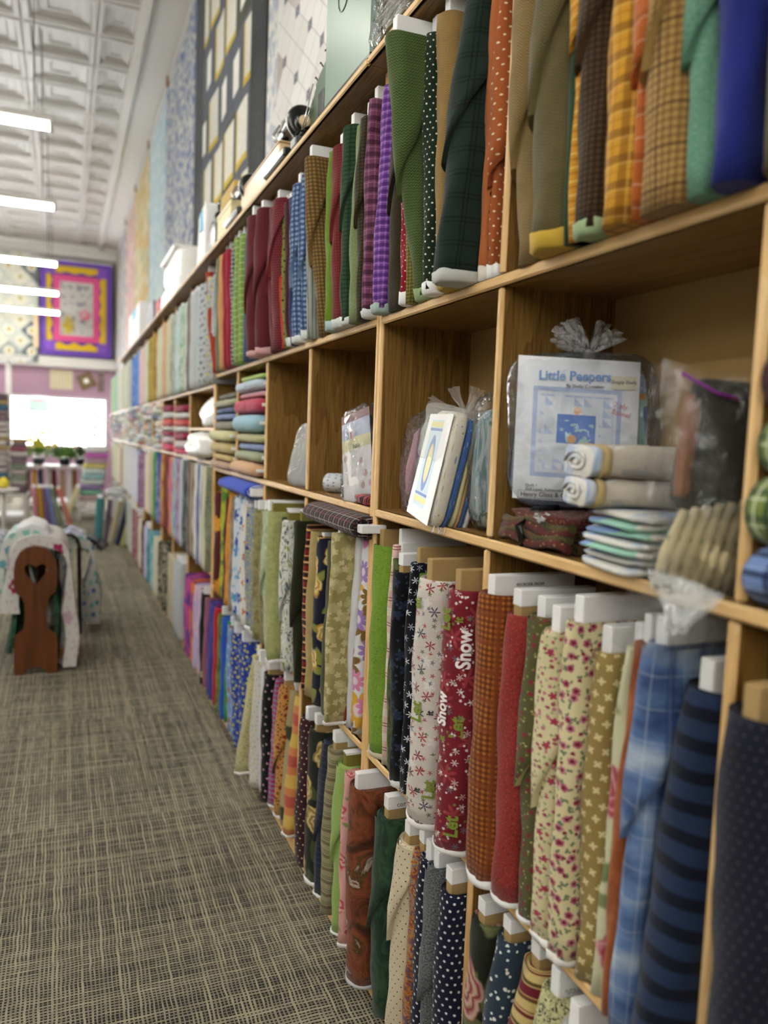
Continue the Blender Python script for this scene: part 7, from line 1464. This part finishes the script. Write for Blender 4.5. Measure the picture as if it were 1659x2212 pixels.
t = thing('quilt_rack', 'second quilt rack with a dark hoop-shaped metal end, behind the heart rack', 'quilt rack', (-.72, 5.9, 0)); flat('bronze', '2c211c', .4, .6)
for yy_ in (0, .5):
    b = MB(); b.tube([(-.07, yy_, 0), (-.075, yy_, .62), (-.06, yy_, .68), (-.02, yy_, .71), (.02, yy_, .71), (.055, yy_, .68), (.07, yy_, .62), (.075, yy_, .0)], .011, 8); b.obj('hoop_end', 'bronze', t)
for dx, z in ((-.05, .66), (.05, .66), (-.074, .08), (.074, .08)): MB().tube([(dx, 0, z), (dx, .5, z)], .008, 8).obj('rail', 'bronze', t)
draped(-.72, 5.93, 6.38, .715, .08, .17, .3, .06, 'fabric_qteal', 'white quilt with teal and blue leaves on the hoop rack', 6, .035, .09)
draped(-.71, 5.95, 6.3, .735, .05, .12, .55, .58, 'fabric_qnavy', 'blue, navy and white quilt folded on the hoop rack', 7, .03, .03)
hclr('darkgreyq', '34343c'); draped(-.60, 5.96, 6.2, .69, .02, .10, .60, .585, 'fabric_darkgreyq', 'small dark grey cloth sticking out at the right of the hoop rack', 8, .02, .02)

# ------------------------------------------------------------------ far left displays
def leanbolt(x, y, w_, H, th, deg, mat, lab, cat='fabric bolt', grp=None, hd=.2, zb=0.0):
    t = thing('fabric_bolt', lab, cat, (x, y, zb+.001), (0, math.radians(deg), 0), grp); b = MB(); puff(b, (0, 0, H/2), (w_/2, hd/2, H/2), .12, .3, 16, 9, .001, 3); b.obj('fabric', 'fabric_'+mat, t); MB().box(-w_*.3, w_*.3, -hd*.4, hd*.4, H-.02, H+.03, 0, .002).obj('cardboard_core', 'card_white', t); return t
for k, (c, xb, w_, deg, lab) in enumerate((('4c8488', -.34, .10, 3, 'teal'), ('5c5064', -.255, .05, 6, 'purple brown'), ('b0a484', -.20, .06, 12, 'tan'), ('2c2c44', -.13, .06, 14, 'dark navy'), ('a09c60', -.065, .07, 14, 'olive yellow'))):
    hclr('lean_%d' % k, c); leanbolt(xb, 10.95-.16*k, w_, .56, .04, deg, 'lean_%d' % k, lab+' bolt leaning on the floor at the far end of the shelves', grp='bolts leaning at the end of the aisle')
blob('silvery blue crumpled bag on top of the leaning bolts', 'plastic bag', (-.13, 10.72, .60), (.12, .18, .05), 'foggy_film', 31, e=.8)
for k, (c, xb, w_, deg, lab) in enumerate((('c88490', -1.12, .07, -4, 'dusty pink'), ('c0902c', -1.04, .07, -5, 'ochre'), ('7c6090', -.96, .07, -8, 'purple'), ('7c84b8', -.885, .07, -10, 'periwinkle'), ('808c70', -.80, .06, -12, 'grey green'), ('d07c6c', -.66, .06, -17, 'coral'))):
    hclr('fan_%d' % k, c); leanbolt(xb, 12.5+.02*k, w_, .58, .04, deg, 'fan_%d' % k, lab+' bolt in the fan of leaning bolts on the far left', grp='fan of bolts on the far left')
hclr('creamboard', 'dcd4a4'); leanbolt(-.72, 13.4, .08, .56, .04, 18, 'creamboard', 'cream bolt leaning against the table of striped fabrics')
def table(x0, x1, y0, y1, h, lab):
    t = thing('display_table', lab, 'table', ((x0+x1)/2, (y0+y1)/2, 0), group='display tables near the window'); W_, L_ = (x1-x0)/2, (y1-y0)/2
    MB().box(-W_, W_, -L_, L_, h-.03, h, 0, .004).obj('table_top', 'white_paint', t); MB().box(-W_+.03, W_-.03, -L_+.03, L_-.03, .12, .14, 0, .003).obj('lower_shelf', 'white_paint', t)
    for sx in (-1, 1):
        for sy in (-1, 1): MB().box(sx*(W_-.03)-.02, sx*(W_-.03)+.02, sy*(L_-.03)-.02, sy*(L_-.03)+.02, 0, h-.03, 0, .003).obj('leg', 'white_paint', t)
    return t
table(-1.45, -.35, 15.2, 15.9, .77, 'white display table with potted plants on it by the window'); table(-.56, -.14, 13.3, 13.9, .30, 'low table under the striped folded fabrics'); table(-2.2, -1.25, 12.7, 13.4, .45, 'low table under the tall fabric stacks at the left edge')
R = random.Random(9)
for k in range(9):
    c = ['6c4434', 'd8a04c', '34404c', 'c8c4bc', '6c2028', 'b09878', 'dcdcd8', '8c5c38', 'c4bcb0'][k]; hclr('tb_%d' % k, c)
    leanbolt(-1.36+.115*k, 15.45, .085, .55, .04, R.uniform(-3, 3), 'tb_%d' % k, 'upright bolt under the plant table, '+['brown', 'amber', 'slate', 'light grey', 'dark red', 'tan', 'white', 'chestnut', 'stone'][k], grp='bolts under the plant table', zb=.142)
z = .302
for k, (c, lab) in enumerate((('c8a8a4', 'rosy beige'), ('8cc4ac', 'mint'), ('9c84b8', 'lilac'), ('d8e0dc', 'pale grey'), ('a4ccd0', 'aqua'), ('d8e4e4', 'ice white'), ('d8cc84', 'pale yellow'), ('c4a4b4', 'mauve'), ('d070c4', 'bright pink'), ('e4e4e4', 'white'))):
    hclr('st_%d' % k, c); h_ = .085 if k != 9 else .12; pack('folded_fabric', lab+' folded fabric in the striped pile under the window', 'folded fabric', (-.36+.012*k, 13.6, z), (.18, .16, h_/2), 'st_%d' % k, 'striped pile under the window', k, 0, 1, .3, .004); z += h_
for j, (xc, yc) in enumerate(((-1.62, 12.95), (-1.38, 13.05), (-1.95, 13.0))):
    z = .452; k = 0; top = (1.9, 1.25, 1.9)[j]
    while z < top:
        c, cn = R.choice([('8c7880', 'mauve grey'), ('b4a8ac', 'pale mauve'), ('6c5c60', 'plum grey'), ('c8c0bc', 'light stone'), ('a05c6c', 'rose'), ('8c9c84', 'sage'), ('b89c70', 'tan'), ('dcd8d4', 'off-white'), ('4c7088', 'blue')]); nm = 'tw_'+c; hclr(nm, c); h_ = R.uniform(.05, .09)
        pack('folded_fabric', cn+' fabric in the '+('middle', 'right-hand', 'left-hand')[j]+' tower at the left edge', 'folded fabric', (xc, yc, z), (.11, .2, h_/2), nm, 'fabric towers at the left edge', k, R.uniform(-.08, .08), 1, .3, .004); z += h_; k += 1
blob('yellow ball of cloth at the left edge', 'cloth', (-1.50, 11.6, .62), (.07, .07, .07), 'yellow', 5, 'cloth_ball', 1.0, .004)
t = thing('stool', 'small round white stool at the far left', 'stool', (-1.50, 11.6, 0)); MB().tube([(0, 0, .58), (0, 0, .62)], .19, 24).obj('seat', 'white_paint', t); MB().tube([(0, 0, .04), (0, 0, .58)], .03, 12).obj('pillar', 'white_paint', t); MB().tube([(0, 0, 0), (0, 0, .04)], [.17, .1], 24).obj('foot', 'white_paint', t)
# plants
def leafm(name, c1, c2):
    m, p = principled(name); x, y, z = objc(); n = noise(x, y, z, 9, 2); setc(p, 'Base Color', ramp(n, [(.35, c1), (.65, c2)])); p.inputs['Roughness'].default_value = .5; MATS[name] = m
leafm('leaf_green', '4c7c34', '9cbc6c'); leafm('leaf_dark', '24401c', '4c7034'); leafm('petal_yellow', 'd8cc34', 'e8e070')
def plant(x, y, z, sx, sz, lab, mats, seed, n=90):
    t = thing('potted_plant', lab, 'potted plant', (x, y, z)); R = random.Random(seed)
    b = MB(); b.tube([(0, 0, 0), (0, 0, .12), (0, 0, .13)], [.08, .11, .115], 18); b.obj('pot', 'pot_black', t)
    b = MB()
    for k in range(12): a = R.uniform(0, 6.3); r_ = sx*R.uniform(.2, .8); b.tube([(0, 0, .12), (math.cos(a)*r_*.4, math.sin(a)*r_*.4, .12+sz*.4), (math.cos(a)*r_, math.sin(a)*r_, .12+sz*.7)], .004, 4)
    b.obj('stems', 'leaf_dark', t)
    fol = [MB() for _ in mats]
    for k in range(n):
        a = R.uniform(0, 6.3); r_ = sx*math.sqrt(R.random()); zz = .10+sz*R.uniform(.15, 1)*(1-.5*(r_/sx)**2); c = Vector((math.cos(a)*r_, math.sin(a)*r_, zz)); d = Vector((math.cos(a)+R.uniform(-.6, .6), math.sin(a)+R.uniform(-.6, .6), R.uniform(-.2, 1))).normalized()
        s_ = d.cross(Vector((0, 0, 1))).normalized()*R.uniform(.022, .045); L_ = R.uniform(.09, .17)
        w_ = 0 if (len(mats) == 1 or zz < .12+sz*.30) else 1
        m_ = fol[w_]; k0 = len(m_.v); up_ = d.cross(s_).normalized()*.008
        m_.v += [tuple(c), tuple(c+d*L_*.5+s_+up_), tuple(c+d*L_), tuple(c+d*L_*.5-s_+up_), tuple(c+d*L_*.5)]
        m_.face([k0, k0+1, k0+4]); m_.face([k0+1, k0+2, k0+4]); m_.face([k0+2, k0+3, k0+4]); m_.face([k0+3, k0, k0+4])
    for f_, mm, nm in zip(fol, mats, ('leaves', 'flowers')): f_.obj(nm, mm, t, kind='stuff')
plant(-1.18, 15.5, .771, .27, .52, 'yellow flowering plant in a black pot in front of the window', ('leaf_green', 'petal_yellow'), 1, 420); plant(-.74, 15.45, .771, .15, .25, 'low green plant in a black pot, middle of the window table', ('leaf_green',), 2, 220); plant(-.47, 15.65, .771, .13, .25, 'wide green plant in a black pot right of the middle one', ('leaf_green', 'leaf_dark'), 3, 170)

# ------------------------------------------------------------------ alike labels get an ordinal so that each points at one thing
by = {}
for o in bpy.data.objects:
    if o.parent is None and o.get('label') and not o.get('kind'): by.setdefault((o['label']), []).append(o)
ORD = ['first', 'second', 'third', 'fourth', 'fifth', 'sixth', 'seventh', 'eighth', 'ninth', 'tenth', 'eleventh', 'twelfth']
for lab, L_ in by.items():
    if len(L_) < 2 or 'behind the camera' in lab or 'second row left' in lab: continue
    dz = max(o.location.z for o in L_)-min(o.location.z for o in L_)
    L_.sort(key=(lambda o: o.location.z) if dz > .02 else (lambda o: o.location.y))
    for k, o in enumerate(L_): o['label'] = lab+(', '+ORD[k]+' from below' if dz > .02 else ', '+ORD[k]+' from the camera')
